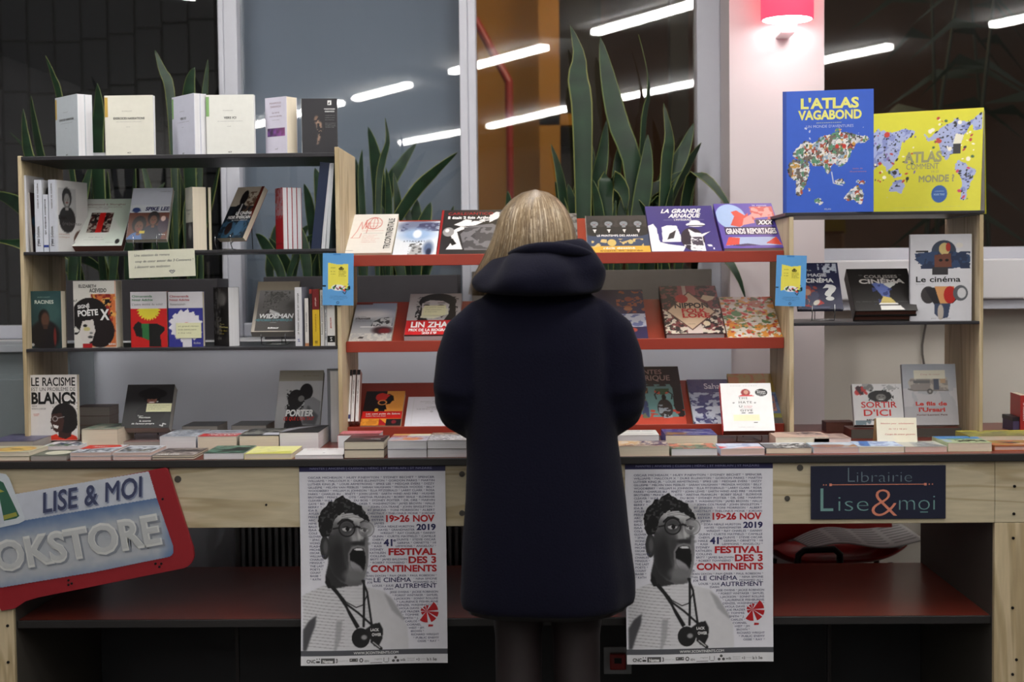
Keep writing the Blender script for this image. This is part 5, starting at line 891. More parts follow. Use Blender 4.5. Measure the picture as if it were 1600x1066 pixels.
ledge('yellow topped album with a small blue picture at the right of the lowest red ledge', 1152, 1227, 584, ZL3, (160, 140, 70), pj, t=.012, name='hardcover_album', hard=1)
hg = [('e', .49, .8, .09, .075, (150, 44, 44)), ('e', .5, .81, .045, .045, (206, 150, 130)), ('p', [(.34, .72), (.4, .75), (.6, .75), (.66, .72)], (206, 60, 60)), ('e', .8, .8, .12, .075, K), ('t', 'PRIX DU ROMAN', .71, .88, .82, .022, Wt, {'st': 2, 'rot': -6}), ('t', 'ADOLESCENT', .71, .89, .785, .022, Wt, {'st': 2, 'rot': -6}), ('t', 'lauréat 2018', .73, .86, .75, .018, Wt, {'rot': -6}), ('t', 'ANGIE THOMAS', .2, .72, .93, .022, grey(190), {'track': .3}), ('t', 'THE', .34, .52, .66, .045, K, {'st': 0, 'track': .15}), ('t', 'HATE', .34, .6, .57, .045, K, {'st': 0, 'track': .1}), ('t', 'U', .34, .4, .485, .045, K), ('t', 'GIVE', .36, .6, .4, .045, K, {'st': 0, 'track': .1}), ('t', 'la haine', .44, .6, .5, .022, (206, 90, 100)), ('t', 'qu on donne', .44, .58, .475, .018, (206, 90, 100)),
      ('r', .38, .37, .45, .385, K), ('r', .52, .37, .6, .385, K), ('r', .22, .2, .72, .33, (236, 236, 200)), ('r', .38, .16, .46, .17, grey(60)), ('r', .6, .17, .68, .18, grey(60)), ('e', .24, .585, .018, .012, grey(90)), ('e', .66, .585, .018, .012, grey(90)), ('t', 'roman nathan', .3, .6, .07, .014, grey(170))]
book('bright white paperback with slim black title and a round black sticker tilted on the counter', 1129, 1209, 599, (240, 240, 240), hg, Z=TZ + .022, Y=4.12, tilt=33, t=.03, pages='brown', spine=(206, 60, 60))
# ---- right bay
at_ = [('r', 0, 0, .04, 1, (40, 72, 160))]
land = [[(.06, .4), (.12, .44), (.28, .42), (.3, .34), (.26, .24), (.2, .14), (.14, .14), (.14, .26), (.05, .32)], [(.1, .47), (.14, .52), (.2, .56), (.26, .6), (.34, .56), (.42, .62), (.6, .66), (.78, .64), (.98, .6), (.9, .56), (.82, .56), (.76, .5), (.72, .42), (.64, .37), (.56, .4), (.5, .3), (.44, .38), (.34, .38), (.3, .42), (.16, .44)], [(.68, .12), (.74, .19), (.84, .22), (.9, .14), (.86, .05), (.8, .1), (.7, .09)], [(.8, .26), (.92, .25), (.9, .22), (.82, .23)], [(.56, .26), (.64, .28), (.7, .24), (.6, .22)], [(.34, .1), (.4, .12), (.46, .08), (.38, .06)], [(.56, .66), (.62, .69), (.68, .67)], [(.28, .2), (.31, .22), (.3, .17)]]
def world(c, cols, polys, seed, inkn=260, base=(226, 224, 220)):
    M = np.zeros(c.X.shape)
    for p in polys: M = np.maximum(M, c.pmask(p, 7))
    jit = c.noise(40, seed, 2); M = ((M + (jit - .5) * 1.1) > .5).astype(float) if True else M
    c.mix(M, base); n1 = c.noise(7, seed + 1, 2); 
    for k, col in enumerate(cols): c.mix(((c.noise(22, seed + 5 + k, 2) > .62) & (M > .5)).astype(float), col)
    c.mix(((c.noise(70, seed + 30, 1) > .78) & (M > .5)).astype(float), (40, 40, 46))
at_ += [('f', lambda c: world(c, [(196, 150, 70), (150, 170, 190), (170, 80, 60), (206, 206, 210), (90, 140, 110), (110, 100, 90)], land, 4)), ('e', .6, .54, .022, .018, (190, 50, 40)), ('e', .68, .54, .022, .018, (190, 50, 40)), ('l', [(.54, .33), (.56, .24), (.66, .22)], .01, grey(220)), ('n', .2, .55, .9, .72, 26, 3, .8, (206, 212, 230)),
       ('t', "L'ATLAS", .2, .84, .855, .08, (226, 224, 120), {'st': 2, 'rot': 0}), ('t', 'VAGABOND', .17, .87, .765, .07, (226, 224, 120), {'st': 2}), ('t', "UN MONDE D'AVENTURES", .26, .78, .695, .022, (190, 200, 230)), ('t', 'MILAN', .46, .53, .02, .014, grey(210)), ('t', 'texte de', .77, .88, .35, .012, (190, 120, 110)), ('t', 'illustrations', .74, .92, .325, .012, (190, 120, 110))] + [('e', .38 + .02 * i, .735, .006, .004, (200, 206, 150)) for i in range(14)]
book('tall bright blue atlas with yellow title and an illustrated world map', 1227, 1365, 141, (50, 92, 196), at_, Z=ZRT, Y=4.12, yaw=-9, t=.016, hard=1, name='atlas', spine=(36, 66, 150), pages='white', res=.0016)
land2 = [[(.0, .4), (.02, .66), (.1, .74), (.2, .84), (.3, .8), (.4, .83), (.5, .8), (.46, .74), (.4, .7), (.36, .56), (.32, .46), (.28, .4), (.24, .5), (.16, .42), (.08, .46), (.04, .3), (0, .2)], [(.54, .8), (.6, .72), (.68, .82), (.8, .9), (.92, .86), (.86, .74), (.82, .62), (.74, .5), (.7, .54), (.66, .7), (.58, .7)], [(.3, .22), (.34, .32), (.4, .33), (.43, .26), (.4, .18), (.36, .2)], [(.82, .5), (.88, .46), (.96, .38), (.92, .26), (.88, .1), (.85, .1), (.86, .3), (.8, .4)], [(.9, .88), (.99, .96), (1, .8), (.94, .78)], [(.3, .4), (.34, .34), (.4, .36), (.36, .44)]]
ac = [('f', lambda c: world(c, [(120, 130, 180), (150, 160, 200)], land2, 9, base=(152, 160, 196))), ('s', .02, .3, .5, .8, [(170, 60, 50), (40, 40, 44), (60, 90, 60), (226, 220, 200), (120, 100, 150)], 60, .012, 5), ('s', .6, .5, .95, .92, [(170, 60, 50), (40, 40, 44), (60, 90, 60), (226, 220, 200)], 40, .012, 6), ('s', .82, .1, .95, .45, [(190, 60, 90), (40, 40, 44), (60, 90, 60)], 14, .012, 7), ('e', .27, .78, .022, .028, (176, 50, 40)), ('r', .78, .56, .84, .66, (46, 44, 48)), ('p', [(.78, .66), (.8, .76), (.86, .74), (.84, .66)], (214, 210, 190)), ('e', .69, .17, .06, .085, (40, 84, 150)),
      ('t', 'ATLAS', .41, .7, .49, .1, (140, 138, 96), {'st': 2}), ('t', 'COMMENT', .43, .68, .42, .055, (140, 138, 96), {'st': 1}), ('t', 'VA LE', .62, .68, .38, .025, (140, 138, 96)), ('t', 'MONDE ?', .53, .8, .29, .065, (140, 138, 96), {'st': 2}), ('t', 'un documentaire', .655, .725, .19, .015, (150, 180, 220)), ('t', 'POUR TOUS', .65, .73, .155, .018, (150, 180, 220), {'st': 1}), ('t', 'imagination et illustrations', .35, .85, .04, .012, (180, 180, 90))]
YA = book('wide yellow atlas with a lilac world map leaning open on the right top shelf', 1345, 1532, 174, (196, 192, 46), ac, Z=ZRT, Y=4.15, yaw=-24, tilt=13, t=.006, hard=1, name='atlas', spine=(190, 190, 60), pages='grey', res=.0018)
O_, R_, W_, H_, T_ = BOOKS['wide yellow atlas with a lilac world map leaning open on the right top shelf']
for nm_, tl_, off_, m_, c_ in [('page_block', -3, .012, PG['grey'], (180, 180, 180)), ('back_cover', -9, .024, PRINT, (186, 184, 52))]:
    q_ = MB().box(0, W_, -.008 if nm_ == 'page_block' else -.0015, .006 if nm_ == 'page_block' else .0015, -H_ + .004, -.002, c_).build(nm_, m_, YA[0]); q_.matrix_local = Matrix.Translation((0, off_, H_)) @ Matrix.Rotation(rad(13 - tl_), 4, 'X')
mg = [('p', [(0, .1), (.0, .35), (.4, .3), (.6, .12), (.3, .05)], (176, 36, 34)), ('s', .0, .1, .45, .5, [(206, 200, 190), (150, 60, 50), (190, 140, 110), (60, 60, 90)], 40, .07, 4), ('n', .55, .78, .95, .98, 12, 4, .5, (190, 196, 210)), ('t', 'MAGIE', .3, .72, .7, .065, (206, 206, 214), {'st': 2}), ('t', 'CINÉMA', .24, .86, .57, .085, Wt, {'st': 2}), ('t', '?', .6, .9, .2, .31, Wt, {'st': 2}), ('t', 'la', .3, .4, .82, .04, grey(190)), ('l', [(.3, .04), (.7, .04)], .012, (90, 96, 130))]
book('dark blue book with a big white question mark on a wire stand', 1246, 1317, 411, (34, 36, 70), mg, Z=ZRM + .03, Y=4.22, tilt=34, t=.012, hard=1, name='hardcover_book', pages='white')
co = [('p', [(.35, .66), (.65, .66), (.6, .3), (.66, .15), (.45, .15), (.5, .3)], (96, 110, 170)), ('n', .35, .15, .66, .66, 10, 4, .58, (60, 70, 120)), ('p', [(.42, .15), (.5, .34), (.62, .3), (.7, .15)], (206, 186, 110)), ('p', [(.55, .62), (.62, .66), (.78, .7), (.74, .62), (.64, .52), (.6, .56)], (214, 214, 210)), ('p', [(.4, .14), (.72, .14), (.7, .18), (.42, .18)], (226, 224, 220)), ('p', [(.42, .02), (.8, .02), (.74, .12), (.42, .12)], (226, 224, 220)), ('t', 'LES', .18, .23, .83, .02, grey(150)), ('t', 'COULISSES', .26, .8, .77, .07, (176, 170, 166), {'st': 1}), ('t', 'DU', .83, .87, .83, .02, grey(150)), ('t', 'CINÉMA', .16, .9, .64, .1, (206, 200, 196), {'st': 2}), ('t', 'le film vu des studios', .05, .9, .2, .015, grey(110))]
book('thick black film book leaning far back on the right shelf', 1333, 1430, 420, (40, 37, 36), co, Z=ZRM, Y=4.2, yaw=0, tilt=46, t=.022, n=2, hard=1, name='hardcover_book', pages='brown', spine=(34, 31, 30))
lc = [('e', .55, .8, .2, .13, (56, 66, 84)), ('p', [(.08, .78), (.4, .8), (.7, .8), (.97, .76), (.98, .68), (.85, .62), (.66, .6), (.2, .64), (.1, .7)], (50, 70, 104)), ('n', .08, .6, .98, .8, 7, 4, .5, (40, 52, 80)), ('e', .56, .83, .09, .07, (200, 180, 120)), ('e', .62, .85, .04, .05, (170, 50, 40)), ('e', .8, .87, .06, .03, (220, 216, 210)), ('p', [(.4, .62), (.4, .76), (.66, .78), (.68, .62)], (110, 66, 52)), ('e', .5, .7, .03, .015, K), ('e', .6, .7, .03, .015, K), ('r', .36, .53, .62, .62, (52, 50, 54)), ('e', .3, .3, .12, .1, (60, 56, 58)), ('p', [(.24, .38), (.7, .4), (.8, .28), (.7, .2), (.4, .18)], (40, 38, 42)), ('p', [(.4, .4), (.72, .4), (.7, .22), (.5, .18)], (206, 150, 96)), ('e', .65, .3, .1, .1, (176, 36, 30)), ('e', .82, .32, .12, .09, (90, 94, 100)), ('e', .84, .32, .07, .06, (206, 206, 210)), ('p', [(.4, .08), (.4, .2), (.66, .2), (.62, .04), (.5, .02)], (60, 70, 96)), ('e', .5, .1, .05, .09, (180, 170, 160)), ('r', .1, .795, .3, .815, K),
      ('t', 'Le cinéma', .1, .82, .45, .062, K, {'st': 1}), ('t', 'larousse', .1, .24, .42, .012, grey(120)), ('t', 'pour la jeunesse', .35, .66, .025, .012, grey(120))]
book('white book with rounded corner and film collages in the shape of a hat', 1424, 1518, 366, (212, 212, 218), lc, Z=ZRM, Y=4.17, yaw=-6, t=.018, hard=1, name='hardcover_book', pages='white', spine=(190, 190, 200), back=(80, 90, 140), res=.0016)
so = [('s', .08, .75, .28, .92, [(190, 50, 50), (60, 30, 40)], 12, .05, 3), ('n', .55, .72, .95, .98, 10, 4, .6, (170, 172, 176)), ('s', .25, .85, .45, .98, [grey(120), grey(160)], 14, .05, 8), ('e', .55, .7, .24, .14, (26, 24, 26)), ('n', .3, .56, .82, .86, 26, 4, .62, (28, 26, 28)), ('e', .57, .67, .1, .085, (120, 118, 116)), ('e', .54, .69, .015, .01, K), ('e', .62, .69, .015, .01, K), ('r', .53, .62, .62, .63, grey(210)), ('t', 'SORTIR', .16, .88, .42, .14, (206, 40, 40), {'st': 1}), ('t', "D'ICI", .2, .75, .22, .15, (206, 40, 40), {'st': 1}), ('t', 'RENÉE WATSON', .25, .8, .1, .04, K, {'st': 2}), ('n', .02, 0, .4, .12, 9, 5, .5, (110, 130, 140))]
book('white book with red painted title and a round haired head behind the folded card', 1334, 1411, 600, (218, 218, 220), so, Z=TZ + .028, Y=4.26, yaw=-2, tilt=22, t=.022, pages='brown')
ur = [('g', 0, 1, (190, 190, 194), (176, 184, 196)), ('n', 0, .3, 1, .6, 4, 4, .5, (200, 200, 206)), ('p', [(.12, .62), (.1, .7), (.14, .76), (.25, .78), (.82, .78), (.84, .58), (.2, .57)], (186, 180, 172)), ('n', .12, .58, .84, .78, 8, 6, .55, (150, 144, 140)), ('l', [(.1, .59), (.2, .565), (.84, .565)], .02, (110, 104, 100)), ('r', .58, .58, .68, .78, (76, 84, 100)), ('r', .7, .68, .8, .76, (190, 160, 130)), ('r', .2, .68, .5, .73, (110, 110, 112)), ('e', .5, .55, .055, .045, (90, 88, 88)), ('e', .5, .55, .025, .02, (170, 168, 166)), ('r', .22, .76, .8, .9, (232, 230, 214)), ('t', 'Coup de coeur', .34, .7, .82, .02, (190, 130, 120), {'shear': .2}),
      ('t', 'Le fils de', .22, .8, .32, .06, (206, 60, 50), {'st': 2}), ('t', "l'Ursari", .27, .76, .22, .065, (206, 60, 50), {'st': 2}), ('t', 'Xavier-Laurent Petit', .22, .8, .155, .025, (110, 60, 60), {'st': 1})]
book('grey book with a drawn caravan and red title right of the folded card', 1412, 1496, 569, (186, 188, 194), ur, Z=TZ + .028, Y=4.28, tilt=14, t=.018, pages='brown')
for k, (a, b, lab, Yb) in enumerate([(1330, 1392, 'dark wooden block propping the white book with red painted title', 4.215), (1410, 1502, 'dark wooden block propping the caravan book', 4.235)]):
    x0, x1 = atz_Y(a, TZ, Yb), atz_Y(b, TZ, Yb); r = empty('display_block', (x0, Yb, TZ)); tag(r, lab, 'block'); MB().box(0, x1 - x0, 0, .11, 0, .0265).build('block_body', DKRED, r, bevel=.002); MB().box(.0, x1 - x0, -.004, 0, 0, .032 if 0 else .0265).build('front_lip', SIDEM, r)
flat('cream paged book with a striped black and pink cover beside the panel', 1212, 1296, 0, 683, .13, (206, 176, 160), [('p', [(.2 + .1 * i, 1), (.24 + .1 * i, 1), (.55 + .1 * i, .3), (.5 + .1 * i, .3)], (120, 100, 100)) for i in range(6)] + [('n', .5, .5, .95, .9, 8, 4, .5, (90, 70, 70))], Y=3.99, pages='cream')
flat('pale brown covered book lying before the white book with red title', 1272, 1330, 0, 685, .12, (176, 150, 140), [('n', 0, 0, 1, 1, 5, 3, .5, (150, 124, 116))], Y=3.99, pages='pink')
flat('small dark red case lying at the back of the right bay', 1291, 1335, 0, 660, .07, (96, 44, 40), [], Y=4.38, pages='brown', name='case')
spineb('red spined book standing at the far right edge', 1594, 1606, 618, TZ, (170, 44, 40), Y=4.35, wd=.12, st=[('histoire', .3, .8, .006, Wt)])
r = empty('purple_box', (at(1576, 670, 4.4).x, 4.36, TZ)); tag(r, 'small purple box at the far right edge of the counter', 'box'); MB().box(0, .045, 0, .1, 0, .032).build('box_body', PURP, r, bevel=.001); MB().box(-.001, .046, -.001, .101, .032, .044).build('lid', BLK, r)
r = empty('book', (0, 0, 0)); D.objects.remove(r)
# ---- wire stands
def stand(label, cxpx, Z, Y, w_, yaw=0, book_tilt=30, lift=.026, mt=METAL):
    x = atz_Y(cxpx, Z, Y); r = empty('wire_book_stand', M=Matrix.Translation((x, Y, Z)) @ Matrix.Rotation(rad(yaw), 4, 'Z')); tag(r, label, 'stand', 'wire book stands')
    for s in (-1, 1):
        o = MB().tube([(s * w_, -.028, lift + .022), (s * w_, -.028, lift - .004), (s * w_, -.02, .004), (s * w_, .0, .0025), (s * w_ * .8, .09, .0025)], .0014, 6).build('hook', mt, r, True)
        MB().tube([(s * w_, -.026, lift - .006), (s * w_ * .75, .06, lift + .05), (s * w_ * .5, .105, .11)], .0012, 6).build('arm', DKMET, r, True)
    MB().tube([(-w_, -.02, .004), (w_, -.02, .004)], .0013, 6).build('front_wire', mt, r, True); MB().tube([(-w_ * .5, .105, .11), (w_ * .5, .105, .11)], .0012, 6).build('top_wire', DKMET, r); MB().tube([(0, .105, .11), (0, .11, .002)], .0012, 6).build('prop', DKMET, r)
stand('wire stand under the book with blue lettered title and brown group picture', 231, Z2, 4.235, .035)
stand('wire stand under the dark film paperback left of the red book', 358, Z2, 4.26, .03, yaw=-28)
stand('wire stand under the grey profile book on the third shelf', 430, Z3, 4.22, .036)
stand('bright wire stand under the dark blue question mark book', 1284, ZRM, 4.235, .033, lift=.03)
stand('wire stand holding the bright white paperback with the black sticker', 1169, TZ, 4.15, .036, lift=.022)
stand('wire stand holding the black book with the woman in a hat', 232, TZ, 4.235, .034, lift=.035)
stand('wire stand holding the grey book with the man holding a child', 466, TZ, 4.3, .03, lift=.02)
# ---- notes, cards, flyers
def note(label, pts, Y, col, ops=(), name='sticky_note', cat='note', m=PAPER, group=None, tilt=0, yaw=0, thick=.0004, texts=None, base=None, Rm=None):
    """flat paper: pts are its left,top,right,bottom pixels at depth Y"""
    l, t_, r_, b = pts; a = at(l, b, Y); c = at(r_, t_, Y); w_ = c.x - a.x; h = c.z - a.z
    cv = Canvas(w_, h, .0015, col); T = draw(cv, ops); mb = MB(); mb.box(0, w_, .0001, thick, 0, h, col); cv.to(mb, 0)
    for i, o in enumerate(T):
        kw = dict(o[7]) if len(o) > 7 else {}
        if 'org' in kw: kw['org'] = (kw['org'][0] * w_, kw['org'][1] * h)
        put_text(mb, o[1], o[2] * w_, o[3] * w_, o[4] * h, o[5] * h, o[6], -.0003 - i * .0001, **kw)
    M = Matrix.Translation(a) @ Matrix.Rotation(rad(yaw), 4, 'Y')
    if base is not None: M = base
    o = mb.build(name, m); o.matrix_world = M; tag(o, label, cat, group); return o
INK = (40, 46, 70)
note('cream handwritten card hanging from the second shelf below the wire stand', (202, 391, 305, 435), 4.124, (214, 214, 196), [('t', 'Une sélection de romans', .09, .62, .78, .09, INK, {'shear': .2}), ('t', 'coup de coeur autour des 3 Continents !', .1, .97, .56, .09, INK, {'shear': .2}), ('t', 'à découvrir sans modération', .09, .62, .36, .09, INK, {'shear': .2}), ('l', [(.64, .14), (.61, .22), (.64, .24), (.65, .2), (.67, .24), (.69, .21), (.65, .13)], .008, INK)], name='card', cat='card', yaw=-1.5)
BL = (96, 158, 214)
flyer = [('p', [(.17, .3), (.18, .82), (.5, .78), (.82, .8), (.82, .34), (.7, .3), (.4, .34)], (232, 222, 92)), ('e', .5, .34, .22, .06, (232, 232, 232)), ('e', .4, .36, .03, .02, K), ('s', .3, .28, .85, .42, [(150, 60, 120), (60, 110, 60), K, (200, 80, 60)], 16, .03, 4), ('e', .86, .34, .03, .04, K), ('r', 0, .36, .1, .38, K), ('l', [(.65, .26), (.72, .22), (.76, .27)], .02, K), ('p', [(.34, .96), (.58, .96), (.58, .995), (.34, .995)], (66, 128, 190)),
         ('t', 'db', .52, .68, .68, .06, K, {'st': 2}), ('t', '18 NOV', .26, .42, .71, .018, K), ('t', 'DE 14H', .26, .4, .64, .016, K), ('t', 'À 18H', .26, .4, .59, .016, K), ('t', 'FESTIVAL', .52, .76, .645, .016, K), ('t', 'DU LIVRE', .52, .76, .615, .016, K), ('t', 'JEUNESSE', .52, .7, .585, .016, K), ('t', 'ET DE LA BD', .52, .76, .555, .016, K), ('t', 'cosmopolis', .25, .78, .17, .014, INK), ('t', 'espace international', .22, .8, .14, .012, INK), ('t', 'entrée libre', .34, .68, .11, .012, INK), ('o', .49, .05, .035, .014, INK)]
note('blue flyer with a yellow patch taped on the pine panel left of the middle bay', (504, 395, 551, 477), 4.122, BL, flyer, name='flyer', cat='flyer', yaw=1.2, group='blue flyers taped on the panels')
note('blue flyer with a yellow patch taped on the pine panel right of the middle bay', (1211, 398, 1258, 478), 4.122, BL, flyer, name='flyer', cat='flyer', yaw=2, group='blue flyers taped on the panels')
def on_book(lab, label, u, v, w_, h, ops=(), col=(228, 228, 190)):
    O, Rm, W, H, T = BOOKS[lab]; P = O + Rm @ Vector((u * W, -.0018, v * H)); B = Matrix.Translation(P) @ Rm.to_4x4()
    cv = Canvas(w_, h, .002, col); TT = draw(cv, ops); mb = MB(); mb.box(0, w_, .0001, .0004, 0, h, col); cv.to(mb, 0)
    for i, o in enumerate(TT): put_text(mb, o[1], o[2] * w_, o[3] * w_, o[4] * h, o[5] * h, o[6], -.0003 - i * .0001, shear=.2)
    o = mb.build('sticky_note', PAPER); o.matrix_world = B; tag(o, label, 'note')
SC = [('t', 'un grand roman', .08, .9, .74, .08, (120, 120, 90)), ('t', 'très émouvant', .08, .8, .52, .08, (120, 120, 90)), ('t', 'à lire vite', .08, .6, .3, .08, (120, 120, 90))]
on_book('blue paperback with a white splashed head shape and a note on the third shelf', 'pale yellow note stuck on the blue paperback of the third shelf', .22, .16, .075, .045, SC)
on_book('black book with a smiling woman in a hat tilted back on the left counter', 'pale yellow note stuck on the black book with a woman in a hat', .47, .36, .075, .028, SC)
on_book('book with a red banner and a noted over face on the middle red ledge', 'pale yellow note stuck over the face on the red bannered book', .3, .47, .068, .06, SC)
# folded card on the counter
r = empty('folded_card', M=Matrix.Translation((atz_Y(1371, TZ, 3.99), 3.99, TZ)) @ Matrix.Rotation(rad(-4), 4, 'Z')); tag(r, 'cream folded tent card with red handwriting standing on the right counter', 'card')
def sheet(nm, m, ops, col, w_, h, tilt, yoff):
    cv = Canvas(w_, h, .002, col); T = draw(cv, ops); mb = MB(); mb.box(0, w_, .0001, .0006, 0, h, col); cv.to(mb, 0)
    for i, o in enumerate(T): put_text(mb, o[1], o[2] * w_, o[3] * w_, o[4] * h, o[5] * h, o[6], -.0003 - i * .0001, shear=.2)
    o = mb.build(nm, m, r); o.rotation_euler = (-rad(tilt), 0, 0); o.location = (0, yoff, 0); return o
cw = atz_Y(1433, TZ, 3.99) - atz_Y(1371, TZ, 3.99)
sheet('front_sheet', PAPER, [('t', 'Sélection pour', .1, .5, .78, .05, (190, 60, 60)), ('t', 'adolescents', .55, .93, .78, .05, (190, 60, 60)), ('t', 'de 12 à 16 ans', .3, .75, .6, .045, (190, 60, 60)), ('t', 'Coups de coeur garantis', .2, .95, .42, .05, (190, 60, 60))], (232, 226, 206), cw, .085, 16, 0)
o = sheet('back_sheet', PAPER, [], (196, 158, 110), cw, .085, -22, .06); o.location = (-.004, .06, 0)

# ================================================================= festival posters
PW, PH = 231.0, 315.0
def Pz(x, y): return ((x / 5.714 - 7) / PW, 1 - (y / 5.714 - 22) / PH)          # crop one
def Pz2(x, y): return ((x / 5.714 - 7) / PW, 1 - (y / 5.714 + 148) / PH)        # crop two
def poster_mesh():
    S = .0017248; W, H = PW * S, PH * S
    cv = Canvas(W, H, .0016, (222, 222, 230))
    A = [Pz(*p) for p in [(205, 650), (212, 590), (235, 540), (268, 500), (300, 465), (345, 450), (390, 418), (430, 393), (470, 430), (520, 452), (590, 490), (640, 560), (672, 612), (660, 640), (600, 600), (560, 575), (500, 560), (430, 555), (370, 590), (350, 620), (330, 700), (300, 770), (240, 775), (215, 720)]]
    # white shirt with thin stripes
    shirt = [Pz2(*p) for p in [(55, 330), (250, 240), (330, 230), (620, 250), (800, 300), (900, 420), (1000, 620), (1010, 822), (60, 822)]]
    m = cv.pmask(shirt, 3); cv.mix(m, (208, 208, 212))
    st = (np.abs(((cv.Y * 62 + cv.X * 7 * (1 - cv.X) + .5 * cv.noise(5, 3)) % 1) - .5) < .13) & (cv.X < .47) & (cv.Y > .08)
    cv.mix(st * m * (.25 + .5 * (cv.X < .3)), (130, 130, 134), .7)
    cv.poly([Pz2(*p) for p in [(60, 640), (110, 560), (180, 510), (170, 600), (130, 700), (90, 822), (60, 822)]], (70, 70, 74), blur=4)
    cv.poly([Pz2(*p) for p in [(360, 560), (415, 560), (400, 720), (360, 822), (340, 822)]], (150, 150, 154), .7, blur=4)
    cv.poly([Pz2(*p) for p in [(790, 310), (860, 360), (980, 560), (960, 560), (860, 470)]], (150, 150, 155), .7, blur=5)
    # neck and face
    cv.poly([Pz2(*p) for p in [(300, 0), (265, 150), (265, 220), (340, 270), (470, 248), (600, 215), (610, 150), (400, 0)]], (46, 46, 48), blur=2)
    cv.poly([Pz2(*p) for p in [(430, 200), (600, 205), (595, 240), (480, 250)]], (104, 104, 106), blur=2)
    cv.poly([Pz(*p) for p in [(300, 720), (350, 600), (430, 550), (520, 540), (600, 575), (645, 640), (655, 720), (640, 780), (625, 830), (650, 880), (650, 970), (642, 1060), (610, 1160), (560, 1215), (480, 1215), (400, 1180), (340, 1120), (300, 1029), (285, 900)]], (96, 96, 98), blur=2)
    cv.poly([Pz(*p) for p in [(300, 740), (350, 760), (420, 860), (440, 980), (470, 1100), (440, 1190), (340, 1120), (300, 1029), (285, 880)]], (52, 52, 54), blur=5)
    cv.ell(*Pz(500, 590), .2, .045, (140, 140, 142), soft=1.1); cv.ell(*Pz(540, 578), .13, .032, (206, 206, 208), soft=1.1)
    for yy in (560, 578, 596): cv.line([Pz(420, yy + 12), Pz(470, yy), Pz(530, yy - 4), Pz(590, yy + 8)], .005, (84, 84, 86), .7)
    cv.ell(*Pz(585, 750), .022, .055, (150, 150, 152), soft=.9); cv.ell(*Pz(600, 795), .042, .018, (64, 64, 66), soft=.5); cv.ell(*Pz(592, 782), .018, .01, (170, 170, 172), soft=.8); cv.ell(*Pz(580, 806), .012, .006, (14, 14, 16), soft=.5)
    cv.ell(*Pz(505, 795), .06, .035, (158, 158, 160), soft=1.0); cv.ell(*Pz(575, 730), .012, .05, (190, 190, 192), soft=.9); cv.ell(*Pz(400, 790), .06, .06, (84, 84, 86), soft=1.0); cv.ell(*Pz(380, 960), .05, .1, (38, 38, 40), soft=1.0)
    cv.ell(*Pz(560, 835), .07, .012, (44, 44, 46), soft=.8); cv.ell(*Pz(640, 900), .012, .07, (120, 120, 122), soft=.8); cv.ell(*Pz(470, 900), .03, .07, (60, 60, 62), soft=.9)
    cv.line([Pz(385, 655), Pz(420, 622), Pz(470, 614), Pz(515, 636)], .014, (24, 24, 26)); cv.line([Pz(590, 645), Pz(620, 630), Pz(655, 640)], .012, (44, 44, 46))
    cv.ell(*Pz(465, 690), .05, .036, (70, 70, 72), soft=.6); cv.ell(*Pz(630, 700), .045, .034, (120, 120, 122), soft=.6)
    # ear
    cv.ell(*Pz(262, 870), .033, .06, (52, 52, 54)); cv.ell(*Pz(268, 865), .016, .035, (86, 86, 88), soft=.6)
    # eyes and glasses
    cv.ell(*Pz(463, 702), .032, .012, (190, 190, 192)); cv.ell(*Pz(470, 703), .014, .011, (14, 14, 16)); cv.line([Pz(430, 690), Pz(463, 680), Pz(496, 694)], .007, (20, 20, 22)); cv.ell(*Pz(620, 712), .028, .011, (180, 180, 182)); cv.ell(*Pz(626, 713), .012, .01, (30, 30, 32)); cv.line([Pz(592, 702), Pz(620, 694), Pz(650, 704)], .007, (40, 40, 42))
    cv.ell(*Pz(648, 690), .03, .03, (206, 206, 210), .35, soft=.8)
    for x, y, r, wd_, c in [(464, 698, .054, .009, (20, 20, 22)), (640, 705, .052, .006, (120, 120, 124))]: cv.ring(Pz(x, y)[0], Pz(x, y)[1], r, wd_, c)
    cv.line([Pz(525, 690), Pz(555, 680), Pz(580, 690)], .014, (26, 26, 28)); cv.line([Pz(395, 690), Pz(340, 700)], .01, (26, 26, 28))
    # mouth
    cv.poly([Pz(*p) for p in [(470, 930), (500, 870), (560, 850), (620, 865), (642, 920), (645, 1000), (636, 1090), (600, 1160), (540, 1150), (480, 1080)]], (128, 128, 130), blur=2)
    cv.poly([Pz(*p) for p in [(485, 930), (515, 885), (560, 868), (610, 880), (628, 930), (630, 1010), (615, 1080), (585, 1115), (530, 1100), (490, 1030)]], (14, 14, 16), blur=1)
    cv.poly([Pz(*p) for p in [(520, 892), (545, 876), (600, 880), (608, 896), (570, 900)]], (222, 222, 224), blur=1)
    cv.poly([Pz(*p) for p in [(485, 985), (520, 1000), (580, 1040), (612, 1085), (585, 1112), (530, 1098), (492, 1040)]], (150, 150, 154), blur=2)
    cv.ell(*Pz2(530, 150), .07, .03, (112, 112, 114), soft=.8)
    # hair with ragged edge
    M = cv.pmask(A, 3); cv.mix((M + (cv.noise(60, 5, 1) - .5) * .9 * (M > .03) > .45).astype(float), (24, 24, 26)); cv.mix(((cv.noise(70, 9, 1) > .7) & (M > .8)).astype(float), (66, 66, 68))
    # chains and pendants
    for pts, wd_ in [([(300, 240), (380, 330), (480, 480), (560, 610)], .014), ([(330, 250), (440, 400), (560, 490), (680, 600)], .014), ([(612, 200), (612, 380), (606, 610)], .016), ([(600, 200), (640, 300), (660, 450), (680, 600)], .014), ([(340, 250), (450, 390), (540, 440), (600, 420), (640, 330)], .007), ([(420, 360), (480, 500), (545, 620)], .016)]:
        cv.line([Pz2(*p) for p in pts], wd_, (24, 24, 26))
    cv.poly([Pz2(*p) for p in [(265, 150), (300, 190), (320, 260), (290, 270), (262, 220)]], (22, 22, 24), blur=1)
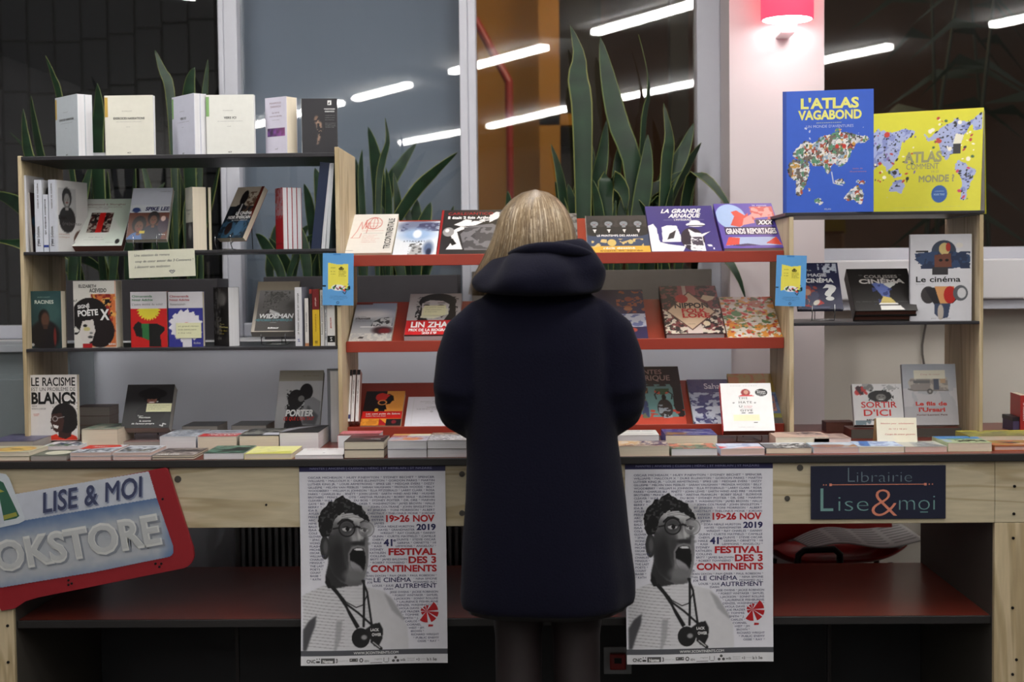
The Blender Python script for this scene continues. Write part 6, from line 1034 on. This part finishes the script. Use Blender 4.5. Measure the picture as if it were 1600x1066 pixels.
    cv.ell(*Pz2(580, 715), .062, .05, (28, 28, 30)); cv.poly([Pz2(*p) for p in [(620, 640), (690, 590), (750, 580), (780, 640), (775, 720), (740, 790), (700, 790), (660, 720)]], (34, 34, 36), blur=1)
    cv.ell(*Pz2(610, 710), .02, .012, (150, 150, 152), soft=.6); cv.line([Pz2(680, 750), Pz2(760, 815)], .022, (40, 40, 42)); cv.line([Pz2(690, 755), Pz2(750, 805)], .006, (210, 210, 212))
    # bands
    cv.rect(0, 1 - 9.3 / PH, 1, 1, (34, 32, 74)); cv.rect(0, 1 - 301 / PH, 1, 1 - 292 / PH, (78, 80, 86)); cv.rect(0, 0, 1, 1 - 301 / PH, (218, 218, 222))
    mb = MB(); cb_ = Canvas(W, H, .008, (205, 205, 210)); cb_.to(mb, .0004); cv.to(mb, 0)
    def t_(s, x0, x1, yb, cap, col, st=1): put_text(mb, s, (x0 / 5.714 - 7) * S, (x1 / 5.714 - 7) * S, (PH - yb) * S, cap * S, col, -.0004, st=st)
    NV, RD, SM = (34, 34, 84), (176, 26, 34), (84, 86, 116)
    put_text(mb, 'NANTES | ANCENIS | CLISSON | HÉRIC | ST HERBLAIN | ST NAZAIRE', 17 * S, 210 * S, (PH - 6.2) * S, 3.2 * S, (150, 150, 190), -.0004, st=0)
    rows = [(0, 118, 1262, 'OSCAR MICHEAUX * HUEY P.NEWTON * SYDNEY BECHET * SPENCER'), (1, 118, 1262, 'WILLIAMS * MALCOLM X * DUKE ELLINGTON * GORDON PARKS * MARTIN'), (2, 118, 1262, 'LUTHER KING JR. * LOUIS ARMSTRONG * SPIKE LEE * MEDGAR EVERS * DIZZY'),
            (3, 118, 1262, 'GILLESPIE * MELVIN VAN PEEBLES * SARAH VAUGHAN * FRONZA WOODS * BILLY'), (4, 118, 1262, 'WOODBERRY * WILLIAM H. JOHNSON * ELLA FITZGERALD * LARRY CLARK * ROSA'), (5, 118, 412, 'PARKS * CHARLES BU'), (5, 455, 1262, 'RNETT * JOHN LEWIS * EARTH WIND AND FIRE * HUGHES'),
            (6, 118, 385, 'BROTHERS * PRINCE'), (6, 485, 1262, 'OTIS * ARETHA FRANKLIN * BOBBY SEALE * ELDRIDGE'), (7, 118, 342, 'CLEAVER * W.E.B.'), (7, 532, 1262, 'DU BOIS * SYDNEY POITIER * DR. DRE * MARVIN'), (8, 118, 265, 'GAYE * BO'), (8, 578, 1262, 'OKER T. WASHINGTON * JAMES BROWN * HALLE'),
            (9, 118, 240, 'BERRY *'), (9, 660, 1262, '* JOHN COLTRANE * JOHN SINGLETON *'), (10, 118, 202, 'IDA B.'), (10, 655, 1262, 'BY JENKINS * TONI MORRISON * ALBERT'), (11, 118, 215, 'AYLER'), (11, 650, 1262, 'CHESTNUT * THELONIUS MONK * JORDAN'), (12, 118, 200, 'PEELE'), (12, 683, 802, 'PARKER'), (13, 118, 180, 'ARC'), (13, 690, 802, 'ESTER'), (14, 118, 190, 'HIME'), (14, 712, 802, 'JAMES'),
            (15, 118, 195, 'BALD'), (15, 718, 1072, '* ZORA NEALE HURSTON'), (16, 118, 190, 'ISAA'), (16, 748, 1078, 'HAYES * GRANDMASTER'), (17, 118, 196, 'COLE'), (17, 765, 1266, 'WRIGHT * RAY CHARLES * DANNY'), (18, 118, 228, 'GLOVER'), (18, 695, 1266, 'GUNN * CURTIS MAYFIELD * CAMILLE'), (19, 124, 220, '* 2PAC'), (19, 695, 800, 'CHERYL'), (19, 915, 1266, 'DUNYE * STEVIE OSCAR'), (20, 124, 218, 'WOND'), (20, 692, 776, 'HAILE'), (20, 918, 1268, 'GERIMA * ORNETTE * HI'),
            (21, 124, 218, 'FLASH'), (21, 684, 775, '* KASI'), (21, 905, 1268, 'LEMMONS * ANGELOU *'), (22, 124, 220, 'MICHE'), (22, 668, 795, 'SYDNEY'), (23, 124, 214, 'OSCAR'), (23, 668, 812, 'KATHLEEN'), (24, 124, 270, 'WILLIAMS *'), (24, 672, 812, 'COLLINS'), (25, 124, 248, 'CHARLES'), (25, 672, 1006, 'BRITT * JAMES BALDWIN'), (26, 124, 258, 'MINGUS *'), (26, 670, 1006, '* ROBERT TOWNSEND *'), (27, 124, 250, 'THE LAST'), (27, 650, 676, 'LY'), (28, 126, 240, 'POETS *'), (29, 126, 222, 'COUNT'), (29, 632, 665, 'JR.'), (30, 126, 224, 'BASIE *'),
            (30, 634, 1272, 'IVAN DIXON * PAM GRIER * PAUL ROBESON *'), (31, 126, 222, '* KATH'), (31, 614, 690, "O'NEIL"), (31, 1058, 1272, '* NINA SIMONE'), (32, 640, 690, 'JOE'), (32, 1058, 1272, 'MOHAMED ALI *'), (33, 692, 880, 'LOUIS * JULIE'), (34, 792, 874, 'DASH'), (35, 845, 1280, 'JESSE OWENS * JACKIE ROBINSON'), (36, 868, 1280, '* FOREST WHITAKER * SAMUEL'), (37, 884, 1280, 'L.JACKSON * SONNY ROLLINS'), (38, 905, 1280, '* LAURENCE FISHBURNE'),
            (39, 908, 1280, 'DENZEL WASHINGTON *'), (40, 925, 1130, 'VIOLA DAVIS *'), (41, 940, 1112, 'JOE FRAZIER'), (42, 955, 1104, '* TOMMIE'), (43, 965, 1100, 'SMITH * J.'), (44, 980, 1108, 'CARLOS *'), (45, 995, 1124, 'CORNEL'), (46, 1010, 1148, 'WEST * JIM'), (47, 1030, 1148, 'BROWN *'), (48, 1034, 1284, 'RICHARD WRIGHT'), (49, 1050, 1284, '* PUBLIC ENEMY'), (50, 1090, 1284, 'OSSIE * RAY *')]
    for k, x0, x1, s in rows: t_(s, x0, x1, 20.6 + 5.21 * k + (.012 * max(0, k - 44) ** 2), 3.1, SM, 1)
    t_('19>26 NOV', 820, 1258, 89.5, 10, RD, 2); t_('2019', 1094, 1268, 102.8, 9, NV, 2); t_('41', 795, 875, 128, 10.4, NV, 2); t_('e', 882, 908, 121, 4.5, NV, 1)
    t_('FESTIVAL', 838, 1266, 142.3, 10, RD, 2); t_('DES 3', 1018, 1268, 155.4, 10, RD, 2); t_('CONTINENTS', 675, 1272, 168.9, 10, RD, 2); t_('LE CINÉMA', 702, 1040, 185.3, 6.8, NV, 1); t_('AUTREMENT', 888, 1270, 195, 6.8, NV, 1)
    t_('LACK', 668, 745, 148 + 655 / 5.714, 4, grey(225), 2); t_('OWER', 680, 765, 148 + 700 / 5.714, 4.4, grey(225), 2)
    t_('WWW.3CONTINENTS.COM', 515, 915, 298.6, 3.8, grey(225), 1)
    # balloon emblem: red wedges round a centre, small basket
    cx, cy = Pz2(1175, 482); cx *= W; cy *= H; R = 15.2 * S
    for a0, a1, r1 in [(5, 52, 1.2), (68, 95, .62), (105, 135, .55), (148, 178, .62), (188, 222, .6), (232, 275, 1.2), (292, 322, 1.25), (330, 356, 1.25)]:
        pts = [(cx, -.0005, cy)] + [(cx + R * r1 * math.cos(rad(a)), -.0005, cy + R * r1 * math.sin(rad(a))) for a in np.linspace(a0, a1, 5)]
        mb.add(pts, [list(range(len(pts)))], RD)
    bx_, bz = Pz2(1210, 614); mb.add([(bx_ * W - 4 * S, -.0005, bz * H - 2 * S), (bx_ * W + 3.5 * S, -.0005, bz * H - 1.4 * S), (bx_ * W + 4 * S, -.0005, bz * H + 1.4 * S), (bx_ * W - 3.5 * S, -.0005, bz * H + 2 * S)], [[0, 1, 2, 3]], RD)
    # row of partner marks
    zf = (PH - 311) * S
    def mk(s, x0, x1, c=4, col=grey(70), st=2, dz=0): put_text(mb, s, (x0 / 5.714 - 7) * S, (x1 / 5.714 - 7) * S, zf + dz * S, c * S, col, -.0005, st=st)
    def bar(x0, x1, z0, z1, col): mb.add([((x0 / 5.714 - 7) * S, -.0004, zf + z0 * S), ((x1 / 5.714 - 7) * S, -.0004, zf + z0 * S), ((x1 / 5.714 - 7) * S, -.0004, zf + z1 * S), ((x0 / 5.714 - 7) * S, -.0004, zf + z1 * S)], [[0, 1, 2, 3]], col)
    mk('CNC', 92, 172, 5); bar(178, 212, 0, 3, grey(60)); bar(182, 190, 5, 7, grey(60)); bar(204, 212, 5, 7, grey(60)); bar(222, 346, -1, 7, grey(80)); mk('Nantes', 238, 330, 4.6, grey(230)); mk('3', 356, 372, 6); mk('métropole loire', 378, 465, 1.6, grey(120), 0, 2); bar(478, 552, 1, 6, grey(80)); bar(486, 545, 3, 4.4, grey(220)); mk('O', 565, 600, 6); mk('IEN', 612, 650, 3, grey(110), 1); bar(664, 770, -2, -1, grey(110)); mk('région', 700, 768, 2.6, grey(130), 0, 3); bar(782, 788, 0, 6, grey(120)); bar(824, 830, 0, 6, grey(120)); bar(790, 824, -1.5, -.5, grey(120))
    for dx, dz in ((0, 5), (-20, 0), (20, 0)): mb.add([(((890 + dx) / 5.714 - 7 + 2.4 * math.cos(a)) * S, -.0005, zf + (dz + 1 + 2.2 * math.sin(a)) * S) for a in np.linspace(0, 5.6, 9)], [list(range(9))], grey(80))
    mk('wik', 930, 982, 4, grey(90), 1); mk('festival', 995, 1060, 2, grey(150), 0, 3); mk('musique', 995, 1060, 2, grey(150), 0, 0); mk('+3', 1075, 1105, 4, grey(80), 1); mk('continents', 1112, 1160, 1.6, grey(140), 0, 2); mk('la h', 1172, 1212, 4.6, grey(90), 1); mk('le', 1228, 1262, 4.6, grey(90), 1)
    for i, v in enumerate(mb.V):
        u = 1 - v[:, 2] / H; x = v[:, 0] / W; v[:, 1] += -.05 * np.clip(u - .3, 0, 1) ** 2 * (.6 + .4 * np.cos(x * 3.1)) + .003 * np.sin(x * 5 + u * 4) * u
    return mb.data('poster')
PM = poster_mesh(); PM.materials.append(PRINT)
zt = .8885
for k, (px, lab) in enumerate([(467, 'white festival poster with a shouting man in glasses, left of the woman'), (976.5, 'white festival poster with a shouting man in glasses, partly behind the woman on her right')]):
    o = D.objects.new('poster', PM); COL.objects.link(o); q = at(px, 722, 3.835); o.location = (q.x, 3.8355, zt - PH * .0017248); tag(o, lab, 'poster', 'festival posters hanging on the counter front')
# ================================================================= tilted bookstore sign
YS = 3.825
so0 = at(100, 850, YS)
def sp(px, py): q = at(px, py, YS); return (q.x - so0.x, q.z - so0.z)
sg = empty('bookstore_sign', (so0.x, YS, so0.z)); tag(sg, 'tilted blue and white shop sign with a red border hung on the counter front', 'sign')
def arc(c, r, a0, a1, n=6): return [(c[0] + r * math.cos(rad(a)), c[1] - r * math.sin(rad(a))) for a in np.linspace(a0, a1, n)]
outl = [(-92, 798), (258, 731), (262, 733), (302, 858)] + arc((282, 868), 21, 20, -75, 7) + [(60, 934), (40, 940), (24, 951), (2, 955), (-8, 936), (-40, 950), (-60, 940)]
outl = [sp(*p) for p in outl]
mb = MB(); mb.prism(outl[::-1], 0, .013, (140, 30, 38)); mb.build('red_board', PRINT, sg, bevel=.001)['label'] = 'dark red border board'
inner = [(-84, 790), (233, 736), (245, 776), (271, 852)] + arc((262, 861), 10, 0, -85, 5) + [(150, 894), (0, 919), (-70, 932), (-92, 820)]
pi = [sp(*p) for p in inner]
xs = [p[0] for p in pi]; zs = [p[1] for p in pi]; X0, X1, Z0, Z1 = min(xs), max(xs), min(zs), max(zs)
cv = Canvas(X1 - X0, Z1 - Z0, .0016, (186, 190, 200))
def cn(px, py): x, z = sp(px, py); return ((x - X0) / (X1 - X0), (z - Z0) / (Z1 - Z0))
low = [cn(*p) for p in [(-120, 842), (40, 813), (246, 778), (300, 850), (300, 920), (-120, 960)]]
a_, b_ = cn(40, 813), cn(246, 778); sl_ = (b_[1] - a_[1]) / (b_[0] - a_[0]); dist = (a_[1] + sl_ * (cv.X - a_[0]) - cv.Y)
t1 = np.clip(1 - dist / .16, 0, 1); t2 = np.clip((dist - .42) / .2, 0, 1) + np.clip((cv.X - .93) / .07, 0, 1) * .8
g_ = np.clip(np.maximum(t1, t2) + (cv.noise(30, 3) - .5) * .25, 0, 1)[..., None]
cv.A = np.where((dist > 0)[..., None], np.array((172, 176, 182)) * (1 - g_) + np.array((84, 110, 150)) * g_, np.array((190, 196, 208)) + (cv.noise(14, 4)[..., None] - .5) * 14)
msk = cv.pmask([cn(*p) for p in inner])
mb = MB(); cv.to(mb, -.002, X0, Z0); keep = mb.F[0][msk.ravel()[mb.F[0]].min(1) > 0]; mb.F[0] = keep
def sgtext(s, p0, p1, cap, col, st, y, shear=0, d=(0, 0)):
    x0, z0 = sp(p0[0] + d[0], p0[1] + d[1]); x1, z1 = sp(p1[0] + d[0], p1[1] + d[1]); L = math.hypot(x1 - x0, z1 - z0); r = math.degrees(math.atan2(z1 - z0, x1 - x0)); put_text(mb, s, x0, x0 + L, z0, cap / 583, col, y, st=st, shear=shear, rot=r, org=(x0, z0))
tab = [(-70, 752), (0, 739), (10, 741), (15, 747), (39, 808), (38, 814), (30, 818), (-52, 836)]
mb.add([(sp(*p)[0], -.003, sp(*p)[1]) for p in tab], [list(range(len(tab)))], (196, 204, 212))
tab = [(-62, 763), (0, 751), (6, 754), (31, 806), (26, 810), (-45, 824)]
mb.add([(sp(*p)[0], -.0034, sp(*p)[1]) for p in tab], [list(range(len(tab)))], (52, 96, 78))
for pq in ([(-60, 775), (0, 764), (8, 768), (-56, 782)], [(-30, 815), (26, 800), (28, 806), (-26, 822)]): mb.add([(sp(*p)[0], -.0038, sp(*p)[1]) for p in pq], [[0, 1, 2, 3]], (150, 150, 70))
mb.add([(sp(*p)[0], -.0042, sp(*p)[1]) for p in [(-12, 768), (-2, 766), (8, 818), (-4, 820)]], [[0, 1, 2, 3]], (186, 194, 206))
sgtext('BOOKSTORE', (-82, 907), (256, 848), 45, (132, 138, 148), 2, -.0032, d=(2.5, 2.5)); sgtext('BOOKSTORE', (-82, 907), (254.5, 848), 46, (206, 208, 206), 2, -.0042); sgtext('BOOKSTORE', (-79, 904), (251.5, 846), 41, (184, 187, 188), 1, -.005)
sgtext('LISE & MOI', (68, 802), (222, 775.5), 31, (130, 140, 165), 1, -.0034, .2, (2, 1.5)); sgtext('LISE & MOI', (68, 801), (222, 775), 31, (62, 68, 98), 1, -.0042, .2)
mb.build('painted_panel', PRINT, sg)
for px, py in [(254, 780), (107, 907), (112, 912), (107, 914), (243, 881), (249, 886), (252, 881)]:
    x, z = sp(px, py); MB().lathe((0, 0, 0), [(.0003, .002), (.003, .0015), (.0035, 0)], 10).build('rivet', DKMET, sg).matrix_local = Matrix.Translation((x, 0, z)) @ Matrix.Rotation(math.pi / 2, 4, 'X')
for s in ((30, 733), (215, 733)):
    q = sp(*s)
# ================================================================= dark bookshop sign on the right
qa = at(1267, 812, 3.833); qb = at(1478, 727, 3.833); W, H = qb.x - qa.x, qb.z - qa.z
ls = empty('shop_sign', (qa.x, 3.833, qa.z)); tag(ls, 'dark navy shop sign with slim teal lettering and a salmon ampersand on the counter front', 'sign')
MB().box(0, W, 0, .005, 0, H).build('board', BLUEB, ls, bevel=.001)
mb = MB(); TEAL, SAL = (110, 150, 146), (206, 128, 104)
def lt(s, px0, px1, pyb, cap, col, st=0): put_text(mb, s, (px0 - 1267) / 211 * W, (px1 - 1267) / 211 * W, (812 - pyb) / 85 * H, cap / 85 * H, col, -.0004, st=st)
lt('L', 1325, 1336, 753, 24, (104, 122, 130), 3); lt('ibrairie', 1339, 1425, 753, 17, (104, 122, 130), 3); lt('L', 1282, 1302, 799, 37, TEAL, 0); lt('ise', 1310, 1357, 799, 25, TEAL, 3); lt('&', 1362, 1402, 808, 46, SAL, 3); lt('moi', 1405, 1461, 798, 25, TEAL, 3)
def br(px0, px1, py0, py1, col): mb.add([((a - 1267) / 211 * W, -.0005, (812 - b) / 85 * H) for a, b in ((px0, py1), (px1, py1), (px1, py0), (px0, py0))], [[0, 1, 2, 3]], col)
br(1300, 1444, 756.3, 757.5, SAL); br(1296, 1300, 755, 759, SAL); br(1444, 1448, 755, 759, SAL); br(1290, 1292, 756, 758, SAL); br(1286, 1288, 756, 758, SAL); br(1451, 1453, 756, 758, SAL); br(1456, 1458, 756, 758, SAL); br(1438, 1450, 800.5, 802, TEAL)
mb.build('lettering', PRINT, ls)

# ================================================================= the woman
wo_x, wo_y = -.005, 3.5
wm = empty('person', (wo_x, wo_y, 0)); tag(wm, 'blonde woman in a long navy hooded coat seen from behind, head bent over the books', 'person')
def capsule(mb, p0, r0, p1, r1, n=14):
    mb.tube([Vector(p0) + (Vector(p1) - Vector(p0)) * k for k in np.linspace(0, 1, 6)], [r0 + (r1 - r0) * k for k in np.linspace(0, 1, 6)], n); mb.ball(p0, r0, n); mb.ball(p1, r1, n)
def ering(cx, cy, z, rx, ry, n=48, p=2.0, f=None):
    R = []
    for k in range(n):
        a = k * 2 * math.pi / n; c, s = math.cos(a), math.sin(a); q = 2 / p
        x = rx * math.copysign(abs(c) ** q, c); y = ry * math.copysign(abs(s) ** q, s)
        m = f(a, z) if f else 0
        R.append((cx + x * (1 + m), cy + y * (1 + m), z))
    return R
# --- body: one continuous skin surface
b = MB(); dx = -wo_x * 0
HC = Vector((-.012, .075, 1.505))      # head centre, bent forward
b.ball(HC, .098, 20, sc_=(.78, .93, 1.02)); b.ball(HC + Vector((0, .045, -.05)), .062, 14, sc_=(.85, .85, 1)); 
b.ball(HC + Vector((0, .098, -.02)), .016, 10, sc_=(.8, 1.1, 1.3)); b.ball(HC + Vector((0, .085, -.062)), .02, 10, sc_=(1.2, .7, .5)); b.ball(HC + Vector((0, .066, -.09)), .024, 12, sc_=(1.1, .9, .8)); b.ball(HC + Vector((0, .03, -.07)), .05, 12, sc_=(1.05, .9, .7))
for s in (-1, 1): b.ball(HC + Vector((s * .03, .078, .02)), .018, 10, sc_=(1.2, .6, .45)); b.ball(HC + Vector((s * .036, .052, -.035)), .031, 12, sc_=(.9, .85, .9))
for s in (-1, 1): b.ball(HC + Vector((s * .077, .0, -.01)), .025, 10, sc_=(.4, .7, 1.2))
capsule(b, (-.01, .03, 1.30), .056, (-.012, .06, 1.44), .05)
b.rings([ering(-.01, 0, z, rx, ry, 32) for z, rx, ry in [(.82, .05, .05), (.84, .165, .115), (.92, .172, .125), (1.02, .14, .105), (1.12, .15, .11), (1.24, .165, .115), (1.30, .12, .09), (1.33, .06, .06)]])
for s in (-1, 1):
    capsule(b, (s * .072, 0, .84), .08, (s * .072, .01, .5), .052); capsule(b, (s * .072, .01, .5), .052, (s * .072, -.01, .34), .05); capsule(b, (s * .072, -.01, .34), .05, (s * .072, .0, .09), .034)
    capsule(b, (s * .072, .0, .07), .038, (s * .076, .12, .035), .028); capsule(b, (s * .076, .12, .035), .03, (s * .076, .18, .03), .022)
    sx = s * .145 - .01; ex = s * .19 - .012; hx = s * .09 - .01
    E_ = Vector((ex, .0, 1.1)); Wr = Vector((hx + s * .03, .27, .985)); capsule(b, (sx, 0, 1.27), .046, E_, .038); capsule(b, E_, .038, Wr, .025)
    # hand: palm and five curled fingers resting at the edge of the books
    Pm = Wr + Vector((-s * .012, .05, -.02)); capsule(b, Wr, .024, Pm, .026); capsule(b, Pm, .022, Pm + Vector((-s * .01, .03, -.008)), .024)
    for j, (off, L1_, L2_) in enumerate([(-.031, .034, .03), (-.011, .038, .036), (.009, .036, .033), (.027, .028, .026)]):
        r0 = Pm + Vector((off, .042, -.008)); r1 = r0 + Vector((off * .15, L1_, .004)); r2 = r1 + Vector((off * .1, L2_ * .8, -L2_ * .5)); r3 = r2 + Vector((0, .008, -.016)); capsule(b, r0, .0092, r1, .0085, 10); capsule(b, r1, .0085, r2, .0078, 10); capsule(b, r2, .0078, r3, .007, 10)
    t0 = Pm + Vector((-s * .022, .0, -.006)); t1 = t0 + Vector((-s * .026, .03, -.006)); t2 = t1 + Vector((-s * .006, .028, -.012)); capsule(b, t0, .013, t1, .0105, 10); capsule(b, t1, .0105, t2, .0085, 10)
body = b.build('body', SKIN, wm); bake(body, [('REMESH', dict(mode='VOXEL', voxel_size=.0042)), ('SMOOTH', dict(factor=.5, iterations=4))])
# face details
fm = MB()
for s in (-1, 1): fm.ball(HC + Vector((s * .029, .0765, .003)), .0115, 12, grey(215), (1.15, 1, .62)); fm.ball(HC + Vector((s * .029, .0845, .001)), .005, 10, (50, 62, 60)); fm.ball(HC + Vector((s * .03, .088, .024)), .012, 8, (110, 88, 62), (1.4, .35, .2)); fm.ball(HC + Vector((s * .029, .0825, .0095)), .011, 8, (170, 122, 100), (1.2, .5, .25))
fm.build('eyes', PRINT, wm, True)
lm = MB(); lm.ball(HC + Vector((0, .0985, -.061)), .013, 10, (160, 90, 84), (1.3, .35, .35)); lm.build('lips', PRINT, wm, True)
# tights and boots
tg = MB()
for s in (-1, 1):
    tg.rings([ering(s * .072 + (.0 if s < 0 else 0), y, z, r, r, 20) for z, y, r in [(.80, 0, .088), (.66, .004, .075), (.5, .012, .0585), (.42, -.006, .0575), (.34, -.014, .0575), (.22, -.006, .047), (.16, 0, .042)]])
tg.build('tights', TIGHT, wm, True)
for s in (-1, 1):
    bt = MB(); bt.rings([ering(s * .074, y, z, rx, ry, 24) for z, y, rx, ry in [(.0, .06, .045, .135), (.02, .06, .048, .14), (.045, .055, .045, .13), (.075, .03, .044, .085), (.1, .005, .043, .055), (.2, .0, .05, .055), (.235, -.003, .056, .06)]]); bt.build('boot', BOOT, wm, True, .0)
# --- coat
c = MB()
def folds(a, z):
    k = max(0, min(1, (1.05 - z) / .5)); return (.03 * k * math.sin(a * 5 + 1.2) + .014 * k * math.sin(a * 9 + z * 3) + .012 * math.sin(a * 3 + z * 9))
E_=0
tr = [(.585, -.003, .212, .165), (.60, -.003, .217, .17), (.65, -.002, .216, .17), (.74, -.006, .208, .165), (.85, -.006, .198, .158), (.94, -.008, .19, .15), (1.04, -.012, .184, .142), (1.14, -.012, .182, .135), (1.22, -.012, .18, .13), (1.28, -.013, .178, .118), (1.315, -.014, .165, .105), (1.345, -.014, .14, .09), (1.38, -.012, .1, .075)]
c.rings([ering(cx, 0, z, rx, ry, 56, 2.35, folds) for z, cx, rx, ry in tr])
for s in (-1, 1):
    sh_ = Vector((s * .138 - .014, .0, 1.285)); el = Vector((.236 if s > 0 else -.262, -.015, 1.105)); el.x -= .0 ; wr = Vector((s * .12 - .01, .28, .984)); el.x = (.186 if s > 0 else -.212)
    pts = [sh_, sh_ + Vector((s * .03, 0, -.035)), sh_.lerp(el, .5) + Vector((s * .02, 0, .0)), el + Vector((0, -.012, .02)), el + Vector((-s * .004, .03, -.035)), el.lerp(wr, .5) + Vector((0, 0, -.018)), wr]
    c.tube(pts, [.058, .068, .066, .063, .06, .054, .047], 28); c.ball(el + Vector((0, .005, -.012)), .061, 16); c.ball(sh_, .058, 16)
coat = c.build('coat', COAT, wm); bake(coat, [('REMESH', dict(mode='VOXEL', voxel_size=.0085)), ('SMOOTH', dict(factor=.55, iterations=5))])
# hollow out below is not seen; add the hem band, centre seam and sleeve seams as fine ridges
lin_ = MB(); lin_.rings([ering(-.003, 0, z, .2 - k * .004, .155 - k * .004, 56, 2.35, folds) for k, z in enumerate((.592, .575, .5755))], cap=False); lin_.build('lining', BOOT, wm, True)
# --- hood lying on the shoulders: wide collar roll with a drape pulled to the nape
h = MB(); NH = 64; R = []
prof = [(0, .085, .06, 1.385, .02), (1, .13, .105, 1.368, .0), (2, .158, .138, 1.360, -.012), (3, .166, .15, 1.368, -.016), (4, .162, .15, 1.39, -.014), (5, .15, .142, 1.415, -.006), (6, .132, .128, 1.441, .006), (7, .112, .112, 1.463, .018), (8, .092, .094, 1.478, .03), (9, .074, .076, 1.482, .04), (10, .062, .062, 1.470, .044), (11, .056, .056, 1.445, .046)]
for k, rx, ry, z, cy in prof:
    ring = []
    for i in range(NH):
        a = i * 2 * math.pi / NH; back = max(0, -math.sin(a)); side = math.cos(a)
        ru = .01 * math.sin(a * 4 + k * .5) * (k > 3) + .008 * math.sin(a * 7 + k * .9) * (3 < k < 10)
        dz = (-.012 * back if k in (1, 2, 3) else 0) + (.010 * side if k > 6 else .012 * side * -.2) - (0.012 * max(0, math.sin(a)) if k < 5 else .04 * max(0, math.sin(a)) * (k - 4) / 7)
        ring.append((-.012 + (rx + ru) * math.cos(a) + .012 * (k > 5) * 0 + (.004 * k if k > 4 else 0), cy + (ry + ru) * math.sin(a) - .02 * back * (k in (3, 4, 5, 6)), z + dz))
    R.append(ring)
R = [[(x * .95 - .004, y, z) for x, y, z in q_] for q_ in R]
h.rings(R)
hood = h.build('hood', COAT, wm, True); s_ = hood.modifiers.new('s', 'SUBSURF'); s_.levels = 1; s_.render_levels = 2
fr = MB(); P_ = []
for i in range(25):        # rolled fold crossing the back of the hood
    a = rad(205 + 130 * i / 24); P_.append((.012 + .118 * math.cos(a) + .01, .012 + .122 * math.sin(a), 1.447 + .016 * math.sin(rad(180 * i / 24)) - .012 * (i / 24 - .5)))
fr.tube(P_, [.003 + .013 * math.sin(math.pi * i / 24) for i in range(25)], 14); fo = fr.build('hood_fold', COAT, hood, True)
# --- hair: a shaped cap covered by thousands of fine strand ribbons
# half widths left and right of the head centre by height; the hair falls forward and to the left
CX = -.02
HP = [(1.612, .0, .0, .03, .02), (1.606, .03, .03, .04, .045), (1.59, .056, .054, .065, .065), (1.565, .078, .074, .085, .085), (1.535, .092, .088, .1, .1), (1.50, .1, .096, .108, .11), (1.465, .115, .098, .105, .115), (1.43, .132, .094, .09, .12), (1.40, .148, .086, .06, .125), (1.375, .157, .07, .02, .125), (1.35, .160, .05, -.01, .12)]
def hair_at(a, t):
    """point on the hair surface: a angle (0 right, pi/2 far side, -pi/2 towards the viewer), t 0 crown .. 1 tips"""
    n = len(HP) - 1; u = t * n; i = min(int(u), n - 1); f = u - i; q = [HP[i][k] * (1 - f) + HP[i + 1][k] * f for k in range(5)]
    ca, sa = math.cos(a), math.sin(a); rx = q[1] if ca < 0 else q[2]; ry = q[3] if sa < 0 else q[4]
    return Vector((CX + rx * ca, .07 + ry * sa, q[0]))
hm = MB(); R = [[tuple(hair_at(i * 2 * math.pi / 40, t) * 1.0) for i in range(40)] for t in np.linspace(.02, 1, 22)]
hm.rings(R, (96, 78, 56), cap=False); hm.F[0] = [f for f in hm.F[0] if not (len(f) == 4 and 6 <= min(f) % 40 <= 13 and max(f) // 40 > 9)]; r_ = random.Random(5)
V = []; F = []; C = []
for sI in range(7500):
    a = r_.uniform(0, 2 * math.pi); t0 = r_.random() ** 1.3 * .55; t1 = min(1.0, t0 + r_.uniform(.4, .85)); tone = r_.random(); wd_ = r_.uniform(.0004, .0011); lift = r_.uniform(.0008, .006); ph = r_.uniform(0, 6)
    root = np.array((100, 82, 62)); col = np.array((186, 162, 128)) * (1 - tone) + np.array((104, 84, 62)) * tone
    if r_.random() < .15: col = np.array((216, 198, 168))
    if abs(a - math.pi / 2) < .62 and t1 > .4: t1 = .4; t0 = min(t0, .2)
    k0 = len(V); n = 9; a1 = a + r_.uniform(-.12, .12) + .12 * math.sin(a * 2)
    for j in range(n):
        t = t0 + (t1 - t0) * j / (n - 1); aa = a + (a1 - a) * j / (n - 1) + .02 * math.sin(t * 9 + ph); p = hair_at(aa, t); o_ = Vector((math.cos(aa), math.sin(aa), .3)).normalized(); sd = Vector((-math.sin(aa), math.cos(aa), 0)); p = p + o_ * (lift * (.4 + t) + (.004 * (j / (n - 1)) if t1 > .95 else 0)); ww = wd_ * (1 - .7 * j / (n - 1))
        V += [tuple(p - sd * ww), tuple(p + sd * ww)]; cc = root * max(0, 1 - t * 3) + col * min(1, t * 3); C += [cc, cc]
    F += [(k0 + 2 * j, k0 + 2 * j + 1, k0 + 2 * j + 3, k0 + 2 * j + 2) for j in range(n - 1)]
hm.add(V, np.array(F), np.array(C)); hm.build('hair', HAIR, wm, True)
